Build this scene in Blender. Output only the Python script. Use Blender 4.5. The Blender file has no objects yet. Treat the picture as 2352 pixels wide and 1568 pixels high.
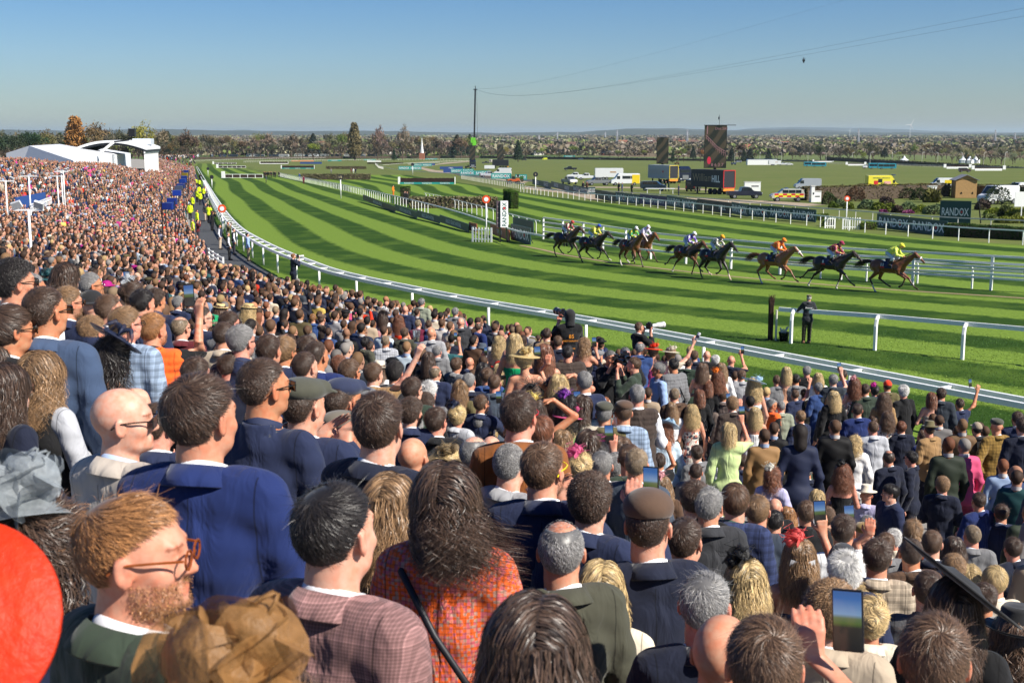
import bpy, bmesh, math, random
import numpy as np
from mathutils import Vector, Matrix, Euler
rnd = random.Random(7)
RS = np.random.RandomState(11)
R = math.radians
HAZE = True
S = bpy.context.scene
COL = S.collection
# ------------------------------------------------------------------ camera, sky, sun, exposure
HC = 7.6                       # eye height above the turf
F_, CX_, CY_, VH_ = 2940., 1176., 784., 310.
TH = math.atan((CY_-VH_)/F_)
cam = bpy.data.cameras.new('camera'); camo = bpy.data.objects.new('camera', cam); COL.objects.link(camo)
camo.location = (0,0, HC); camo.rotation_euler = (math.pi/2-TH, 0,0)
cam.lens = 45.0; cam.sensor_width = 36.0; cam.clip_start = .1; cam.clip_end = 60000
cam.dof.use_dof = True; cam.dof.focus_distance = 30.0; cam.dof.aperture_fstop = 11
S.camera = camo
SUN_EL, SUN_AZ = R(41), R(-31)     # azimuth measured from +X (picture right), negative = towards the viewer's side
W = bpy.data.worlds.new('World'); S.world = W; W.use_nodes = True
nt = W.node_tree
sky = nt.nodes.new('ShaderNodeTexSky'); sky.sky_type = 'NISHITA'; sky.sun_disc = False
sky.sun_elevation = SUN_EL; sky.sun_rotation = math.pi/2-SUN_AZ
sky.air_density = 1.0; sky.dust_density = .3; sky.ozone_density = 3.0; sky.altitude = 20
bg = nt.nodes['Background']; hs = nt.nodes.new('ShaderNodeHueSaturation'); hs.inputs['Saturation'].default_value = 1.35; hs.inputs['Value'].default_value = 1.0; nt.links.new(sky.outputs[0], hs.inputs['Color']); vm = nt.nodes.new('ShaderNodeVectorMath'); vm.operation = 'MULTIPLY'; vm.inputs[1].default_value = (.84,.97,1.24); nt.links.new(hs.outputs[0], vm.inputs[0]); nt.links.new(vm.outputs[0], bg.inputs[0]); bg.inputs[1].default_value = .05
sl = bpy.data.lights.new('sun', 'SUN'); sl.energy = 5.0; sl.angle = R(.5); sl.color = (1,.94,.84)
so = bpy.data.objects.new('sun', sl); COL.objects.link(so)
sd = Vector((math.cos(SUN_EL)*math.cos(SUN_AZ), math.cos(SUN_EL)*math.sin(SUN_AZ), math.sin(SUN_EL)))
so.rotation_euler = (-sd).to_track_quat('-Z', 'Y').to_euler()
S.view_settings.view_transform = 'Standard'; S.view_settings.look = 'None'
S.view_settings.exposure = .68; S.view_settings.gamma = 1
try:
 S.cycles.use_denoising = True; S.cycles.max_bounces = 6; S.cycles.transparent_max_bounces = 12
 S.cycles.volume_bounces = 0; S.cycles.diffuse_bounces = 3
except Exception: pass
def GZ(y):
 '''the land falls gently away beyond the near turn, then levels out'''
 return float(np.interp(y, [45,55,70,1000,1150,1400], [0,-.05,-.286,-13.6,-15,-15.6]))
def G(u, v, z=0.0):
 """point of the plane at height z that the photo shows at (u,v) (2352-wide pixels)"""
 a = (u-CX_)/F_; b = (CY_-v)/F_
 dy = math.cos(TH)+b*math.sin(TH); dz = -math.sin(TH)+b*math.cos(TH)
 t = (z-HC)/dz; zz = z
 if dy*t > 45 or t < 0:
  lo, hi = 40., 9000.
  for _ in range(50):
   m = (lo+hi)/2; zz = z+GZ(m)
   if (HC-zz)/m > -dz/dy: lo = m
   else: hi = m
  t = lo/dy; zz = z+GZ(lo)
 return Vector((a*t, dy*t, zz))
def ray(u, v):
 a = (u-CX_)/F_; b = (CY_-v)/F_
 return Vector((a, math.cos(TH)+b*math.sin(TH),-math.sin(TH)+b*math.cos(TH)))
def proj(p):
 x, y, z = p[0], p[1], p[2]-HC
 d = y*math.cos(TH)-z*math.sin(TH)
 if d < .05: return (-9999,-9999, d)
 return (CX_+F_*x/d, CY_-F_*(y*math.sin(TH)+z*math.cos(TH))/d, d)
# ------------------------------------------------------------------ object helpers
def tagd(o, label=None, cat=None, group=None, kind=None):
 if label: o['label'] = label
 if cat: o['category'] = cat
 if group: o['group'] = group
 if kind: o['kind'] = kind
 return o
def empty(name, loc, rz=0, label=None, cat=None, group=None):
 o = bpy.data.objects.new(name, None); COL.objects.link(o); loc = Vector(loc)
 if abs(loc.z) < 1e-6: loc.z = GZ(loc.y)
 o.location = loc; o.rotation_euler = (0,0, rz); o.empty_display_size = .2
 return tagd(o, label, cat, group)
def link(name, me, parent=None, color=None, loc=None, rot=None, scale=None):
 o = bpy.data.objects.new(name, me); COL.objects.link(o)
 if parent is not None: o.parent = parent
 if color is not None: o.color = tuple(color)+(1,) if len(color) == 3 else color
 if loc is not None: o.location = loc
 if rot is not None: o.rotation_euler = rot
 if scale is not None: o.scale = scale
 return o
def mesh_np(name, V, Fq, mat=None, smooth=True, attr=None, fmat=None):
 """fast mesh from arrays; Fq = (n,4) quads or (n,3) tris"""
 me = bpy.data.meshes.new(name)
 V = np.asarray(V, np.float32); Fq = np.asarray(Fq, np.int32); n, k = Fq.shape
 me.vertices.add(len(V)); me.vertices.foreach_set('co', V.ravel())
 me.loops.add(n*k); me.loops.foreach_set('vertex_index', Fq.ravel())
 me.polygons.add(n); me.polygons.foreach_set('loop_start', np.arange(0, n*k, k, dtype=np.int32))
 me.polygons.foreach_set('loop_total', np.full(n, k, np.int32))
 if smooth: me.polygons.foreach_set('use_smooth', np.ones(n, bool))
 if fmat is not None: me.polygons.foreach_set('material_index', np.asarray(fmat, np.int32))
 if attr is not None:
  for an, arr in attr.items():
   if arr.ndim == 1:
    a = me.attributes.new(an, 'FLOAT', 'POINT'); a.data.foreach_set('value', arr.astype(np.float32))
   else:
    a = me.attributes.new(an, 'FLOAT_COLOR', 'POINT')
    c = np.ones((len(V),4), np.float32); c[:, :3] = arr[:, :3]; a.data.foreach_set('color', c.ravel())
 me.update(calc_edges=True); me.validate()
 if mat is not None:
  for m in (mat if isinstance(mat, (list, tuple)) else [mat]): me.materials.append(m)
 return me
def copy_tree(o, parent=None):
 c = o.copy(); COL.objects.link(c); c.parent = parent
 for ch in o.children: copy_tree(ch, c)
 return c
class MB:
 """collects boxes, tubes and sheets into one mesh"""
 def __init__(s): s.v = []; s.f = []
 def add(s, vs, fs):
  b = len(s.v); s.v += [tuple(p) for p in vs]; s.f += [tuple(i+b for i in f) for f in fs]; return s
 def box(s, c, d, rz=0, rot=None):
  x, y, z = d[0]/2, d[1]/2, d[2]/2
  m = rot if rot is not None else Matrix.Rotation(rz, 3, 'Z'); c = Vector(c)
  vs = [c+m@Vector(p) for p in ((-x,-y,-z),(x,-y,-z),(x,y,-z),(-x,y,-z),(-x,-y,z),(x,-y,z),(x,y,z),(-x,y,z))]
  return s.add(vs, ((0,3,2,1),(4,5,6,7),(0,1,5,4),(1,2,6,5),(2,3,7,6),(3,0,4,7)))
 def bar(s, a, b, w, h=None, up=(0,0,1)):
  a = Vector(a); b = Vector(b); h = h or w; d = (b-a)
  if d.length < 1e-6: return s
  d.normalize(); u = Vector(up)
  if abs(d.dot(u)) > .99: u = Vector((1,0,0))
  r = d.cross(u).normalized(); u = r.cross(d)
  o = [(-1,-1),(1,-1),(1,1),(-1,1)]
  vs = [p+r*(i*w/2)+u*(j*h/2) for p in (a, b) for i, j in o]
  return s.add(vs, ((0,3,2,1),(4,5,6,7),(0,1,5,4),(1,2,6,5),(2,3,7,6),(3,0,4,7)))
 def tube(s, pts, r, n=6, cap=True):
  pts = [Vector(p) for p in pts]; rr = r if isinstance(r, (list, tuple)) else [r]*len(pts)
  vs = []; fs = []; ref = None
  for i, p in enumerate(pts):
   d = (pts[min(i+1, len(pts)-1)]-pts[max(i-1,0)])
   d = d.normalized() if d.length > 1e-7 else Vector((0,0,1))
   if ref is None or abs(d.dot(ref)) > .98: ref = Vector((0,0,1)) if abs(d.z) < .9 else Vector((1,0,0))
   a = d.cross(ref).normalized(); b = a.cross(d); ref = b
   for k in range(n):
    t = 2*math.pi*k/n; vs.append(p+(a*math.cos(t)+b*math.sin(t))*rr[i])
  for i in range(len(pts)-1):
   for k in range(n):
    k2 = (k+1) % n; fs.append((i*n+k, i*n+k2,(i+1)*n+k2,(i+1)*n+k))
  if cap: fs.append(tuple(range(n))[::-1]); fs.append(tuple((len(pts)-1)*n+k for k in range(n)))
  return s.add(vs, fs)
 def lathe(s, prof, n=20, c=(0,0,0), sx=1, sy=1):
  vs = []; fs = []
  for r_, z in prof:
   for k in range(n):
    t = 2*math.pi*k/n; vs.append((c[0]+r_*sx*math.cos(t), c[1]+r_*sy*math.sin(t), c[2]+z))
  for i in range(len(prof)-1):
   for k in range(n):
    k2 = (k+1) % n; fs.append((i*n+k, i*n+k2,(i+1)*n+k2,(i+1)*n+k))
  if prof[0][0] > 1e-4: fs.append(tuple(range(n))[::-1])
  if prof[-1][0] > 1e-4: fs.append(tuple((len(prof)-1)*n+k for k in range(n)))
  return s.add(vs, fs)
 def prism(s, poly, y0, y1, ax='y'):
  """poly (x,z) outline extruded along y"""
  n = len(poly); P = (lambda x, z, y: (x, y, z)) if ax == 'y' else (lambda x, z, y: (y, x, z)) if ax == 'x' else (lambda x, z, y: (x, z, y))
  vs = [P(x, z, y0) for x, z in poly]+[P(x, z, y1) for x, z in poly]
  fs = [tuple(range(n)), tuple(range(2*n-1, n-1,-1))]
  fs += [(i, n+i, n+(i+1) % n, (i+1) % n) for i in range(n)]
  return s.add(vs, fs)
 def quad(s, a, b, c, d): return s.add((a, b, c, d),((0,1,2,3),))
 def mesh(s, name, mat=None, smooth=False, bevel=0):
  me = bpy.data.meshes.new(name); me.from_pydata(s.v, [], s.f)
  bm = bmesh.new(); bm.from_mesh(me)
  if bevel > 0:
   bmesh.ops.bevel(bm, geom=[e for e in bm.edges if len(e.link_faces) == 2 and e.calc_face_angle(0) > .5], offset=bevel, segments=2, affect='EDGES', clamp_overlap=True)
  bmesh.ops.recalc_face_normals(bm, faces=bm.faces); bm.to_mesh(me); bm.free()
  if smooth:
   for p in me.polygons: p.use_smooth = True
  if mat is not None: me.materials.append(mat)
  me.update(); return me
 def obj(s, name, mat=None, parent=None, smooth=False, bevel=0, color=None, **k):
  return link(name, s.mesh(name, mat, smooth, bevel), parent, color, **k)
# ------------------------------------------------------------------ materials
MATS = {}
def nmat(name):
 m = bpy.data.materials.new(name); m.use_nodes = True
 return m, m.node_tree, m.node_tree.nodes['Principled BSDF']
def N(t, ty, **k):
 n = t.nodes.new(ty)
 for a, b in k.items(): setattr(n, a, b)
 return n
def plain(name, col, rough=.6, metal=0, noise=.12, scale=8, bump=0, spec=.4, coat=0, emit=None, estr=0, objcol=False, sheen=0):
 """principled with a little wear: value noise over the base colour"""
 if name in MATS: return MATS[name]
 m, t, b = nmat(name)
 b.inputs['Roughness'].default_value = rough; b.inputs['Metallic'].default_value = metal
 b.inputs['Specular IOR Level'].default_value = spec; b.inputs['Coat Weight'].default_value = coat
 b.inputs['Sheen Weight'].default_value = sheen
 tc = N(t, 'ShaderNodeTexCoord'); nz = N(t, 'ShaderNodeTexNoise'); nz.inputs['Scale'].default_value = scale
 nz.inputs['Detail'].default_value = 4
 t.links.new(tc.outputs['Object'], nz.inputs['Vector'])
 mr = N(t, 'ShaderNodeMapRange'); mr.inputs['To Min'].default_value = 1-noise; mr.inputs['To Max'].default_value = 1+noise
 t.links.new(nz.outputs['Fac'], mr.inputs['Value'])
 mx = N(t, 'ShaderNodeVectorMath', operation='SCALE'); t.links.new(mr.outputs[0], mx.inputs['Scale'])
 if objcol:
  oi = N(t, 'ShaderNodeObjectInfo'); t.links.new(oi.outputs['Color'], mx.inputs[0])
 else: mx.inputs[0].default_value = col[:3]
 t.links.new(mx.outputs[0], b.inputs['Base Color'])
 if bump:
  bp = N(t, 'ShaderNodeBump'); bp.inputs['Strength'].default_value = bump; bp.inputs['Distance'].default_value = .02
  t.links.new(nz.outputs['Fac'], bp.inputs['Height']); t.links.new(bp.outputs[0], b.inputs['Normal'])
 if emit: b.inputs['Emission Color'].default_value = tuple(emit)+(1,); b.inputs['Emission Strength'].default_value = estr
 MATS[name] = m; return m
WHITE = lambda: plain('white_paint', (.85,.85,.83),.35, noise=.06, scale=2.5)
def text_mesh(txt, h, mat, depth=.004, bold=0.0, squeeze=1.0, shear=0, width=None):
 c = bpy.data.curves.new('lettering', 'FONT'); c.body = txt; c.size = 1; c.extrude = 0; c.offset = bold; c.resolution_u = 2; c.shear = shear
 c.align_x = 'CENTER'; c.align_y = 'CENTER'
 o = bpy.data.objects.new('tmp_text', c); COL.objects.link(o)
 dg = bpy.context.evaluated_depsgraph_get(); me = bpy.data.meshes.new_from_object(o.evaluated_get(dg))
 bpy.data.objects.remove(o); bpy.data.curves.remove(c)
 n = len(me.vertices); co = np.empty(n*3, np.float32); me.vertices.foreach_get('co', co); co = co.reshape(-1,3)
 if n:
  mn, mx = co.min(0), co.max(0); k = h/max(mx[1]-mn[1], 1e-5)
  co -= (mn+mx)/2; co *= k; co[:, 0] *= squeeze if width is None else min(width/max((mx[0]-mn[0])*k, 1e-5),1.25)
  co = np.stack([co[:, 0], -np.zeros(n)-depth, co[:, 1]], 1)
  me.vertices.foreach_set('co', co.astype(np.float32).ravel()); me.update()
 me.materials.clear(); me.materials.append(mat); me.name = 'lettering'
 return me
# ------------------------------------------------------------------ implicit surfaces (for bodies)
class SDF:
 def __init__(s, xs, ys, zs):
  s.x, s.y, s.z = [np.asarray(a, np.float32) for a in (xs, ys, zs)]
  s.F = np.full((len(xs), len(ys), len(zs)),1.0, np.float32)
 def sl(s, lo, hi, pad):
  r = []
  for a, l, h in zip((s.x, s.y, s.z), lo, hi):
   i = max(np.searchsorted(a, l-pad)-1,0); j = min(np.searchsorted(a, h+pad)+1, len(a)); r.append(slice(i, max(j, i+1)))
  return tuple(r)
 def blend(s, q, d, k, op):
  f = s.F[q]
  if op == 'u':
   h = np.clip(.5+.5*(f-d)/k, 0,1); s.F[q] = f*(1-h)+d*h-k*h*(1-h)
  elif op == 's':
   d = -d; h = np.clip(.5-.5*(f-d)/k, 0,1); s.F[q] = f*(1-h)+d*h+k*h*(1-h)
 def xyz(s, q): return s.x[q[0]][:, None, None], s.y[q[1]][None, :, None], s.z[q[2]][None, None, :]
 def ell(s, c, r, k=.02, op='u', rot=None):
  m = max(r); q = s.sl([c[i]-m for i in range(3)], [c[i]+m for i in range(3)], .12+k)
  X, Y, Z = s.xyz(q); X, Y, Z = X-c[0], Y-c[1], Z-c[2]
  if rot is not None:
   M = np.array(Euler(rot).to_matrix().transposed()); X, Y, Z = [M[i, 0]*X+M[i, 1]*Y+M[i, 2]*Z for i in range(3)]
  a = np.sqrt((X/r[0])**2+(Y/r[1])**2+(Z/r[2])**2)+1e-6
  b = np.sqrt((X/r[0]**2)**2+(Y/r[1]**2)**2+(Z/r[2]**2)**2)+1e-6
  s.blend(q, np.clip(a*(a-1)/b, -.5,.5), k, op); return s
 def cap(s, a, b, r1, r2=None, k=.02, op='u', sq=None):
  r2 = r1 if r2 is None else r2; m = max(r1, r2)
  q = s.sl([min(a[i], b[i])-m for i in range(3)], [max(a[i], b[i])+m for i in range(3)], .1+k)
  X, Y, Z = s.xyz(q); d = [b[i]-a[i] for i in range(3)]; L = sum(e*e for e in d)+1e-9
  t = np.clip(((X-a[0])*d[0]+(Y-a[1])*d[1]+(Z-a[2])*d[2])/L, 0,1)
  D = np.sqrt((X-a[0]-d[0]*t)**2+(Y-a[1]-d[1]*t)**2+(Z-a[2]-d[2]*t)**2)-(r1+(r2-r1)*t)
  s.blend(q, D, k, op); return s
 def chain(s, pts, rs, k=.02):
  for i in range(len(pts)-1): s.cap(pts[i], pts[i+1], rs[i], rs[i+1], k)
  return s
 def mask(s, fn):
  X, Y, Z = s.x[:, None, None], s.y[None, :, None], s.z[None, None, :]
  s.F = np.maximum(s.F, fn(X, Y, Z).astype(np.float32)); return s
 def disp(s, fn):
  X, Y, Z = s.x[:, None, None], s.y[None, :, None], s.z[None, None, :]
  s.F = s.F+fn(X, Y, Z).astype(np.float32); return s
 def mesh(s):
  F = s.F; I = F < 0
  c = [I[i:F.shape[0]-1+i, j:F.shape[1]-1+j, k:F.shape[2]-1+k] for i in (0,1) for j in (0,1) for k in (0,1)]
  a = np.zeros(c[0].shape, np.int8)
  for e in c: a += e
  act = (a > 0) & (a < 8); idx = np.argwhere(act); n = len(idx)
  vid = np.full(act.shape, -1, np.int32); vid[act] = np.arange(n)
  i, j, k = idx.T
  P = np.stack([np.stack([s.x[i+o[0]], s.y[j+o[1]], s.z[k+o[2]]], 1) for o in ((0,0,0),(0,0,1),(0,1,0),(0,1,1),(1,0,0),(1,0,1),(1,1,0),(1,1,1))], 1)
  Fv = np.stack([F[i+o[0], j+o[1], k+o[2]] for o in ((0,0,0),(0,0,1),(0,1,0),(0,1,1),(1,0,0),(1,0,1),(1,1,0),(1,1,1))], 1)
  acc = np.zeros((n, 3), np.float32); cnt = np.zeros((n, 1), np.float32)
  for p, q in ((0,1),(2,3),(4,5),(6,7),(0,2),(1,3),(4,6),(5,7),(0,4),(1,5),(2,6),(3,7)):
   fa, fb = Fv[:, p], Fv[:, q]; m = (fa < 0) != (fb < 0)
   t = np.where(m, fa/(fa-fb+1e-12),0)[:, None]; acc += np.where(m[:, None], P[:, p]+(P[:, q]-P[:, p])*t, 0); cnt += m[:, None]
  V = acc/np.maximum(cnt, 1); Q = []
  e = I[:-1,1:-1,1:-1] != I[1:, 1:-1,1:-1]; w = np.argwhere(e); f = I[:-1,1:-1,1:-1][e]
  x, y, z = w.T; q = np.stack([vid[x, y, z], vid[x, y+1, z], vid[x, y+1, z+1], vid[x, y, z+1]], 1); q[~f] = q[~f][:, ::-1]; Q.append(q)
  e = I[1:-1, :-1,1:-1] != I[1:-1,1:, 1:-1]; w = np.argwhere(e); f = I[1:-1, :-1,1:-1][e]
  x, y, z = w.T; q = np.stack([vid[x, y, z], vid[x, y, z+1], vid[x+1, y, z+1], vid[x+1, y, z]], 1); q[~f] = q[~f][:, ::-1]; Q.append(q)
  e = I[1:-1,1:-1, :-1] != I[1:-1,1:-1,1:]; w = np.argwhere(e); f = I[1:-1,1:-1, :-1][e]
  x, y, z = w.T; q = np.stack([vid[x, y, z], vid[x+1, y, z], vid[x+1, y+1, z], vid[x, y+1, z]], 1); q[~f] = q[~f][:, ::-1]; Q.append(q)
  Q = np.concatenate(Q); Q = Q[(Q >= 0).all(1)]
  A = np.zeros_like(V); C = np.zeros((len(V),1), np.float32)
  for p, r_ in ((0,1),(1,2),(2,3),(3,0)):
   np.add.at(A, Q[:, p], V[Q[:, r_]]); np.add.at(C, Q[:, p], 1)
  return V*.6+.4*A/np.maximum(C, 1), Q
def axis(lo, hi, coarse, fl=None, fh=None, fine=None):
 if fl is None: return np.arange(lo, hi+coarse, coarse)
 return np.unique(np.round(np.concatenate([np.arange(lo, fl, coarse), np.arange(fl, fh, fine), np.arange(fh, hi+coarse, coarse)]),5))
def vnoise(x, y, z, s=1.0):
 """cheap smooth pseudo-noise in [-1,1]"""
 return (np.sin(x*1.7*s+y*2.3*s+1.3)*np.sin(y*1.9*s-z*2.1*s+.7)+np.sin(z*2.7*s+x*1.1*s)*np.sin(x*3.1*s-y*1.3*s+2.1))*.5
# ================================================================== people: materials
def attr_mat(name, rough=.5, spec=.35, extra=None, attr='tint'):
 m, t, b = nmat(name); b.inputs['Roughness'].default_value = rough; b.inputs['Specular IOR Level'].default_value = spec
 oi = N(t, 'ShaderNodeObjectInfo'); at = N(t, 'ShaderNodeAttribute'); at.attribute_name = attr
 mx = N(t, 'ShaderNodeVectorMath', operation='MULTIPLY'); t.links.new(oi.outputs['Color'], mx.inputs[0]); t.links.new(at.outputs['Color'], mx.inputs[1])
 tc = N(t, 'ShaderNodeTexCoord'); nz = N(t, 'ShaderNodeTexNoise'); nz.inputs['Scale'].default_value = 14; nz.inputs['Detail'].default_value = 5
 ad = N(t, 'ShaderNodeVectorMath', operation='ADD'); cm = N(t, 'ShaderNodeCombineXYZ')
 t.links.new(oi.outputs['Random'], cm.inputs[0]); t.links.new(tc.outputs['Object'], ad.inputs[0]); t.links.new(cm.outputs[0], ad.inputs[1])
 t.links.new(ad.outputs[0], nz.inputs['Vector'])
 mr = N(t, 'ShaderNodeMapRange'); mr.inputs['To Min'].default_value = .78; mr.inputs['To Max'].default_value = 1.2; t.links.new(nz.outputs['Fac'], mr.inputs['Value'])
 m2 = N(t, 'ShaderNodeVectorMath', operation='SCALE'); t.links.new(mx.outputs[0], m2.inputs[0]); t.links.new(mr.outputs[0], m2.inputs['Scale'])
 t.links.new(m2.outputs[0], b.inputs['Base Color'])
 return m, t, b, nz
SKIN, t_, b_, nz_ = attr_mat('skin', .5,.35)
n2 = N(t_, 'ShaderNodeTexNoise'); n2.inputs['Scale'].default_value = 38; n2.inputs['Detail'].default_value = 7; t_.links.new(nz_.inputs['Vector'].links[0].from_socket, n2.inputs['Vector'])
m2 = N(t_, 'ShaderNodeMapRange'); m2.inputs['From Min'].default_value = .35; m2.inputs['From Max'].default_value = .7; t_.links.new(n2.outputs['Fac'], m2.inputs['Value'])
mm = N(t_, 'ShaderNodeMix', data_type='RGBA', blend_type='MULTIPLY'); mm.inputs[7].default_value = (1,.70,.60,1); t_.links.new(m2.outputs[0], mm.inputs[0]); t_.links.new(b_.inputs['Base Color'].links[0].from_socket, mm.inputs[6]); t_.links.new(mm.outputs[2], b_.inputs['Base Color'])
bp = N(t_, 'ShaderNodeBump'); bp.inputs['Strength'].default_value = .35; bp.inputs['Distance'].default_value = .004; t_.links.new(n2.outputs['Fac'], bp.inputs['Height']); t_.links.new(bp.outputs[0], b_.inputs['Normal'])
b_.inputs['Subsurface Weight'].default_value = 0
HAIR, t_, b_, nz_ = attr_mat('hair_strands', .4,.4); b_.inputs['Sheen Weight'].default_value = .1
def cloth(name, kind='plain', rough=.85):
 """woven cloth in the object's colour, with the pattern the kind asks for"""
 if name in MATS: return MATS[name]
 m, t, b = nmat(name); b.inputs['Roughness'].default_value = rough; b.inputs['Specular IOR Level'].default_value = .18; b.inputs['Sheen Weight'].default_value = .12
 oi = N(t, 'ShaderNodeObjectInfo'); tc = N(t, 'ShaderNodeTexCoord'); col = oi.outputs['Color']
 sep = N(t, 'ShaderNodeSeparateXYZ'); t.links.new(tc.outputs['Object'], sep.inputs[0])
 def stripes(src, freq, lo, hi, duty=.15):
  mu = N(t, 'ShaderNodeMath', operation='MULTIPLY'); mu.inputs[1].default_value = freq; t.links.new(src, mu.inputs[0])
  fr = N(t, 'ShaderNodeMath', operation='FRACT'); t.links.new(mu.outputs[0], fr.inputs[0])
  ls = N(t, 'ShaderNodeMath', operation='LESS_THAN'); ls.inputs[1].default_value = duty; t.links.new(fr.outputs[0], ls.inputs[0])
  mr = N(t, 'ShaderNodeMapRange'); mr.inputs['To Min'].default_value = lo; mr.inputs['To Max'].default_value = hi; t.links.new(ls.outputs[0], mr.inputs['Value']); return mr.outputs[0]
 def mulc(c, f):
  v = N(t, 'ShaderNodeVectorMath', operation='SCALE'); t.links.new(c, v.inputs[0]); t.links.new(f, v.inputs['Scale']); return v.outputs[0]
 nz = N(t, 'ShaderNodeTexNoise'); nz.inputs['Scale'].default_value = 7; nz.inputs['Detail'].default_value = 6; t.links.new(tc.outputs['Object'], nz.inputs['Vector'])
 mr = N(t, 'ShaderNodeMapRange'); mr.inputs['To Min'].default_value = .82; mr.inputs['To Max'].default_value = 1.16; t.links.new(nz.outputs['Fac'], mr.inputs['Value'])
 col = mulc(col, mr.outputs[0])
 if kind == 'check':
  for src in (sep.outputs[0], sep.outputs[2]): col = mulc(mulc(col, stripes(src, 22,1,1.5,.12)), stripes(src, 22,1,.75,.55))
 if kind == 'fine':
  for src in (sep.outputs[0], sep.outputs[2]): col = mulc(mulc(col, stripes(src, 130,.85,1.15,.4)), stripes(src, 13,1,1.35,.1))
 if kind == 'pin': col = mulc(col, stripes(sep.outputs[0], 45,1,.55,.3))
 if kind == 'tweed':
  n2 = N(t, 'ShaderNodeTexNoise'); n2.inputs['Scale'].default_value = 90; t.links.new(tc.outputs['Object'], n2.inputs['Vector'])
  m3 = N(t, 'ShaderNodeMapRange'); m3.inputs['From Min'].default_value = .35; m3.inputs['From Max'].default_value = .65; m3.inputs['To Min'].default_value = .55; m3.inputs['To Max'].default_value = 1.5
  t.links.new(n2.outputs['Fac'], m3.inputs['Value']); col = mulc(col, m3.outputs[0])
 if kind in ('orange_tweed', 'floral', 'camo'):
  vo = N(t, 'ShaderNodeTexVoronoi'); vo.inputs['Scale'].default_value = {'orange_tweed': 100, 'floral': 26, 'camo': 22}[kind]; t.links.new(tc.outputs['Object'], vo.inputs['Vector'])
  if kind == 'orange_tweed': vo.inputs['Randomness'].default_value = .25
  rp = N(t, 'ShaderNodeValToRGB'); rp.color_ramp.interpolation = 'CONSTANT'; e = rp.color_ramp.elements
  pal = {'orange_tweed': [(0,(.85,.13,.02)),(.4,(.62,.13,.15)),(.65,(.7,.2,.13)),(.85,(.5,.27,.2))], 'floral': [(0,(.75,.68,.58)),(.4,(.05,.05,.07)),(.6,(.5,.2,.15)),(.8,(.7,.65,.55))], 'camo': [(0,(.35,.28,.2)),(.4,(.2,.15,.1)),(.7,(.5,.42,.3))]}[kind]
  e[0].position = 0; e[0].color = pal[0][1]+(1,); e[1].position = pal[1][0]; e[1].color = pal[1][1]+(1,)
  for p_, c_ in pal[2:]: q = e.new(p_); q.color = c_+(1,)
  sc = N(t, 'ShaderNodeSeparateColor'); t.links.new(vo.outputs['Color'], sc.inputs[0]); t.links.new(sc.outputs[0], rp.inputs[0]); col = rp.outputs[0]
  if kind == 'orange_tweed':
   for src in (sep.outputs[0], sep.outputs[2]): col = mulc(col, stripes(src, 62,1,.74,.3))
 if kind == 'bands': col = mulc(col, stripes(sep.outputs[2], 9,1,.35,.45))
 if kind == 'zig': col = mulc(col, stripes(sep.outputs[2], 60,.8,1.3,.5))
 ab = N(t, 'ShaderNodeMath', operation='ABSOLUTE'); t.links.new(sep.outputs[0], ab.inputs[0])
 def ring(src, c, w, zlo, zhi, k):
  d_ = N(t, 'ShaderNodeMath', operation='COMPARE'); d_.inputs[1].default_value = c; d_.inputs[2].default_value = w; t.links.new(src, d_.inputs[0])
  z1 = N(t, 'ShaderNodeMath', operation='COMPARE'); z1.inputs[1].default_value = (zlo+zhi)/2; z1.inputs[2].default_value = (zhi-zlo)/2; t.links.new(sep.outputs[2], z1.inputs[0])
  m_ = N(t, 'ShaderNodeMath', operation='MULTIPLY'); t.links.new(d_.outputs[0], m_.inputs[0]); t.links.new(z1.outputs[0], m_.inputs[1])
  q_ = N(t, 'ShaderNodeMapRange'); q_.inputs['To Min'].default_value = 1; q_.inputs['To Max'].default_value = k; t.links.new(m_.outputs[0], q_.inputs['Value']); return q_.outputs[0]
 rd = N(t, 'ShaderNodeVectorMath', operation='DISTANCE'); fl_ = N(t, 'ShaderNodeCombineXYZ'); t.links.new(sep.outputs[0], fl_.inputs[0]); t.links.new(sep.outputs[1], fl_.inputs[1]); t.links.new(fl_.outputs[0], rd.inputs[0]); rd.inputs[1].default_value = (0,-.02,0)
 if kind not in ('floral', 'bands', 'camo'):      # centre back seam, collar edge and armhole seams
  col = mulc(col, ring(ab.outputs[0], 0,.0022,.6,1.47,.45)); col = mulc(col, ring(ab.outputs[0], .176,.0024,1.22,1.52,.45))
 t.links.new(col, b.inputs['Base Color'])
 bp = N(t, 'ShaderNodeBump'); bp.inputs['Strength'].default_value = 1; bp.inputs['Distance'].default_value = .022
 mp = N(t, 'ShaderNodeMapping'); mp.inputs['Scale'].default_value = (5,5,2.2); mp.inputs['Rotation'].default_value = (.3,.5,0); t.links.new(tc.outputs['Object'], mp.inputs[0])
 n3 = N(t, 'ShaderNodeTexNoise'); n3.inputs['Scale'].default_value = 1.6; n3.inputs['Detail'].default_value = 3; n3.inputs['Distortion'].default_value = 1.2; t.links.new(mp.outputs[0], n3.inputs['Vector'])
 t.links.new(n3.outputs['Fac'], bp.inputs['Height']); t.links.new(bp.outputs[0], b.inputs['Normal'])
 MATS[name] = m; return m
CL = {k: cloth('cloth_'+k, k) for k in ('plain', 'check', 'fine', 'pin', 'tweed', 'orange_tweed', 'floral', 'camo', 'bands', 'zig')}
CL['silk'] = cloth('cloth_silk', 'plain', .35)
COLLAR = plain('shirt_cotton', (.8,.8,.8),.8, objcol=True, noise=.05)
LENS = plain('dark_lens', (.012,.012,.015),.08, spec=.8)
GLOSSY = plain('black_plastic', (.015,.015,.018),.25, noise=.2)
STRAW = plain('straw_weave', (.5,.4,.2),.7, objcol=True, noise=.3, scale=60, bump=.4)
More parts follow.
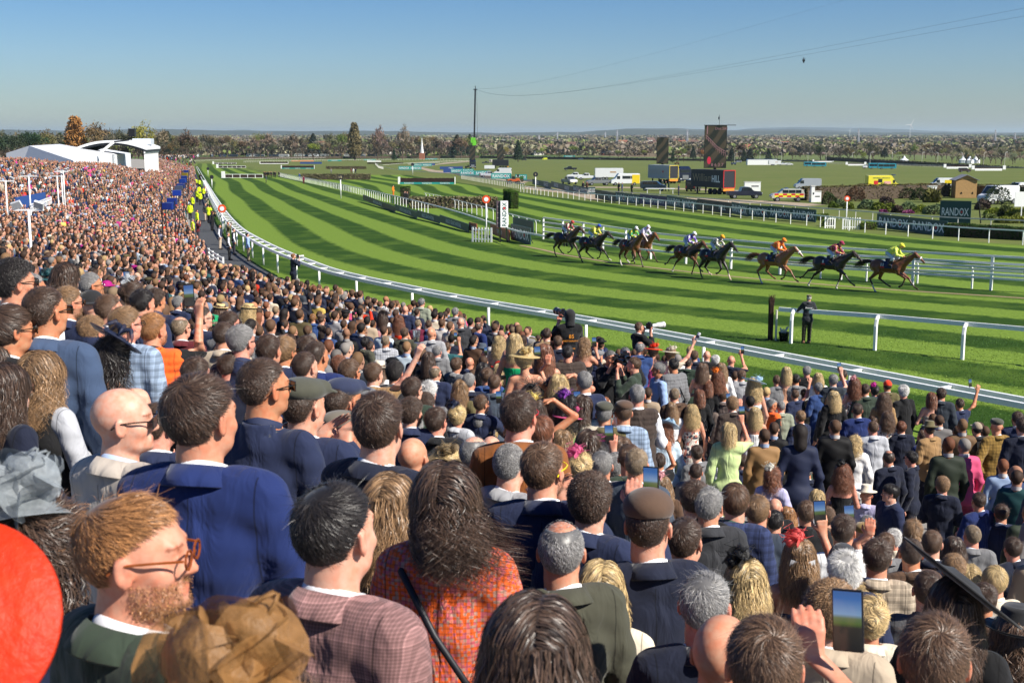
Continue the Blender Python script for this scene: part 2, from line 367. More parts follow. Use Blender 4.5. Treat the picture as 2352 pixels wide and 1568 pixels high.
FELT = plain('hat_felt', (.1,.1,.1),.9, objcol=True, noise=.15, scale=20, bump=.15, sheen=.2)
# ================================================================== people: bodies
POSES = {  # right elbow, right wrist, right hand direction ; left elbow, left wrist, left direction
 'stand': (((.245,-.03,1.13),(.235,.06,.89),(0,.25,-1)), None),
 'cup':   (((.265,.0,1.14),(.2,.25,1.22),(0,.8,.4)), None),
 'phone': (((.27,.17,1.27),(.15,.30,1.55),(-.1,.15,1)), None),
 'high':  (((.28,.15,1.50),(.2,.26,1.74),(-.1,.1,1)), None),
 'up':    (((.31,.10,1.62),(.40,.20,1.87),(.3,.2,1)), None),
 'both':  (((.25,.16,1.27),(.13,.22,1.53),(-.3,.1,1)),((-.25,.16,1.27),(-.13,.22,1.53),(.3,.1,1))),
 'hips':  (((.37,-.08,1.13),(.2,.03,1.0),(-.8,.3,-.3)),((-.37,-.08,1.13),(-.2,.03,1.0),(.8,.3,-.3))),
 'brow':  (((.37,.06,1.62),(.17,.04,1.78),(-1,-.1,-.05)), None),
 'fold':  (((.25,.03,1.16),(.02,.2,1.2),(-1,.1,.1)),((-.25,.03,1.16),(-.0,.22,1.17),(1,.1,.1))),
 'clap':  (((.28,.12,1.27),(.08,.32,1.42),(-.2,.35,1)),((-.28,.12,1.27),(-.04,.32,1.42),(.1,.35,1))),
 'lean':  (((.34,.16,1.16),(.12,.36,1.14),(-1,.2,0)),((-.34,.16,1.16),(-.1,.38,1.13),(1,.2,0))),
}
def arms(sex, pose):
 sw = .170 if sex == 'm' else .150
 r, l = POSES[pose]; st = POSES['stand'][0]
 l = l or ((-st[0][0], st[0][1], st[0][2]),(-st[1][0], st[1][1], st[1][2]),(st[2][0], st[2][1], st[2][2]))
 out = []
 for sgn, (e, w, d) in ((1, r),(-1, l)):
  raised = e[2] > 1.45
  out.append(((sgn*sw, -.01,1.455 if raised else 1.44), e, w, Vector(d).normalized()))
 return out
def hand(s, w, d, side, palm, curl=.5, k=.008):
 w = Vector(w); d = d.normalized(); side = (side-d*side.dot(d)).normalized(); palm = d.cross(side)*(1 if palm > 0 else -1)
 for o in (-.026,-.009,.009,.026): s.cap(w+side*o*.5, w+d*.085+side*o, .017,.0135,.014)
 for i, (o, L) in enumerate(((-.031,.9),(-.0105,1.05),(.0105,1),(.031,.8))):
  p = w+d*.088+side*o; q = p+(d*(1-curl*.5)+palm*curl).normalized()*.036*L; r_ = q+(d*(1-curl)+palm*curl*1.5).normalized()*.034*L
  s.cap(p, q, .0098,.0092, k); s.cap(q, r_, .0092,.0078, k)
 p = w+d*.03-side*.03; q = p+(d*.75-side*.6+palm*.35).normalized()*.045; r_ = q+(d*.9+palm*.4).normalized()*.03
 s.cap(p, q, .013,.0105, k); s.cap(q, r_, .0105,.0085, k)
def head_sdf(s, k=.02, z0=0):
 s.ell((0,-.012,1.69+z0),(.0765,.097,.09), k); s.ell((0,.03,1.645+z0),(.062,.062,.082),.03); s.cap((-.03,.04,1.595+z0),(.03,.04,1.595+z0),.03,.03,.03)
 s.ell((0,.075,1.576+z0),(.026,.022,.018),.025)
 s.cap((-.035,.078,1.69+z0),(.035,.078,1.69+z0),.012,.012,.015)
 for x in (-1,1):
  s.ell((x*.032,.094,1.668+z0),(.017,.012,.012),.012, 's'); s.ell((x*.031,.078,1.668+z0),(.0135,.0125,.0125),.003)
  s.ell((x*.046,.058,1.638+z0),(.02,.02,.018),.02)
  s.ell((x*.081,-.002,1.655+z0),(.009,.019,.033),.006, rot=(.15,0,x*.35)); s.ell((x*.087,.004,1.657+z0),(.006,.01,.018),.006, 's')
 s.cap((0,.088,1.680+z0),(0,.109,1.641+z0),.007,.0105,.012); s.cap((-.011,.098,1.637+z0),(.011,.098,1.637+z0),.0075,.0075,.008)
 s.cap((-.02,.087,1.607+z0),(.02,.087,1.607+z0),.0075,.0075,.006); s.cap((-.018,.087,1.596+z0),(.018,.087,1.596+z0),.0085,.0085,.006)
 s.cap((-.024,.101,1.602+z0),(.024,.101,1.602+z0),.0022,.0022,.003, 's')
def head_tint(V):
 x, y, z = V.T; c = np.ones((len(V),3), np.float32)
 lips = (y > .078) & (abs(z-1.601) < .011) & (abs(x) < .023); c[lips] = (.95,.72,.68)
 for sx in (-1,1):
  e = ((x-sx*.031)**2+(z-1.668)**2 < .0088**2) & (y > .084); c[e] = (1.25,1.35,1.45)
  e = ((x-sx*.031)**2+(z-1.668)**2 < .0045**2) & (y > .084); c[e] = (.12,.1,.1)
 br = (y > .07) & (abs(z-1.692) < .0045) & (abs(abs(x)-.032) < .019); c[br] = (.45,.36,.3)
 ck = np.exp(-(((abs(x)-.045)/.02)**2+((z-1.637)/.02)**2))*(y > .03); c *= (1-np.outer(ck, (0,.1,.1)))
 ears = abs(x) > .076; c[ears & (z > 1.6) & (z < 1.7)] *= (1.02,.86,.84)
 return c.astype(np.float32)
BODY = {}
def torso(s, sex, inf=0.0, k=.04):
 m = sex == 'm'; sw = .138 if m else .122
 s.cap((-sw,-.012,1.448),(sw,-.012,1.448),.052+inf, .052+inf, k)
 s.ell((0,0,1.305),((.172 if m else .145)+inf, (.115 if m else .1)+inf, .2), k)
 s.ell((0,0,1.08),((.152 if m else .118)+inf, (.105 if m else .09)+inf, .19), k)
 s.ell((0,-.01,.93),((.165 if m else .172)+inf, (.115 if m else .12)+inf, .13), k)
 if not m:
  for x in (-.065,.065): s.ell((x,.085,1.27),(.06+inf*.5,.05+inf*.5,.06),.03)
def pgrid(sex, pose, fine=.0065, coarse=.017, inflate=0):
 A = arms(sex, pose); xs = [(-.1,.1)]; ys = [(-.125,.13)]; zs = [(1.54,1.80)]; hx = []
 for sh, e, w, d in A:
  if w[2] > 1.1: hx.append((w, d))
 lo = [-.5,-.3,0]; hi = [.5,.62,1.86]
 pts = [p for a in A for p in a[1:3]]
 lo = [min([-.27 if i == 0 else (-.2 if i == 1 else 0)]+[p[i]-.1 for p in pts]) for i in range(3)]
 hi = [max([.27 if i == 0 else (.2 if i == 1 else 1.82)]+[p[i]+.24 for p in pts]) for i in range(3)]
 def ax(i, base, l, h):
  iv = list(base)
  for w, d in hx:
   e = Vector(w)+d*.17; iv.append((min(w[i], e[i])-.045, max(w[i], e[i])+.045))
  c = np.arange(l, h, coarse)
  for a, b in iv: c = c[(c < a-.004) | (c > b+.004)]
  f = [np.arange(a, b, fine) for a, b in iv]
  g = np.sort(np.concatenate([c]+f)); keep = [g[0]]
  for q in g[1:]:
   if q-keep[-1] > fine*.6: keep.append(q)
  return np.array(keep)
 return SDF(ax(0, xs, lo[0], hi[0]), ax(1, ys, lo[1], hi[1]), ax(2, zs, lo[2], hi[2]))
def twist(V, tw):
 if not tw: return V
 a = R(tw)*np.clip((V[:, 2]-1.49)/.09,0,1); c, s_ = np.cos(a), np.sin(a); V = V.copy(); x, y = V[:, 0].copy(), V[:, 1].copy(); V[:, 0] = x*c+y*s_; V[:, 1] = -x*s_+y*c; return V
def body_mesh(sex, pose, tw=0):
 key = ('body', sex, pose)
 if (key, tw) in BODY: return BODY[(key, tw)]
 if key in BODY: V, Q, T = BODY[key]; BODY[(key, tw)] = mesh_np('body', twist(V, tw), Q, SKIN, attr={'tint': T}); return BODY[(key, tw)]
 s = pgrid(sex, pose); m = sex == 'm'
 torso(s, sex)
 s.cap((0,-.03,1.46),(0,-.010,1.60),.066 if m else .052,.062 if m else .049,.03)
 for x in (-1,1):
  s.chain([(x*.088,0,.92),(x*.1,.01,.5),(x*.1,-.025,.09)], [.088,.056,.038], .03)
  s.cap((x*.1,-.04,.035),(x*.11,.15,.03),.035,.03,.03)
 head_sdf(s)
 for i, (sh, e, w, d) in enumerate(arms(sex, pose)):
  a = .9 if not m else 1
  s.chain([sh, e, w], [.05*a, .039*a, .027*a], .025)
  sd = Vector((0,1,0)) if abs(d.y) < .6 else Vector((0,0,1))
  if abs(d.z) > .8: sd = Vector((1,0,0)) if w[2] > 1.3 else Vector((0,1,0))
  hand(s, w, d, sd, 1 if i == 0 else -1,.45 if w[2] > 1.1 else .3)
 V, Q = s.mesh(); BODY[key] = (V, Q, head_tint(V)); return body_mesh(sex, pose, tw)
def garment(sex, pose, kind):
 key = (kind, sex, pose)
 if key in BODY: return BODY[key]
 A = arms(sex, pose); pts = [p for a in A for p in a[1:3]]
 c = .0135
 s = SDF(np.arange(min([-.3]+[p[0]-.1 for p in pts]), max([.3]+[p[0]+.1 for p in pts]), c), np.arange(-.21, max([.24]+[p[1]+.1 for p in pts]), c), np.arange(.3 if kind == 'dress' else .62, max([1.56]+[p[2]+.09 for p in pts]), c))
 inf = {'suit': .026, 'shirt': .014, 'puffer': .045, 'dress': .010, 'gilet': .035, 'coat': .034, 'top': .012}[kind]
 torso(s, sex, inf)
 if kind in ('suit', 'coat', 'puffer'):
  s.cap((-.166 if sex == 'm' else -.146,-.015,1.445),(.166 if sex == 'm' else .146,-.015,1.445),.048+inf*.4,.048+inf*.4,.04); s.cap((-.1,-.03,1.475),(.1,-.03,1.475),.06,.06,.04)
 if kind in ('suit', 'coat', 'shirt'):
  s.ell((0,-.015,.86),(.185+inf*.6,.135+inf*.6,.14),.05)
 if kind == 'dress': s.cap((0,-.005,.9),(0,0,.45),.17,.19,.05)
 slv = kind not in ('dress', 'gilet')
 if slv:
  for sh, e, w, d in A:
   ww = Vector(w)-Vector(d)*.015
   s.chain([sh, e, ww], [.058+inf*.75,.046+inf*.75,.036+inf*.7], .03)
 if kind in ('suit', 'coat', 'shirt', 'puffer', 'gilet'):
  s.cap((0,-.03,1.44),(0,-.022,1.535),.088,.080,.016)
 s.cap((0,-.02,1.47),(0,.01,1.66),.071 if sex == 'm' else .06,.075,.008, 's')
 if kind != 'dress' and kind != 'top':
  s.mask(lambda X, Y, Z: (Z-(1.548-.34*np.clip(Y+.03,0,.3)))+0*X)
 if kind == 'dress': s.mask(lambda X, Y, Z: np.where(abs(X) < .34, Z-(1.35+.5*np.clip(Y, -.05,.1)),-1)*.9)
 hem = {'suit': .78, 'shirt': .84, 'puffer': .84, 'dress': .42, 'gilet': .88, 'coat': .66, 'top': 1.0}[kind]
 s.mask(lambda X, Y, Z: hem-Z+0*X+0*Y)
 if kind == 'suit': s.cap((0,-.3,.6),(0,-.13,.95),.004,.004,.006, 's')
 amp = {'suit': .0028, 'coat': .0035, 'shirt': .003, 'puffer': .002, 'gilet': .002, 'dress': .003, 'top': .003}[kind]
 s.disp(lambda X, Y, Z: amp*(np.sin(X*26+Z*34+2*np.sin(Z*9))*np.sin(Y*22-Z*17)+.7*np.sin(Z*62+X*25+1.5*np.sin(X*12))*np.clip((abs(X)-.1)*6,0,1)))
 if kind in ('suit', 'coat', 'shirt'): s.disp(lambda X, Y, Z: .0045*np.sin(X*34+1.8*np.sin(Z*11+X*5))*np.clip((1.38-Z)*4,0,1)*np.clip((.2-abs(X))*9,0,1)+.005*np.sin(Z*48+abs(X)*30+2*np.sin(Y*20))*np.clip((abs(X)-.19)*12,0,1)*np.exp(-((Z-1.14)/.09)**2))
 if kind in ('puffer', 'gilet'): s.disp(lambda X, Y, Z: -.009*np.abs(np.sin(Z*math.pi/.055)))
 V, Q = s.mesh(); BODY[key] = mesh_np({'suit': 'jacket', 'puffer': 'padded_jacket'}.get(kind, kind), V, Q, None)
 BODY[key].materials.append(CL['plain']); return BODY[key]
def trousers_mesh(sex):
 key = ('trousers', sex)
 if key in BODY: return BODY[key]
 s = SDF(np.arange(-.25,.25,.015), np.arange(-.17,.18,.015), np.arange(.04,1.03,.018))
 s.ell((0,-.01,.93),(.18,.13,.13),.04)
 for x in (-1,1): s.chain([(x*.09,0,.9),(x*.1,.01,.5),(x*.102,-.01,.09)], [.106,.078,.066], .03)
 s.mask(lambda X, Y, Z: np.maximum(.07-Z, Z-1.0)+0*X+0*Y)
 s.disp(lambda X, Y, Z: .004*np.sin(Z*50+X*30))
 V, Q = s.mesh(); BODY[key] = mesh_np('trousers', V, Q, CL['plain']); return BODY[key]
def collar_mesh(nm='collar'):
 if nm in BODY: return BODY[nm]
 n = 28; prof = ((.080,-.012),(.081,.010),(.085,.013),(.104,-.034),(.100,-.038),(.085,-.03)) if nm != 'collar' else ((.071,-.003),(.071,.004),(.070,.020),(.066,.020),(.064,-.003))
 b = MB(); V = []; F = []
 for k in range(n):
  t = 2*math.pi*k/n; x, y = math.cos(t), math.sin(t)
  zz = 1.548-.030*(y+1)
  for r, dz in prof: V.append((x*r, y*r-.018+.012*(dz/.02), zz+dz))
 m = len(prof)
 for k in range(n):
  for j in range(m-1): F.append((k*m+j, ((k+1) % n)*m+j, ((k+1) % n)*m+j+1, k*m+j+1))
 BODY[nm] = mesh_np('shirt_collar' if nm == 'collar' else 'jacket_collar', V, F, COLLAR if nm == 'collar' else CL['plain']); return BODY[nm]
def shoes_mesh():
 if 'shoes' in BODY: return BODY['shoes']
 s = SDF(np.arange(-.18,.18,.012), np.arange(-.12,.24,.012), np.arange(-.01,.13,.012))
 for x in (-1,1): s.cap((x*.1,-.045,.045),(x*.11,.15,.034),.045,.037,.02); s.cap((x*.1,-.03,.05),(x*.1,-.03,.1),.045,.045,.02)
 s.mask(lambda X, Y, Z: .003-Z+0*X+0*Y)
 V, Q = s.mesh(); BODY['shoes'] = mesh_np('footwear', V, Q, COLLAR); return BODY['shoes']
# ================================================================== hair
def zline(ph):   # hairline height by angle from the back of the head
 return np.interp(ph, [0,.9,1.35,1.75,2.3,3.15], [1.592,1.60,1.665,1.70,1.735,1.757])
HC0 = np.array((0,-.014,1.688)); HR = np.array((.0765,.0985,.092))
def strands(n, top, side, lift_t, lift_s, messy, curl=0, fall=0, seg=5, width=.0026, skip=None, seed=1, down=0, part=None, wave=0, clump=.0, swirl=.5, th=.006):
 r = np.random.RandomState(seed); d = r.normal(size=(n*3,3)); d /= np.linalg.norm(d, axis=1)[:, None]
 bs = 1+(th+.002)/.085; P = HC0+d*HR*bs; ph = np.arctan2(abs(P[:, 0]),-(P[:, 1]-HC0[1])); ok = P[:, 2] > zline(ph)+r.uniform(-.004,.006, len(P))
 if skip is not None: ok &= ~skip(P, r)
 P = P[ok][:n]; d = d[ok][:n]; n = len(P)
 tp = np.clip((P[:, 2]-1.70)/.045,0,1)[:, None]
 L = (side+(top-side)*tp)*r.uniform(.75,1.2,(n, 1)); lift = lift_s+(lift_t-lift_s)*tp
 crown = np.array((.01,-.065,1.765)); out = []; cur = P.copy(); cl = r.randint(0, max(int(n*clump),1), n) if clump else np.arange(n)
 cv = r.normal(size=(n, 3))[cl]*messy; base_ph = r.uniform(0,6.28, n)[cl]; dirn = None
 for i in range(seg+1):
  out.append(cur.copy())
  nrm = (cur-HC0)/HR**2; nrm /= np.linalg.norm(nrm, axis=1)[:, None]+1e-9
  fl = cur-crown; fl[:, 2] *= .8
  if part is not None: fl = np.stack([np.sign(cur[:, 0]-part)*.6+0*cur[:, 0], cur[:, 1]*0-.15,-np.ones(n)*.5], 1)
  sw = np.cross(nrm, fl)*swirl; fl = fl+sw; fl -= nrm*(fl*nrm).sum(1)[:, None]; fl /= np.linalg.norm(fl, axis=1)[:, None]+1e-9
  v = fl+cv+nrm*lift*(2.2 if i == 0 else .7)
  v[:, 2] -= fall*(i/seg)+down
  if curl: a = base_ph+i*1.9; v += curl*(np.cross(nrm, fl)*np.cos(a)[:, None]+nrm*np.sin(a)[:, None])
  if wave: v += wave*np.cross(nrm, fl)*np.sin(base_ph+i*1.1)[:, None]
  v /= np.linalg.norm(v, axis=1)[:, None]+1e-9
  cur = cur+v*L/seg
  q = (cur-HC0)/HR; rr = np.linalg.norm(q, axis=1); low = cur[:, 2] > 1.60
  m = (rr < bs+lift[:, 0]*.1) & low; cur[m] = HC0+(q[m]/rr[m][:, None]*(bs+lift[m]*.1))*HR
 return ribbons(out, width, r)
def ribbons(out, width, r, taper=True):
 seg = len(out)-1; n = len(out[0]); O = np.stack(out, 1); T = np.gradient(O, axis=1); T /= np.linalg.norm(T, axis=2)[..., None]+1e-9
 c = O-np.array((0,-.012,1.6)); c[..., 2] *= .4; c /= np.linalg.norm(c, axis=2)[..., None]+1e-9
 sd = np.cross(T, c)+r.normal(size=(n, 1,3))*.35; sd /= np.linalg.norm(sd, axis=2)[..., None]+1e-9
 w = width*(1-np.linspace(0,1, seg+1)**2*.8 if taper else np.ones(seg+1))[None, :, None]*r.uniform(.6,1.3,(n, 1,1))
 A, B = O-sd*w/2, O+sd*w/2; V = np.stack([A, B], 2).reshape(n, -1,3).reshape(-1,3)
 b = (np.arange(n)*(seg+1)*2)[:, None]+np.arange(seg)[None]*2; b = b.reshape(-1)
 Q = np.stack([b, b+1, b+3, b+2], 1); tv = np.repeat(r.uniform(.42,1.75, n)**1.2,(seg+1)*2)
 tv *= np.tile(np.repeat(np.linspace(.8,1.1, seg+1),2), n)
 return V, Q, tv
def cap_shell(th=.006, skip_top=False, seed=0, amp=.002, long_=0, volume=0, bunp=None, curtain=None):
 s = SDF(np.arange(-.16,.16,.0075), np.arange(-.2,.13,.0075), np.arange(1.80-.28-long_, 1.86,.0075 if long_ < .1 else .01))
 s.ell(HC0+np.array((0,0, volume*.3)), HR+th+volume, .01)
 if curtain:
  w, dpt, ln = curtain
  s.cap((0,-.055,1.66),(0,-.085,1.66-ln), w*.8, w, .03); s.cap((-.045,-.03,1.66),(-.06,-.05,1.66-ln*.75),.042,.04,.03); s.cap((.045,-.03,1.66),(.06,-.05,1.66-ln*.75),.042,.04,.03)
 if bunp: s.ell(bunp, (.045,.04,.042),.01)
 def f(X, Y, Z):
  ph = np.arctan2(abs(X)+0*Y, -(Y-HC0[1])+0*X)[..., :]+0*Z
  zl = zline(ph)
  if long_ or curtain: zl = np.where(ph < 1.75, zl-(curtain[2] if curtain else long_), zl)
  return (zl-Z)*.9
 s.mask(f)
 s.cap((0,.12,1.6),(0,.13,1.70),.062,.045,.01, 's')
 if skip_top: s.ell((0,.02,1.80),(.062,.10,.075),.01, 's')
 s.disp(lambda X, Y, Z: amp*np.sin(X*160+3*np.sin(Z*40+seed))*np.sin(Y*150+seed*1.7)+amp*np.sin(Z*90+X*70+seed))
 V, Q = s.mesh(); return V, Q, np.full(len(V),.5, np.float32)  # dark shell tint: shade in the gaps between strands, painted into the colour
def join(*parts):
 V = []; Q = []; T = []; b = 0
 for v, q, t in parts: V.append(v); Q.append(q+b); T.append(t); b += len(v)
 return np.concatenate(V), np.concatenate(Q), np.concatenate(T)
def locks(n, start, length, spread, seed, wave=.02, width=.006, seg=9, wind=0, zr=(1.6,1.74), gather=0):
 """long hair falling down the back and over the shoulders"""
 r = np.random.RandomState(seed); th = r.uniform(-2.1,2.1, n); zz = r.uniform(zr[0], zr[1], n)
 rad = 1.07+r.uniform(0,.22, n); P = np.stack([np.sin(th)*HR[0]*rad, HC0[1]-np.cos(th)*HR[1]*rad, zz], 1)
 out = []; ph = r.uniform(0,6.28, n); L = length*r.uniform(.55,1.1, n)
 for i in range(seg+1):
  t = i/seg; q = P.copy(); q[:, 2] -= L*t; k = 1+spread*t-gather*t
  q[:, 0] = P[:, 0]*k+wave*np.sin(ph+t*9)*(.3+t)+wind*t*t; q[:, 1] = P[:, 1]*(1+.2*t)+wave*np.cos(ph*1.7+t*8)*(.3+t)-.02*t
  out.append(q)
 return ribbons(out, width, r)
HAIRM = {}
def hair_mesh(style):
 if style in HAIRM: return HAIRM[style]
 crown = lambda P, r: (np.linalg.norm(P-np.array((0,-.055,1.77)), axis=1) < .045*r.uniform(.6,1.2, len(P)))
 front = lambda P, r: ((P[:, 2] > 1.742-.18*np.clip(-P[:, 1]-.04,0,.1)) & (r.uniform(size=len(P)) < .93))
 if style == 'crop': P = join(cap_shell(.0015, amp=.0008), strands(14000,.020,.006,.13,.05,.16, seed=2, th=.002, clump=.08, width=.0012), strands(200,.035,.012,.6,.4,.5, seed=34, width=.0009), )
 elif style == 'full': P = join(cap_shell(.004), strands(14000,.042,.020,.13,.05,.13, seed=3, th=.004, clump=.07, wave=.15, width=.0014), strands(260,.06,.03,.7,.5,.5, seed=33, th=.004, width=.0009))
 elif style == 'quiff': P = join(cap_shell(.004), strands(13000,.04,.008,.26,.05,.22, seed=4, clump=.04, width=.0014))
 elif style == 'sleek': P = join(cap_shell(.007, amp=.0006), strands(8500,.07,.045,.05,.04,.05, seed=5, th=.007, width=.002))
 elif style == 'curl': P = join(cap_shell(.008, amp=.003, volume=.005), strands(9000,.05,.032,.4,.28,.3, curl=1.2, seg=8, th=.010, seed=6, clump=.06, width=.0024))
 elif style == 'ring': P = join(cap_shell(.003, skip_top=True, amp=.0008), strands(6500,.010,.012,.12,.1,.15, seed=7, th=.003, skip=front, width=.0016))
 elif style == 'thin': P = join(cap_shell(.001, amp=.0006), strands(12500,.034,.015,.08,.04,.14, seed=8, th=.001, skip=crown, clump=.07, width=.0013), strands(250,.05,.02,.5,.4,.5, seed=35, width=.0009))
 elif style == 'buzz': P = join(cap_shell(.0012, amp=.0004), strands(9000,.007,.005,.3,.3,.3, seed=9, th=.001, width=.0014))
 elif style == 'fluff': P = join(strands(9000,.045,.03,.7,.45,.3, seed=10, th=.004, skip=lambda P, r: crown(P, r), width=.0016, seg=5), cap_shell(.004))
 elif style == 'bob': P = join(cap_shell(.012, curtain=(.068,0,.09)), strands(5000,.13,.1,.15,.2,.08, fall=1.2, part=.02, th=.012, seed=12, width=.0026, seg=7), locks(1800,0,.15,.12,13,.006,.004))
 elif style == 'long': P = join(cap_shell(.014, curtain=(.066,0,.11)), strands(6500,.14,.1,.10,.12,.05, fall=1.4, part=.015, th=.014, seed=14, width=.0026, seg=7), locks(6000,0,.21,.32,15,.008,.003))
 elif style == 'wavy': P = join(cap_shell(.016, curtain=(.068,0,.11)), strands(6500,.14,.1,.15,.15,.1, fall=1.3, part=.0, th=.016, seed=16, width=.0026, seg=7, wave=.3), locks(6500,0,.23,.40,17,.022,.0032))
 elif style == 'windy': P = join(cap_shell(.010, curtain=(.06,0,.03)), strands(8000,.13,.11,.12,.14,.1, fall=1.2, part=.0, th=.010, seed=18, width=.003, seg=7, wave=.35), locks(5200,0,.12,.10,19,.018,.0024, wind=.03, zr=(1.58,1.70)), locks(1100,0,.13,.2,20,.03,.0022, wind=.12, zr=(1.56,1.68)))
 elif style == 'bun': P = join(cap_shell(.010, bunp=(0,-.125,1.70)), strands(5500,.09,.06,.12,.12,.1, seed=21, th=.010, width=.0022, swirl=1.2), tuple(bunfib(22)))
 elif style == 'updo': P = join(cap_shell(.012, bunp=(0,-.11,1.63)), strands(5500,.09,.07,.2,.2,.2, seed=23, th=.012, width=.0024, curl=.4), tuple(bunfib(24,(0,-.11,1.62),.052)), locks(500,0,.2,.2,25,.02,.004))
 else: raise KeyError(style)
 V, Q, T = P; HAIRM[style] = mesh_np('hair', V, Q, HAIR, attr={'tint': np.repeat(T[:, None], 3,1)}); return HAIRM[style]
def bunfib(seed, c=(0,-.125,1.70), rad=.046):
 r = np.random.RandomState(seed); n = 900; out = []; a = r.uniform(0,6.28, n); tilt = r.normal(size=(n, 3))*.35+np.array((0,-1,.2)); tilt /= np.linalg.norm(tilt, axis=1)[:, None]
 u = np.cross(tilt, np.array((0,0,1.))); u /= np.linalg.norm(u, axis=1)[:, None]; w = np.cross(tilt, u); rr = rad*r.uniform(.3,1.05, n); h = np.sqrt(np.clip(1-(rr/rad/1.1)**2,0,1))*rad*.8
 for i in range(7):
  t = a+i*.32; out.append(np.array(c)+u*(rr*np.cos(t))[:, None]+w*(rr*np.sin(t))[:, None]+tilt*h[:, None])
 V, Q, T = ribbons(out, .004, r, False); return V, Q, T
def beard_mesh():
 if 'beard' in HAIRM: return HAIRM['beard']
 r = np.random.RandomState(40); n = 9000; d = r.normal(size=(n, 3)); d /= np.linalg.norm(d, axis=1)[:, None]; body_mesh('m', 'stand'); B0 = BODY[('body', 'm', 'stand')][0]; x, y, z = B0.T; B0 = B0[(z < 1.628) & (z > 1.558) & (y > .004) & ~((abs(x) < .022) & (z > 1.586) & (z < 1.613)) & (abs(x) < .075)]; P = np.repeat(B0,9,0); n = len(P); P = P+r.normal(0,.0035, P.shape); d = P-np.array((0,.02,1.62)); d /= np.linalg.norm(d, axis=1)[:, None]; P = P+d*.0015; out = [P]
 for i in range(2): out.append(out[-1]+d*.0008+np.array((0,.0005,-.0013))+r.normal(0,.0012, P.shape))
 V, Q, T = ribbons(out, .0009, r); HAIRM['beard'] = mesh_np('beard', V, Q, HAIR, attr={'tint': np.repeat(T[:, None], 3,1)}); return HAIRM['beard']
# ================================================================== the ground beside the rail
RAIL = np.array([(40,-10),(22,16),(12.2,29.9),(8.7,35),(5.4,39.8),(1.5,45.2),(-3.5,51.8)]+[tuple(G(u, v, 1.2))[:2] for u, v in ((760,630),(690,603),(620,575),(575,551),(540,530),(517,505),(500,480),(483,450),(468,420),(458,400),(450,383))], float)
def smooth_line(P, n=3):
 for _ in range(n):
  Q = [P[0]]
  for a, b in zip(P[:-1], P[1:]): Q += [a*.75+b*.25, a*.25+b*.75]
  Q.append(P[-1]); P = np.array(Q)
 return P
RAILS = smooth_line(RAIL, 3)
def sd_rail(X, Y):
 """signed distance from the outer running rail (negative on the spectators' side) and arc length"""
 X = np.atleast_1d(np.asarray(X, float)); Y = np.atleast_1d(np.asarray(Y, float)); best = np.full(X.shape, 1e9); sg = np.ones(X.shape); al = np.zeros(X.shape); L = 0
 for a, b in zip(RAILS[:-1], RAILS[1:]):
  d = b-a; l = math.hypot(*d)
  if l < 1e-9: continue
  t = np.clip(((X-a[0])*d[0]+(Y-a[1])*d[1])/l/l, 0,1); qx = a[0]+d[0]*t; qy = a[1]+d[1]*t
  e = np.hypot(X-qx, Y-qy); m = e < best-1e-9; best[m] = e[m]; sg[m] = np.where(d[0]*(Y-a[1])-d[1]*(X-a[0]) > 0,-1., 1.)[m]; al[m] = (L+l*t)[m]; L += l
 return best*sg, al
ZS = ([0,1.2,4.6,6,8,10,12,14,16,18,20,21,22,23,24,25,26,27,60], [.0,.0,.12,.45,.95,1.4,1.65,1.95,2.25,2.7,3.25,3.5,3.85,4.15,4.45,4.8,5.1,5.3,5.6])
def stand_z(X, Y):
 s, al = sd_rail(X, Y); z = np.interp(-s, *ZS); Y = np.atleast_1d(Y)
 gz = np.interp(Y, [45,55,70,1000], [0,-.05,-.286,-13.6]); cap = np.interp(Y, [14,40,80], [6,5.0,4.9])
 z = np.where(z > cap, cap+(z-cap)*.05, z)
 far = np.clip((Y-62)/14,0,1)                     # beyond the bend a level tarmac walk lies along the rail
 zf = np.interp(-s, [0,3.2,3.6,12,25,60], [.03,.03,.12,1.0,3.0,3.6])
 f2 = np.clip((Y-110)/60,0,1); zf = zf*(1-f2)+f2*np.interp(-s, [0,3.2,3.6,8,16,25,60], [.03,.03,.2,1.5,3.6,4.6,5.2]); zf = np.where(zf > cap, cap, zf)
 return z*(1-far)+zf*far+gz
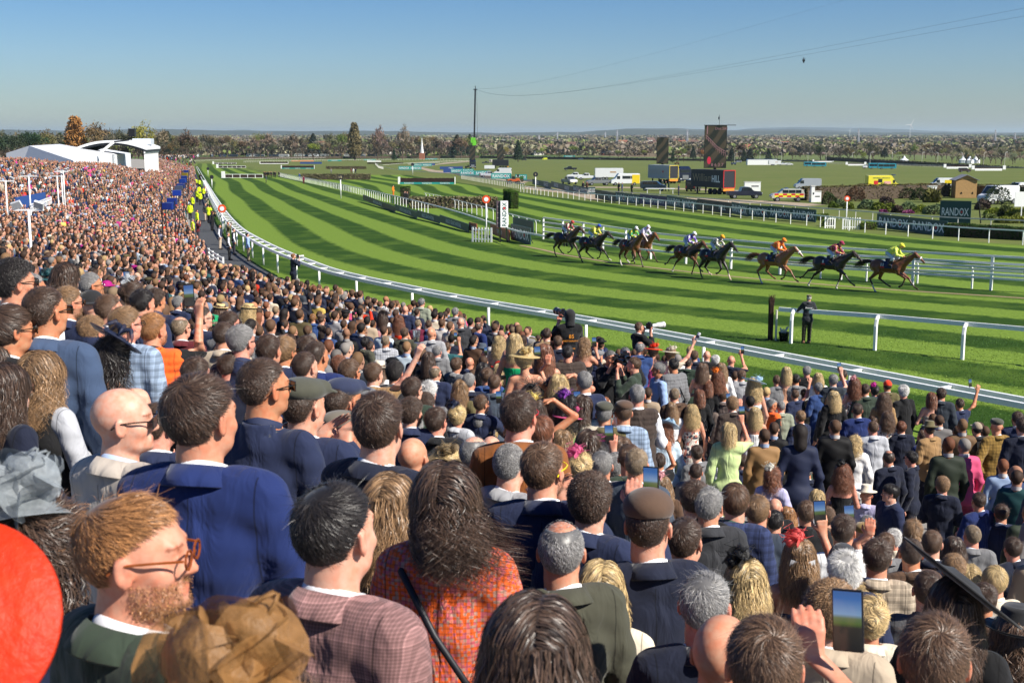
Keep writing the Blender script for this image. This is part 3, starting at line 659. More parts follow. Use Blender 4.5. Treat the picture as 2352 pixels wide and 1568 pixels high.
# ================================================================== hats and things worn
PAL = dict(navy=(0.0173,0.0245,0.0612), dnavy=(0.0102,0.0133,0.0286), royal=(0.012,0.024,0.102), blue=(0.028,0.06,0.176), steel=(0.049,0.077,0.14), slate=(0.0525,0.0682,0.0945), slateb=(0.0262,0.0336,0.0441), charcoal=(0.0338,0.0349,0.0394), grey=(.16,.16,.165), lgrey=(.3,.3,.31), palegrey=(.42,.43,.46), dgrey=(.08,.08,.085),
 stone=(.42,.37,.32), beige=(.42,.34,.25), tan=(.24,.15,.08), camel=(.3,.18,.08), brown=(.09,.05,.03), umber=(0.054,0.0384,0.0312), greybrown=(0.096,0.072,0.064), taupe=(.22,.17,.14), rust=(.22,.075,.02), cream=(.68,.6,.47), white=(.76,.75,.74), black=(.010,.010,.011), olive=(.12,.1,.045), moss=(0.06,0.06,0.042), dgreen=(0.033,0.048,0.033), forest=(0.027,0.045,0.03), sage=(.25,.27,.2), green=(.0,.25,.09), bgreen=(.05,.55,.12), lime=(.55,.68,.3),
 red=(.8,.045,.008), wine=(.14,.015,.04), maroon=(.1,.015,.02), mauve=(.22,.12,.115), magenta=(.62,.02,.32), pink=(.7,.1,.25), rose=(.65,.3,.32), coral=(.8,.1,.09), orange=(.85,.2,.01), peach=(.6,.32,.2), purple=(.22,.04,.35), lilac=(.42,.4,.58), lemon=(.75,.62,.28), yellow=(.8,.6,.15), mustard=(.25,.15,.035), skycheck=(.28,.36,.48), skyblue=(.3,.42,.65), sky=(.42,.6,.75), paleblue=(.5,.62,.72), bluecheck=(0.028,0.04,0.104), greencheck=(.1,.15,.11), champagne=(.6,.52,.4), teal=(.02,.09,.1), silver=(.5,.52,.54), ivory=(.75,.72,.62), bronze=(.2,.14,.07), caramel=(.30,.15,.05), smoke=(.26,.29,.31), straw=(.62,.46,.2), orange_t=(.8,.2,.05), tweed=(.14,.12,.09), camo=(.3,.24,.17))
HC_ = dict(ginger=(.34,.16,.06), dbrown=(0.0653,0.0377,0.0247), brown=(0.123,0.0696,0.0406), lbrown=(0.246,0.145,0.0725), sandy=(.26,.19,.12), black=(0.0203,0.0159,0.0145), grey=(.25,.24,.23), white=(.6,.58,.55), blond=(.5,.36,.17), auburn=(0.189,0.0725,0.0362), none=(.1,.1,.1))
WORDS = dict(navy='navy', dnavy='dark navy', royal='bright navy blue', blue='mid blue', steel='steel blue', slate='slate blue grey', slateb='dark slate', charcoal='charcoal', grey='grey', lgrey='light grey', palegrey='pale grey', dgrey='dark grey', stone='stone grey', greybrown='grey brown', dgreen='dark green', bgreen='bright green', skycheck='pale blue', skyblue='sky blue', paleblue='pale blue', bluecheck='navy blue', greencheck='grey green', umber='dark brown', mauve='dusty pink', sage='sage green', moss='dark moss green', forest='forest green', bronze='bronze', skyc='sky')
def glasses_mesh(kind):
 k = 'gl_'+kind
 if k in BODY: return BODY[k]
 b = MB()
 for x in (-1,1):
  b.box((x*.033,.108,1.668),(.052,.004,.04 if kind == 'shades' else .034), rz=-x*.12) if kind == 'shades' else [b.bar((x*.033+.025*math.cos(a),.108,1.668+.018*math.sin(a)),(x*.033+.025*math.cos(a+.7),.108,1.668+.018*math.sin(a+.7)),.0035) for a in np.arange(0,6.28,.7)]
  b.tube([(x*.06,.106,1.674),(x*.079,.05,1.676),(x*.083,-.005,1.672),(x*.083,-.03,1.655)], .0028,5)
 b.bar((-.012,.11,1.672),(.012,.11,1.672),.004)
 BODY[k] = b.mesh('glasses', None); BODY[k].materials.append(FRAME); return BODY[k]
FRAME = plain('glasses_frame', (.02,.015,.012),.15, objcol=True, noise=.3, scale=60, spec=.7)
def petals(b, c, n, r0, seed, up=.5):
 r = random.Random(seed); c = Vector(c)
 for i in range(n):
  a = r.uniform(0,6.28); e = r.uniform(-.3,1.2); d = Vector((math.cos(a)*math.cos(e), math.sin(a)*math.cos(e), math.sin(e)+up*.3)).normalized()
  s = d.cross(Vector((r.uniform(-1,1), r.uniform(-1,1), r.uniform(-1,1)))).normalized(); u = d.cross(s); L = r0*r.uniform(.6,1.2); w = L*r.uniform(.35,.6)
  P = []
  for t in (0,.2,.4,.6,.8,.95,1):
   ww = w*math.sqrt(max(math.sin(math.pi*min(t*.92+.06,1)),0))+.002; cu = u*(L*.4*math.sin(t*2.6+i))
   P += [c+d*L*t+s*(ww*q)+cu+u*(ww*.45*(1-q*q))-u*(.12*ww*math.sin(q*9+i)) for q in (-1,-.5,0,.5,1)]
  b.add(P, [(j*5+k, j*5+k+1, j*5+k+6, j*5+k+5) for j in range(6) for k in range(4)])
def quills(b, c, n, L, seed, r_=.0022):
 r = random.Random(seed); c = Vector(c)
 for i in range(n):
  a = r.uniform(0,6.28); d = Vector((math.cos(a)*.8, math.sin(a)*.8, r.uniform(.4,1.2))).normalized(); side = d.cross(Vector((0,0,1))).normalized()
  b.tube([c+d*L*t+side*L*.5*t*t*r.choice((-1,1,.4))+Vector((0,0,-L*.5*t*t*r.random())) for t in (0,.25,.5,.75,1)], [r_*1.6, r_*1.3, r_, r_*.8, r_*.4], 4)
HATM = {}
SINA = plain('woven_straw_gauze', (.1,.1,.1),.55, objcol=True, noise=.4, scale=45, bump=.3); SINA.node_tree.nodes['Principled BSDF'].inputs['Alpha'].default_value = .62
def hat_mesh(kind):
 if kind in HATM: return HATM[kind]
 mat = FELT; sm = True
 if kind in ('flatcap', 'beanie', 'pillbox', 'ballcap', 'bowler', 'hood'):
  s = SDF(np.arange(-.16,.16,.0065), np.arange(-.19,.24,.0065), np.arange(1.52,1.90,.0065))
  if kind == 'flatcap':
   s.ell((0,-.008,1.742),(.094,.118,.058),.02, rot=(-.10,0,0)); s.cap((-.035,.095,1.742),(.035,.095,1.742),.03,.03,.03); s.ell((0,.125,1.722),(.07,.055,.012),.015, rot=(-.25,0,0)); s.ell((0,-.01,1.65),(.082,.105,.058),.008, 's')
  if kind == 'beanie': s.ell((0,-.02,1.715),(.09,.112,.105),.02); s.mask(lambda X, Y, Z: (1.668-.1*Y-Z)+0*X); s.disp(lambda X, Y, Z: .0016*np.sin(np.arctan2(X, Y)*60)+0*Z)
  if kind == 'pillbox': s.ell((0,-.01,1.742),(.094,.118,.072),.01, rot=(-.16,0,0)); s.mask(lambda X, Y, Z: (1.708-.16*Y-Z)+0*X); s.cap((-.05,0,1.86),(.05,0,1.86),.03,.03,.03, 's')
  if kind == 'ballcap': s.ell((0,-.01,1.70),(.086,.108,.098),.01); s.mask(lambda X, Y, Z: (1.69-Z)+0*X+0*Y); s.ell((0,.14,1.702),(.07,.08,.008),.01, rot=(-.12,0,0)); s.ell((0,-.012,1.802),(.008,.008,.006),.004)
  if kind == 'bowler': s.ell((0,-.01,1.73),(.092,.11,.092),.01); s.mask(lambda X, Y, Z: (1.72-Z)+0*X+0*Y); s.ell((0,-.01,1.722),(.13,.155,.010),.01)
  if kind == 'hood': s.ell((0,-.018,1.69),(.098,.118,.112),.02); s.cap((0,-.05,1.45),(0,-.05,1.6),.1,.08,.04); s.ell((0,.12,1.66),(.07,.08,.1),.01, 's')
  V, Q = s.mesh(); me = mesh_np('hat', V, Q, mat)
 else:
  b = MB()
  if kind in ('fedora', 'boater', 'brim', 'wide', 'disc'):
   R0 = {'fedora': .158, 'boater': .15, 'brim': .19, 'wide': .235, 'disc': .165}[kind]
   if kind == 'disc':
    b.lathe([(.0,.035),(.05,.032),(.09,.018),(.14,.004),(R0,.012),(R0+.003,.006),(.14,-.004),(.06,.0),(0,.005)], 32)
    for a in range(5): b.tube([Vector((0,0,.03))+Vector((math.cos(a*1.3)*t*.09, math.sin(a*1.3)*t*.09,.05*math.sin(t*3.1)+.01)) for t in (0,.3,.6,.9,1.1)], [.006,.014,.016,.012,.004], 5)
    quills(b, (0,0,.04),3,.14,3)
    M = Matrix.Translation((.035,-.02,1.79)) @ Euler((-.5,.42,0)).to_matrix().to_4x4()
   elif kind == 'boater':
    b.lathe([(0,.06),(.07,.06),(.083,.054),(.086,.0),(.10,-.004),(R0,-.002),(R0,-.009),(.08,-.010)], 32); M = Matrix.Translation((0,-.01,1.735)) @ Euler((-.1,.04,0)).to_matrix().to_4x4()
   else:
    cr = .088 if kind != 'wide' else .08; hgt = .105 if kind == 'fedora' else .07
    prof = [(0, hgt*.86),(.035, hgt*.88),(.068, hgt),(cr-.006, hgt*.82),(cr+.002,.004),(R0*.75,-.004),(R0,.012 if kind != 'brim' else -.012),(R0,.006 if kind != 'brim' else -.018),(R0*.75,-.010),(cr-.004,-.006)]
    b.lathe(prof, 36, sx=.93, sy=1.1)
    M = Matrix.Translation((0,-.012,1.728)) @ Euler((-.12,.05 if kind != 'wide' else .3,0)).to_matrix().to_4x4()
    if kind in ('wide', 'brim'): petals(b, (.05,-.06,.05),16,.07,5); quills(b, (.05,-.05,.06),5,.13,8)
   b.v = [tuple(M@Vector(v)) for v in b.v]
  elif kind == 'fasc': petals(b, (-.045,-.03,1.785),24,.075,1); quills(b, (-.045,-.03,1.80),9,.13,2); b.tube([Vector((.082*math.sin(a),-.02+.02*math.cos(a),1.69+.1*math.cos(a))) for a in np.arange(-1.5,1.6,.3)], .003,5)
  elif kind == 'saucer':
   b.lathe([(0,.05),(.05,.048),(.08,.03),(.12,.008),(.19,.004),(.192,-.004),(.12,-.004),(.07,.0),(0,.005)], 40); petals(b, (.02,.0,.05),12,.09,9); M = Matrix.Translation((.06,-.06,1.74)) @ Euler((.95,.25,0)).to_matrix().to_4x4(); b.v = [tuple(M@Vector(v)) for v in b.v]
  elif kind == 'bloom':
   b.lathe([(0,.05),(.07,.045),(.085,.02),(.11,.0),(.115,-.004),(.08,.0),(0,.02)], 36); petals(b, (.0,-.03,.05),46,.12,12,.5); quills(b, (0,-.03,.07),3,.12,5,.002)
   for a in range(2): b.tube([Vector((.02,-.05,.08))+Vector((math.cos(a*.9), math.sin(a*.9),0))*.09*math.sin(t*math.pi)+Vector((0,0,.08*math.sin(t*math.pi*.8))) for t in np.linspace(0,1,9)], [.004]*9,4)
   M = Matrix.Translation((-.02,-.03,1.76)) @ Euler((-.25,-.3,0)).to_matrix().to_4x4(); b.v = [tuple(M@Vector(v)) for v in b.v]
  elif kind == 'feather': petals(b, (.02,-.05,1.785),8,.05,4); quills(b, (.02,-.05,1.79),36,.2,6,.0018)
  elif kind == 'bow':
   for x in (-1,1): b.add([(0,-.125,1.665),(x*.03,-.145,1.69),(x*.075,-.13,1.70),(x*.08,-.12,1.655),(x*.04,-.14,1.645)], [(0,1,2,3,4)]); b.add([(0,-.125,1.66),(x*.012,-.13,1.66),(x*.05,-.15,1.57),(x*.025,-.15,1.565)], [(0,1,2,3)])
   b.lathe([(0,.012),(.012,0),(0,-.012)], 8,(0,-.135,1.665))
  elif kind == 'widecut':
   b.lathe([(0,.03),(.06,.035),(.085,.02),(.16,.0),(.27,.012),(.272,.004),(.16,-.008),(.08,-.002),(0,.0)], 40); M = Matrix.Translation((.02,.0,1.775)) @ Euler((-.28,.62,0)).to_matrix().to_4x4(); b.v = [tuple(M@Vector(v)) for v in b.v]
  me = b.mesh('hat', mat, smooth=True)
 me.materials.clear(); me.materials.append(STRAW if kind == 'boater' else mat); me.name = 'headdress' if kind in ('fasc', 'feather', 'bow') else 'hat'
 HATM[kind] = me; (me.materials.clear(), me.materials.append(SINA)) if kind in ('saucer', 'bloom', 'fasc', 'brim', 'wide', 'disc') else None; return me
# props held in hands
def phone_obj(M, label, land=False, white=False):
 t = empty('smartphone', M.to_translation(),0, label, 'phone', 'smartphones held up in the crowd'); t.matrix_world = M
 if 'ph' not in BODY:
  BODY['ph'] = MB().box((0,0,0),(.078,.009,.158)).mesh('phone_case', None, bevel=.003); BODY['ph'].materials.append(FRAME)
  m, tt, b = nmat('phone_screen'); b.inputs['Roughness'].default_value = .1
  tc = N(tt, 'ShaderNodeTexCoord'); sp = N(tt, 'ShaderNodeSeparateXYZ'); tt.links.new(tc.outputs['Object'], sp.inputs[0])
  mr = N(tt, 'ShaderNodeMapRange'); mr.inputs['From Min'].default_value = -.07; mr.inputs['From Max'].default_value = .07; tt.links.new(sp.outputs[2], mr.inputs['Value'])
  rp = N(tt, 'ShaderNodeValToRGB'); e = rp.color_ramp.elements; e[0].position = 0; e[0].color = (.01,.01,.01,1); e[1].position = 1; e[1].color = (.03,.08,.22,1)
  for p_, c_ in ((.38,(.02,.018,.015)),(.45,(.05,.08,.02)),(.55,(.07,.1,.05)),(.62,(.12,.2,.32)),(.9,(.03,.09,.25))): q = e.new(p_); q.color = c_+(1,)
  tt.links.new(mr.outputs[0], rp.inputs[0]); b.inputs['Base Color'].default_value = (.01,.01,.01,1); tt.links.new(rp.outputs[0], b.inputs['Emission Color']); b.inputs['Emission Strength'].default_value = .9
  BODY['phs'] = MB().box((0,-.0052,0),(.070,.0008,.148)).mesh('screen', m)
 link('phone_case', BODY['ph'], t, (.7,.7,.7) if white else (.02,.02,.025)); link('screen', BODY['phs'], t); return t
CUPG = plain('clear_plastic', (.8,.85,.9),.05, noise=.02); b_ = CUPG.node_tree.nodes['Principled BSDF']; b_.inputs['Transmission Weight'].default_value = .92; b_.inputs['IOR'].default_value = 1.15
def cup_obj(loc, label, drink=(.12,.01,.02), rot=None):
 t = empty('plastic_cup', loc, 0, label, 'cup', 'plastic cups held in the crowd')
 if rot: t.rotation_euler = rot
 MB().lathe([(.0,-.06),(.030,-.06),(.042,.065),(.044,.066),(.044,.069),(.041,.068),(.0285,-.057),(.0,-.057)], 20).obj('cup_wall', CUPG, t, smooth=True)
 MB().lathe([(0,-.055),(.028,-.055),(.033,-.008),(0,-.008)], 16).obj('drink', plain('drink_%d' % int(drink[0]*1000), drink, .1), t, smooth=True)
 return t
def camera_obj(M, label, big=False, white=False, group='press cameras with long lenses'):
 t = empty('press_camera', (0,0,0),0, label, 'camera', group); t.matrix_world = M
 MB().box((0,0,0),(.15,.08,.12)).box((0,0,.075),(.06,.07,.035)).obj('camera_body', GLOSSY, t, bevel=.008)
 L = .38 if big else .24; r = .06 if big else .045
 prof = [(0,.04),(.04,.04),(.042,.04+L*.4),(r, .04+L*.55),(r, .04+L*.85),(r+.008,.04+L*.86),(r+.008,.04+L),(r, .04+L),(r-.006,.04+L-.02),(0,.04+L-.03)]
 b = MB().lathe(prof, 20); b.v = [(x, z, -y) for x, y, z in b.v]
 b.obj('lens', plain('lens_white', (.6,.6,.58),.35) if white else GLOSSY, t, smooth=False); return t
# ================================================================== one person
SKT = [(.60,.31,.21),(.62,.34,.24),(.55,.28,.18),(.64,.38,.28),(.57,.30,.19),(.50,.24,.13),(.63,.31,.23),(.30,.14,.075)]
HORSES_AT = (10,60)
def hex_(c): return PAL.get(c, (.1,.1,.1))
def make_person(loc, rz, sc, sex, hair, hcol, ccol, gar, pat, pose, hat, skin, extras, label=None, group=None, trcol=None, tw=0):
 hd = []
 p = empty('person', loc, rz, label, 'person', group); p.scale = (sc*rnd.uniform(.98,1.03), sc, sc)
 link('body', body_mesh(sex, pose, tw), p, skin); p.rotation_euler = (rnd.uniform(-.03,.03), rnd.uniform(-.03,.03), rz) if p.location.y > 10 else (0,0, rz)
 g = link(garment(sex, pose, gar).name.split('.')[0], garment(sex, pose, gar), p, hex_(ccol))
 mt = CL.get(pat, CL['plain'])
 if gar in ('suit', 'coat'):
  q = link('jacket_collar', collar_mesh('jc'), p, hex_(ccol))
  if pat != 'plain': q.material_slots[0].link = 'OBJECT'; q.material_slots[0].material = mt
 if 'silk' in extras: mt = CL['silk']
 if mt is not CL['plain']: g.material_slots[0].link = 'OBJECT'; g.material_slots[0].material = mt
 if gar != 'dress': link('trousers', trousers_mesh(sex), p, trcol or ((.5,.46,.4) if 'stonetrousers' in extras else (.7,.5,.12) if 'yellowtrousers' in extras else (.7,.7,.7) if 'whitetrousers' in extras else tuple(.7*q for q in hex_(ccol)) if gar == 'suit' else (.02,.02,.03)))
 elif 'whitetrousers' in extras: link('trousers', trousers_mesh(sex), p, (.72,.72,.72))
 link('footwear', shoes_mesh(), p, (.02,.013,.01))
 if gar in ('suit', 'gilet', 'shirt') and sex == 'm' and pat != 'none': link('shirt_collar', collar_mesh(), p, (.42,.52,.72) if 'bluecollar' in extras else (.05,.11,.08) if 'greencollar' in extras else (.012,.012,.012) if ('scarf' in extras or 'hivis' in extras) else (.76,.76,.78) if gar != 'shirt' else tuple(min(q*1.1,.8) for q in hex_(ccol)))
 if 'whitesleeve' in extras or 'bluesleeve' in extras: link('shirt', garment(sex, pose, 'shirt'), p, (.72,.72,.74) if 'whitesleeve' in extras else (.4,.48,.68))
 hk = hair
 if hat and hat[0] in ('flatcap', 'beanie', 'pillbox', 'ballcap', 'bowler', 'fedora', 'boater') and hair in ('full', 'quiff', 'curl', 'thin', 'crop', 'sleek'): hk = 'crop'
 if hk != 'none' and not (hat and hat[0] == 'hood'):
  h = link('hair', hair_mesh(hk), p, HC_[hcol]); h.rotation_euler = (0,0,-R(tw))
  if sex == 'f' or hk in ('full', 'curl', 'quiff'): h.scale = (rnd.uniform(.98,1.05),1,1)
 if sex == 'm' and hcol in HC_ and (hcol == 'ginger' or (p.location.y > 5 and rnd.random() < .25)): link('beard', beard_mesh(), p, HC_[hcol]).rotation_euler = (0,0,-R(tw))
 if hat:
  link(hat_mesh(hat[0]).name.split('.')[0], hat_mesh(hat[0]), p, hex_(hat[1]) if hat[1] else (.01,.01,.01)).rotation_euler = (0,0,-R(tw))
 for e in extras:
  if e.startswith('glasses'): link('glasses', glasses_mesh('glasses'), p, {'T': (.25,.06,.01), 'Y': (.8,.65,.02), 'R': (.5,.02,.02), 'B': (.03,.1,.5)}.get(e[7:8], (.02,.02,.02))).rotation_euler = (0,0,-R(tw))
  if e.startswith('shades'): link('sunglasses', glasses_mesh('shades'), p, (.012,.011,.01)).rotation_euler = (0,0,-R(tw))
  if e.startswith('topglasses'): link('sunglasses', glasses_mesh('shades') if e[-1] != 'T' else glasses_mesh('glasses'), p, (.2,.05,.01) if e[-1] == 'T' else (.02,.015,.01), loc=(0,-1.02,1.03), rot=(.9,0,0), scale=(1.12,1.0,1.0))
  if e == 'hivis': link('vest', garment(sex, pose, 'gilet'), p, (.9,.13,.02), scale=(1.02,1.04,1));
  if e == 'bow': link('headdress', hat_mesh('bow'), p, (.8,.8,.8))
  if e == 'strap':
   MB().tube([(-.16,.02,1.50),(-.12,-.10,1.47),(-.0,-.165,1.30),(.12,-.155,1.12),(.19,-.08,1.0)], [.012]*5,6).obj('bag_strap', plain('strap_leather', (.012,.012,.016),.5), p, smooth=True)
  if e == 'press':
   for txt, z, h_ in (('85', 1.33,.07),('PHOTOGRAPHER', 1.25,.028),('Aintree', 1.12,.035)):
    link('lettering', text_mesh(txt, h_, plain('orange_print', (.7,.25,.01),.6)), p, loc=(0,-.158, z))
 return p
def hand_pos(pose, side=0):
 r, l = POSES[pose]; e, w, d = (r if side == 0 or l is None else l); return Vector(w)+Vector(d).normalized()*.1, Vector(d).normalized()
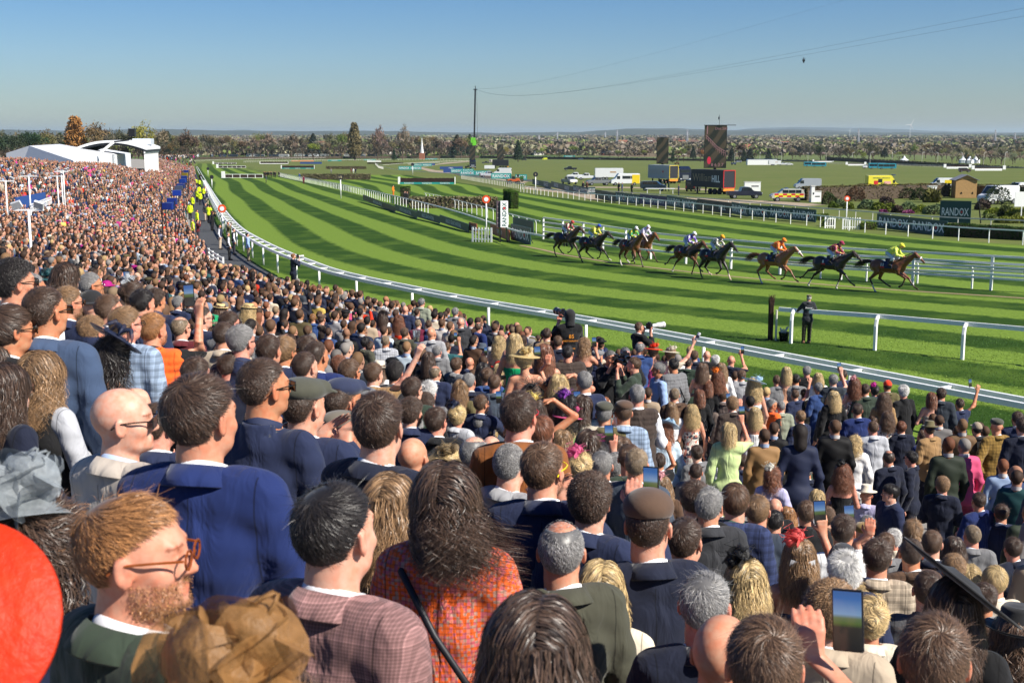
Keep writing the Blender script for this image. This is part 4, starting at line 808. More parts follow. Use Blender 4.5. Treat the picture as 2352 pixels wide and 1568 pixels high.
TABLE = '''
E 1220 890 1240 m thin ginger dgreen suit plain stand - R85 glassesT
E 1840 -208 800 m full dbrown royal suit plain stand - R35 -
E 1120 -108 700 m none - stone suit plain stand - R75 shadesA bluecollar
E 1440 35 480 m crop dbrown navy suit plain stand - R30 -
F 70 35 470 m buzz sandy charcoal suit plain cup - R35 glasses
B 430 1140 516 m crop dbrown navy suit plain clap flatcap:moss R35 -
B 750 1230 402 m crop dbrown navy suit plain stand - R20 glasses
B 810 1150 400 m crop brown navy suit plain stand flatcap:navy R40 shades
F 800 75 450 m none - brown suit tweed stand flatcap:tweed R60 -
F 1125 -50 620 m full dbrown dnavy suit plain stand - R15 -
F 1440 345 426 m none - navy suit plain stand - R20 -
F 720 770 1030 m thin black mauve suit fine stand - R30 topglassesT
F 1240 710 680 f long lbrown black suit plain stand - R20 -
F 1750 600 763 f windy dbrown orange suit orange_tweed stand - R10 strap
F 1740 410 350 f bun blond tan shirt plain stand brim:bronze R20 -
F 2010 335 380 m ring grey maroon suit plain stand - R40 shades
F 2160 330 320 m none - cream shirt plain stand - R10 -
F 2330 405 450 m buzz grey lgrey suit plain stand - R20 -
G 290 410 520 m full brown navy suit plain clap - R30 glassesY
G 720 700 540 m curl dbrown navy suit plain phone - R20 -
G 455 1115 660 m ring grey moss suit plain stand - R10 -
G 1260 805 620 m crop dbrown dnavy suit plain stand pillbox:brown R15 -
G 1595 1085 500 m thin dbrown black suit plain stand - R25 scarf
G 1680 755 377 m quiff dbrown black shirt plain stand - R10 -
G 1810 815 380 m full grey charcoal suit plain stand - R20 -
G 2050 775 367 m sleek brown bluecheck suit check stand - R0 greencollar
G 2260 875 346 m thin lbrown slate shirt plain stand - R10 -
G 1150 450 326 m crop sandy slate suit plain stand - R20 -
G 825 475 309 m thin grey grey suit plain stand - R0 -
G 620 495 320 f bun blond navy suit plain stand fasc:pink R10 -
G 950 485 280 m full grey navy shirt plain stand - R20 -
G 1080 405 300 m thin brown dgreen suit plain stand - R10 -
G 870 330 270 m quiff dbrown brown suit plain stand - R10 -
G 980 340 250 f long brown grey shirt plain stand - R10 -
G 680 285 280 f bob dbrown black shirt plain phone - R20 -
G 740 400 280 f bun black magenta shirt plain stand fasc:magenta R20 -
G 275 155 320 m sleek auburn grey suit plain stand - R10 -
G 70 -60 440 m full dbrown rust suit plain stand - R30 glassesR
G 160 190 250 f updo blond cream shirt plain stand - R10 -
G 470 280 240 f long lbrown olive shirt plain stand - R10 -
C 540 1440 220 f bob blond bgreen shirt plain stand brim:pink R20 -
G 450 240 200 m crop brown navy suit plain stand - R10 -
G 590 240 190 m crop brown grey suit plain stand - R10 -
C 655 1345 220 f bob dbrown cream suit plain stand - R10 -
G 825 100 210 m full grey olive suit plain stand - R10 -
C 880 1370 220 m crop grey olive suit plain stand flatcap:moss R10 -
C 1003 1365 220 m crop brown skycheck suit check stand flatcap:brown R0 -
C 1195 1240 210 m crop grey umber gilet plain stand - R0 whitesleeve
C 690 1120 205 m crop grey navy gilet plain stand - R-10 bluesleeve
C 400 1145 200 f long blond red dress plain brow - R10 -
C 415 1230 200 f long auburn wine shirt plain stand fasc:navy R10 -
C 140 1250 220 f updo dbrown black dress plain stand feather:black R10 -
C 250 1390 240 f long dbrown black dress plain brow fasc:yellow R10 -
C 470 1340 220 f wavy black purple dress plain phone fasc:purple R10 -
C 35 775 170 f long blond green dress plain stand - R0 -
C 130 895 200 f bun blond lemon dress plain phone brim:straw R20 -
C 260 870 190 f long auburn black dress plain stand - R0 -
C 330 720 130 m crop dbrown tan suit plain stand - R10 -
C 435 785 130 m crop brown dnavy suit plain stand - R0 -
C 535 875 150 m crop black umber puffer plain stand - R10 -
C 660 820 140 f updo lbrown black dress plain phone - R10 -
C 770 905 130 m crop grey navy puffer plain stand flatcap:grey R40 -
C 890 930 140 m full grey black suit plain both - R150 camera
C 1010 895 140 m crop grey black puffer plain both - R170 camera
C 1135 985 150 m crop brown dgreen shirt plain both - R-70 -
C 1325 1035 140 m full grey skyblue shirt plain cup - R-80 -
C 1480 1000 140 m crop black grey puffer plain stand - R-10 strap
C 1185 665 110 m crop brown black suit plain both - R60 biglens
C 505 550 130 m crop black black suit plain both hood R-20 press
C 1155 845 130 m ring grey blue suit plain stand - R20 -
C 1215 875 125 m sleek dbrown brown suit plain stand - R10 -
C 1315 865 130 f bun brown pink dress plain stand brim:red R30 -
C 1465 890 130 f bun lbrown champagne shirt plain up brim:cream R20 can
C 1625 888 105 m sleek blond blue suit plain stand - R10 -
C 1660 925 110 m full brown dnavy suit plain stand - R10 -
C 1785 928 110 m none - black suit plain stand - R10 -
C 1860 970 105 m fluff white taupe suit pin stand - R0 -
C 1615 995 115 m buzz dbrown forest suit plain stand - R10 -
C 2000 970 110 m none - dnavy suit plain high - R10 -
C 1750 1045 130 f long brown taupe dress plain stand - R10 -
C 1930 1040 125 f long lbrown white shirt plain stand - R0 -
C 1905 1120 130 f wavy auburn taupe dress plain stand fasc:orange R0 -
C 2100 1105 120 m full brown lgrey suit plain stand - R10 -
C 1995 1200 120 m ring grey grey suit plain stand - R10 -
C 2215 1180 140 f wavy blond paleblue dress bands stand wide:sky R-10 -
C 1790 1200 130 f bob auburn black shirt plain stand - R0 -
C 1705 1280 140 f bob auburn black shirt plain stand - R-10 strap
C 1495 1275 150 m buzz sandy brown suit check stand - R0 -
C 1475 1400 150 f long lbrown white shirt plain stand - R0 -
C 1665 1425 150 f wavy blond cream dress floral stand - R0 -
C 1955 1290 130 m full brown greybrown suit plain stand - R20 -
C 2010 1350 150 m curl lbrown umber suit plain phone - R10 -
C 2230 1448 150 f long blond white dress plain stand - R0 whitetrousers
G 1310 95 125 m ring grey white shirt pin stand - R0 -
G 1440 230 170 f updo auburn paleblue shirt plain stand disc:sky R0 -
G 1355 230 160 m full lbrown dgreen suit plain stand - R0 -
G 2005 215 180 f bob blond lime suit plain high - R0 -
G 1705 415 170 m quiff dbrown grey suit plain stand - R0 -
G 1900 470 160 m full grey white shirt plain stand - R10 glasses
G 2095 500 150 m crop dbrown navy suit plain stand - R10 -
G 1150 280 170 m thin dbrown navy suit plain stand - R10 -
G 1115 230 130 m crop dbrown navy suit plain stand - R10 -
G 1655 585 190 m crop dbrown grey suit plain stand - R10 -
G 1335 490 180 m full dbrown black suit plain high - R0 wide
G 1420 700 220 f long lbrown brown shirt plain stand fasc:rose R0 -
G 1270 700 240 f bun dbrown black shirt plain stand fasc:ivory R0 -
G 1900 870 200 m crop dbrown charcoal suit plain stand - R10 -
K 820 480 625 f long blond cream suit plain stand - R10 topglasses
K 890 810 600 m curl dbrown black shirt plain stand - R0 -
K 220 830 1250 f long dbrown black shirt plain stand - R10 -
K 1780 565 708 m thin grey dnavy suit plain stand - R15 -
K 2150 450 525 f long blond tan shirt plain stand fasc:black R10 topglasses
K 1950 945 900 m none - navy shirt plain stand - R20 -
K 2330 1000 1028 m full brown brown shirt plain phone - R0 -
L 590 670 620 m curl lbrown beige suit plain stand - R20 -
L 950 820 440 f bun blond cream suit plain stand - R20 -
L 900 690 380 f updo blond grey suit tweed stand - R10 -
L 1550 975 930 m full brown black shirt plain stand - R10 -
L 1480 545 420 m crop dbrown dgrey shirt plain stand - R20 -
L 1720 640 600 f long dbrown black shirt plain stand widecut:black R20 -
L 2300 900 560 f wavy brown black suit plain stand fedora:black R0 -
L 710 390 420 m fluff white navy suit plain stand - R0 -
L 690 290 400 m none - navy shirt plain stand beanie:charcoal R10 -
L 1010 265 380 m quiff dbrown beige suit check stand - R10 -
L 1325 245 320 m buzz dbrown brown suit check stand - R10 -
L 1510 170 290 m crop brown dnavy suit plain stand - R10 -
L 1905 110 230 m buzz sandy grey suit plain stand - R0 -
L 1480 445 220 m buzz grey black shirt plain stand - R10 -
L 1710 405 300 m curl lbrown cream shirt plain stand - R10 -
L 2090 505 320 m sleek blond cream shirt plain stand - R10 -
L 1880 480 280 f wavy blond white dress plain stand - R10 -
L 1990 670 330 m quiff dbrown brown shirt plain stand - R10 -
L 1690 240 260 f long dbrown black shirt plain stand - R0 -
L 1340 85 210 f updo lbrown black dress plain stand - R0 -
L 1190 165 200 f fluff white cream shirt plain stand - R0 -
L 960 35 220 m thin grey grey shirt plain stand - R10 -
L 1055 195 250 m full brown grey suit plain stand - R20 -
L 700 40 330 m quiff dbrown white shirt plain phone - R20 -
L 885 75 230 m none - brown shirt plain stand flatcap:mustard R10 -
L 290 260 400 f long lbrown navy dress plain high fasc:coral R0 bow
H 2175 960 190 m full dbrown navy suit plain stand - R0 -
H 935 790 170 m none - lilac suit plain stand fedora:cream R10 -
H 1125 785 185 m sleek black navy suit plain stand - R-80 glasses
H 1145 465 165 m ring dbrown dnavy suit plain stand - R0 -
H 1345 475 155 m full black dnavy suit plain stand - R-40 shades
H 815 345 160 f updo blond white suit plain stand - R20 -
H 975 190 150 m crop brown palegrey suit plain stand - R0 -
H 1245 195 135 m sleek auburn dnavy suit plain stand - R0 -
H 1395 275 140 m crop brown royal suit plain stand - R-10 -
H 1510 200 145 m crop dbrown camel coat plain stand fedora:olive R0 -
H 2090 155 150 m none - mustard suit check hips flatcap:moss R0 yellowtrousers
H 1905 190 140 m crop black black suit plain stand ballcap:camo R0 -
D 1775 1360 120 m crop dbrown navy suit plain up - R0 phoneup stonetrousers
D 1610 1270 125 m full dbrown slateb suit plain stand - R0 -
D 1265 1245 125 m fluff white black shirt plain stand - R0 -
D 1105 1190 115 m crop dbrown olive suit plain stand ballcap:red R0 -
D 905 1225 125 m crop dbrown dgreen suit plain stand - R10 -
D 960 1240 115 f bun black navy suit plain stand fasc:magenta R0 -
D 1045 1315 130 f wavy brown camel suit plain stand - R0 -
D 800 1185 125 f wavy auburn cream dress floral stand fasc:rose R0 -
D 590 1140 120 m full grey slateb suit plain high - R0 -
D 680 1095 110 m crop dbrown navy suit plain stand - R0 -
D 365 1065 110 m full grey black puffer plain stand - R0 -
D 150 1075 115 f long blond peach dress plain stand - R0 -
D 470 1130 115 f long blond white shirt plain stand - R0 -
D 240 1140 115 m crop black grey suit plain stand - R0 -
D 100 1150 115 m crop brown grey suit plain stand - R0 -
D 255 1285 120 m crop brown navy suit plain up - R-10 -
D 475 1220 120 m thin grey blue suit plain stand - R0 -
D 540 1350 125 m sleek ginger charcoal suit plain stand - R0 -
D 610 1295 130 f long blond black suit plain stand - R-10 -
D 1490 1315 125 f bob auburn beige dress plain stand - R0 -
H 825 30 145 m thin dbrown royal suit plain stand - R10 -
D 45 1365 130 m crop grey black shirt plain stand - R80 shades hivis
D 135 1385 130 m crop grey sage suit plain stand - R0 -
H 265 95 145 m crop lbrown navy suit check stand - R-20 -
H 780 175 140 m crop black grey suit plain stand - R0 -
H 965 140 130 m sleek brown navy suit plain stand - R0 -
H 1085 110 135 f wavy brown cream shirt floral stand - R0 -
H 620 385 150 m crop dbrown navy suit plain stand - R0 -
H 530 440 140 m buzz sandy brown suit plain stand - R0 -
H 115 425 155 m ring grey navy suit plain stand - R0 glassesB
H 310 475 150 m full dbrown greencheck suit check stand - R0 -
H 380 585 170 m crop grey dnavy suit plain stand - R0 -
H 680 600 180 f wavy auburn black dress plain stand fasc:black R0 -
H 1615 715 175 m curl lbrown dnavy suit plain stand - R0 -
H 1935 845 190 m thin dbrown royal suit plain stand - R0 -
H 2285 110 140 m full dbrown navy suit plain stand - R0 -
H 2335 170 170 m full dbrown dnavy suit plain stand - R0 -
H 50 630 190 f updo auburn lilac suit plain stand fasc:ivory R10 -
H 375 920 250 m full brown black shirt plain stand - R10 topglasses
H 200 995 200 f long ginger brown shirt plain stand - R0 -
H 560 1000 200 m curl brown brown shirt plain stand - R0 -
H 75 910 210 m none - black shirt plain stand - R10 -
H 60 1020 230 m full black charcoal shirt plain stand - R10 -
H 425 830 190 f bob blond white suit plain stand - R0 -
H 2300 1270 230 m full dbrown dnavy suit plain stand - R0 -
A 130 110 400 m curl black white shirt plain stand - R50 shades
A 275 220 350 m crop grey white suit plain stand - R50 -
A 410 345 470 m crop dbrown steel suit plain stand - R35 shades
A 620 345 300 m full lbrown navy suit plain stand - R50 shades
A 90 520 480 m sleek dbrown black suit plain stand - R55 shades
A 380 960 480 f wavy lbrown palegrey shirt plain stand - R25 topglasses
A 60 1070 520 f long dbrown dnavy shirt plain stand - R50 shades
A -20 880 480 f long dbrown navy shirt plain stand - R45 -
A 1030 830 420 f updo black navy dress plain stand disc:navy R20 -
A 430 180 230 f bob dbrown black suit plain stand brim:teal R10 -
A 840 370 260 m none - dnavy suit plain stand bowler:black R20 -
A 950 410 290 m crop brown navy suit plain stand - R45 glasses
A 1150 530 330 m full lbrown skycheck suit check stand - R35 glasses
A 840 625 300 m curl lbrown grey suit plain stand - R30 glasses
A 1400 590 310 m full ginger black shirt plain high - R35 hivis
A 1700 610 230 m ring sandy maroon suit plain stand - R35 shades
A 1790 840 230 m crop sandy beige suit plain stand - R40 -
A 2020 670 260 m crop dbrown beige suit plain stand - R30 shades
A 2215 700 300 m full grey navy shirt plain stand - R30 glasses
A 2020 865 230 m buzz brown grey shirt plain stand - R20 -
A 1800 995 350 m full dbrown black shirt plain stand - R30 -
A 2110 940 300 m thin dbrown dnavy shirt plain stand - R30 -
B 70 1005 560 m crop dbrown navy shirt plain stand - R50 shades
A 1415 370 200 m curl dbrown navy shirt plain stand - R30 -
A 1220 300 240 f bun dbrown black shirt plain stand fasc:silver R30 -
A 1630 430 140 m full grey navy suit plain stand - R40 -
A 1765 410 140 m fluff grey charcoal suit plain stand - R40 -
A 560 130 260 f long dbrown black shirt plain stand - R40 -
A 820 210 240 m thin grey charcoal shirt plain phone - R60 glasses
A 1270 370 250 m full black navy shirt plain stand - R30 -
A 1830 520 210 m crop dbrown navy suit plain stand fasc:black R50 shades
A 1890 610 200 f bob brown green shirt plain stand fedora:green R40 -
A 2060 570 220 m full dbrown grey suit plain stand - R40 shades
A 2020 495 130 f long brown cream shirt plain stand boater:straw R40 -
A 2280 500 140 f wavy blond brown shirt plain stand boater:straw R40 -
B 255 800 280 m sleek lbrown navy suit plain stand - R25 shades
B 145 780 290 m full dbrown navy suit plain stand - R20 -
B 460 800 230 m full dbrown grey suit plain stand - R30 -
B 580 830 280 m buzz dbrown royal suit plain stand - R25 -
B 450 940 300 m crop dbrown navy suit plain stand - R35 -
B 1060 1040 220 m full brown camel suit plain up - R30 cup
B 910 1000 250 m full brown grey suit plain stand - R30 glasses
B 1240 1040 210 m curl black charcoal suit plain stand - R20 -
B 800 985 200 m curl auburn navy suit plain stand - R20 -
B 1145 1030 170 f bob brown white suit plain stand fedora:cream R20 -
B 1430 1170 250 m full dbrown forest suit plain stand - R40 glasses
B 1550 1215 220 m fluff white grey shirt plain stand - R20 -
B 1600 1320 230 m curl dbrown black shirt plain stand - R20 -
B 1425 1370 290 m curl dbrown navy suit plain stand - R30 -
F 1655 75 290 m full dbrown black suit plain stand - R30 shades
F 1860 70 220 f bun blond palegrey suit plain stand fasc:navy R20 -
F 2070 125 190 m ring grey dnavy suit plain stand - R20 -
F 2150 230 190 f bun blond black dress plain stand - R20 -
F 1450 170 260 m fluff grey black shirt plain stand - R30 -
B 1885 1190 180 f long lbrown olive shirt plain stand - R20 -
B 1970 1130 180 m crop grey dnavy suit plain stand - R20 -
B 2130 1090 165 m full brown blue suit plain stand - R10 -
B 2200 1140 175 m crop brown slate suit plain stand - R10 -
B 2065 1325 190 m full brown navy suit plain phone - R50 glasses
B 1825 990 150 m sleek brown grey suit plain stand - R20 -
B 1665 1065 160 m ring sandy navy suit plain stand - R30 glasses
B 1615 1120 140 m crop lbrown beige suit plain stand - R30 glasses
B 1965 985 130 m none - navy suit plain high - R20 -
B 2105 1040 160 f long black black shirt plain stand - R10 -
B 2205 1050 150 f bob blond white shirt plain stand - R10 -
B 2320 910 150 m none - umber suit plain stand - R10 -
B 2090 862 120 m crop brown blue suit plain up fedora:slate R20 -
B 2230 795 130 f wavy blond beige shirt plain stand - R10 -
B 1605 945 150 f long dbrown black shirt plain stand - R10 -
B 1660 885 130 m full grey grey suit plain stand - R20 -
B 1730 850 120 m crop brown teal suit plain high - R10 -
B 1330 600 110 f wavy auburn red dress plain stand - R20 -
B 1185 560 110 f long dbrown white shirt plain stand disc:white R10 -
B 990 800 130 m sleek black moss suit plain stand - R20 -
B 1065 840 130 m crop dbrown grey suit plain stand - R30 -
B 1170 790 130 m crop sandy palegrey suit check stand - R10 -
B 1630 710 125 m none - lgrey suit plain stand - R20 -
B 1590 645 105 m crop brown blue suit plain stand - R10 -
B 1890 620 110 m none - charcoal suit plain stand - R10 -
B 2050 665 110 m ring brown royal suit plain stand - R20 -
B 1490 640 105 m crop sandy wine suit plain stand - R20 -
B 1385 510 100 m none - navy suit plain stand - R10 -
B 1845 530 95 m full grey grey suit plain stand - R20 -
B 1505 445 95 m thin grey sage suit plain stand - R20 -
B 540 585 110 m buzz ginger blue suit plain stand - R20 -
B 610 585 110 m crop brown umber suit plain stand flatcap:brown R20 -
B 1380 715 120 m full brown moss suit plain cup - R10 -
E -560 1750 1450 f bun dbrown wine dress plain stand saucer:red R10 -
E 380 1000 1000 f updo dbrown navy shirt plain stand bloom:smoke R20 -
F 110 2660 1650 f bun brown caramel dress plain stand bloom:caramel R10 -
'''
OFF = {'A': (0,1000), 'B': (1024,1000), 'C': (2048,1000), 'D': (3072,1000), 'E': (0,1600), 'F': (1024,1600), 'G': (2048,1600), 'H': (3072,1600), 'K': (2048,2048), 'L': (3072,2048)}
GW = {'suit': 'suit jacket', 'shirt': 'top', 'dress': 'dress', 'puffer': 'padded jacket', 'gilet': 'waistcoat', 'coat': 'overcoat', 'top': 'top'}
PW = {'check': 'checked ', 'fine': 'finely checked ', 'pin': 'striped ', 'tweed': 'tweed ', 'orange_tweed': 'orange pink tweed ', 'floral': 'patterned ', 'bands': 'banded '}
HW = {'flatcap': 'flat cap', 'pillbox': 'rimless felt hat', 'beanie': 'knitted hat', 'brim': 'brimmed hat with trimming', 'wide': 'wide saucer hat', 'disc': 'tilted disc hat', 'fasc': 'flower headpiece', 'feather': 'feather headpiece', 'fedora': 'brimmed felt hat', 'boater': 'boater hat', 'saucer': 'tilted round hat', 'bloom': 'huge ruffled hat', 'bowler': 'bowler hat', 'ballcap': 'peaked cap', 'widecut': 'wide steeply tilted hat'}
POW = {'up': 'one arm stretched up', 'high': 'holding a phone up', 'phone': 'holding up a phone', 'both': 'both hands raised to face', 'hips': 'hands on hips', 'brow': 'hand on head', 'clap': 'hands clapping', 'cup': 'holding a cup', 'fold': 'arms folded'}
XW = {'glasses': 'glasses', 'glassesT': 'tortoiseshell glasses', 'glassesY': 'yellow glasses', 'glassesR': 'red glasses', 'glassesB': 'blue glasses', 'shades': 'sunglasses', 'shadesA': 'sunglasses', 'topglasses': 'glasses on head', 'topglassesT': 'tortoiseshell glasses on head', 'hivis': 'orange vest', 'scarf': 'dark scarf', 'strap': 'shoulder strap', 'bow': 'white bow', 'yellowtrousers': 'yellow trousers', 'stonetrousers': 'stone trousers', 'press': 'number 85', 'camera': 'aiming a camera', 'whitetrousers': 'white trousers'}
PEOPLE = []; FACTS = []
for row in TABLE.strip().split('\n'):
 t = row.split(); reg, x, y, h, sex, hair, hcol, ccol, gar, pat, pose, hat = t[:12]; ex = t[12:]; yaw = 15
 for e in ex:
  if e[0] == 'R' and e[1:].lstrip('-').isdigit(): yaw = int(e[1:])
 ex = [e for e in ex if e != '-' and not (e[0] == 'R' and e[1:].lstrip('-').isdigit())]
 if 'hood' == hat: hat = 'hood:black'
 hatt = None if hat == '-' else tuple(hat.split(':'))
 X, Y = OFF[reg][0]+float(x)*.4355, OFF[reg][1]+float(y)*.4355; u, v = X*.5742, Y*.5742
 d = 5120*.25/(float(h)*.4355)
 if d > 14: d *= np.interp(d, [14,20,28,40], [1,1.03,1.12,1.15])
 P = camo.location+ray(u, v)*d; hh = 1.78
 zt = float(stand_z(P.x, P.y)[0]); sc = (P.z-zt)/hh; lo, hi = (.96,1.06) if sex == 'm' else (.91,1.0)
 sc = min(max(sc, lo), hi); base = P.z-hh*sc
 if hatt and hatt[0] in ('fedora', 'brim', 'beanie', 'bowler', 'pillbox', 'flatcap', 'ballcap'): base -= .03*sc
 FACTS.append(dict(u=u, v=v, d=d, P=P, base=base, sc=sc, sex=sex, hair=hair, hcol=hcol, ccol=ccol, gar=gar, pat=pat, pose=pose, hat=hatt, ex=ex, yaw=yaw))
def phrase(f, lvl=1):
 g = GW[f['gar']]; cw = WORDS.get(f['ccol'], f['ccol'])
 s = (PW[f['pat']] if f['pat'] == 'orange_tweed' else cw+' '+PW.get(f['pat'], ''))+g
 add = []
 if f['hat'] and f['hat'][0] in HW: add.append(('tweed' if f['hat'][1] == 'tweed' else WORDS.get(f['hat'][1], f['hat'][1]))+' '+HW[f['hat'][0]])
 for e in f['ex']:
  if e in XW: add.append(XW[e])
 if f['pose'] in POW and not ('camera' in f['ex']): add.append(POW[f['pose']])
 if f['yaw'] > 120: add.append('facing the viewer')
 elif f['yaw'] < -50: add.append('turned left')
 return s, add[:2]
for f in FACTS: s, a = phrase(f); f['D'] = s+((' and ' if a and not a[0].startswith(('h', 'both', 'one', 'facing', 'turned', 'aiming', 'arms')) else ', ')+', '.join(a) if a else '')
from collections import Counter
cn = Counter(f['D'] for f in FACTS)
LM = [f for f in FACTS if cn[f['D']] == 1 and (f['hat'] or f['pat'] != 'plain' or f['ccol'] in ('red', 'orange', 'lime', 'magenta', 'bgreen', 'lemon', 'mustard', 'lilac', 'purple', 'camel', 'wine')) and len(f['D'].split()) <= 8]
used = set()
def where(f, q):
 dx, dy = f['u']-q['u'], f['v']-q['v']
 if abs(dx) > abs(dy)*1.3: return 'right of' if dx > 0 else 'left of'
 v_ = 'below' if dy > 0 else 'above'
 return v_ if abs(dx) < abs(dy)*.5 else v_+(' right of' if dx > 0 else ' left of')
for f in sorted(FACTS, key=lambda f: f['d']):
 D = 'person in '+f['D']
 if cn[f['D']] > 1:
  for q in sorted(LM, key=lambda q: math.hypot(q['u']-f['u'], q['v']-f['v'])):
   if q is f: continue
   c = 'person in %s, %s the %s' % (f['D'] if len(f['D'].split()) < 7 else phrase(f)[0], where(f, q), q['D'].split(',')[0])
   if c not in used and len(c.split()) <= 16: D = c; break
 used.add(D); f['label'] = ' '.join(D.split()[:16])
for k, f in enumerate(FACTS):
 tw = 0 if f['pose'] in ('both',) or any(e.startswith('top') for e in f['ex']) or f['hair'] in ('long', 'wavy', 'bob', 'windy') else rnd.choice((0,25,25,-20)) if abs(f['yaw']) < 25 else 25 if abs(f['yaw']) < 60 else 45 if k < 3 else 25
 if f['pose'] == 'stand' and rnd.random() < .3: f['pose2'] = 'fold'
 rz = -R(f['yaw']-tw)+rnd.uniform(-.12,.12)       # yaw is measured clockwise from straight ahead
 skin = SKT[0] if k == 0 else rnd.choice(SKT[:7] if f['hair'] != 'none' else SKT[:5])
 pr = make_person((f['P'].x, f['P'].y, f['base']), rz, f['sc'], f['sex'], f['hair'], f['hcol'], f['ccol'], f['gar'], f['pat'], f.get('pose2', f['pose']), f['hat'] if not (f['hat'] and f['hat'][0] == 'hood') else ('hood', 'black'), skin, f['ex'], f['label'], 'spectators packed on the terrace', tw=tw)
 M = Matrix.Translation((f['P'].x, f['P'].y, f['base'])) @ Matrix.Rotation(rz, 4, 'Z') @ Matrix.Scale(f['sc'], 4)
 short = ' '.join(f['label'].replace('person in ', '').replace(', holding up a phone', '').replace(' and holding up a phone', '').replace(', holding a phone up', '').replace(',', '')[len('x')-1:].split()[:8])
 if f['pose'] in ('phone', 'high') or 'phoneup' in f['ex']:
  hp, hd = hand_pos(f['pose']); up = f['pose'] == 'up'
  Mp = M @ Matrix.Translation(hp+Vector((-.012,-.0 if not up else 0,.045))) @ Euler((-.1,(1.45 if 'wide' in f['ex'] else -.08),0)).to_matrix().to_4x4()
  phone_obj(Mp, 'smartphone held up by person in '+short)
 if 'can' in f['ex']:
  hp, hd = hand_pos('up'); t = empty('drinks_can', M@(hp+Vector((.0,0,.06))),0, 'white and dark can waved high above the crowd', 'can'); t.rotation_euler = (0,.5,0)
  MB().lathe([(0,-.08),(.026,-.08),(.031,-.072),(.031,.07),(.026,.08),(0,.08)], 18).obj('can_body', plain('can_paint', (.6,.6,.62),.3, metal=.4), t, smooth=True); MB().lathe([(.0312,-.03),(.0316,-.03),(.0316,.03),(.0312,.03)], 18).obj('printed_band', plain('can_dark', (.03,.03,.05),.3), t)
 if f['pose'] == 'cup' or 'cup' in f['ex']:
  hp, hd = hand_pos(f['pose']); cup_obj(M@(hp+Vector((0,.01,.07))), 'clear plastic cup held by person in '+short, (.06,.006,.01) if k < 10 else (.45,.3,.15))
 if f['pose'] == 'both' and f['ex'] and f['ex'][0] in ('camera', 'biglens', 'press') or f['hat'] == ('hood', 'black'):
  Mc = M @ Matrix.Translation((0,.24,1.68)); camera_obj(Mc, {'camera': 'black camera pointed at the viewer by person in '+' '.join(short.split()[:7]), 'biglens': 'camera with very large white telephoto lens at the rail', 'press': 'black telephoto camera shouldered by the photographer with orange 85 print'}.get(f['ex'][0] if f['ex'] else 'press', 'press camera'), big='biglens' in f['ex'] or 'press' in f['ex'], white='biglens' in f['ex'])
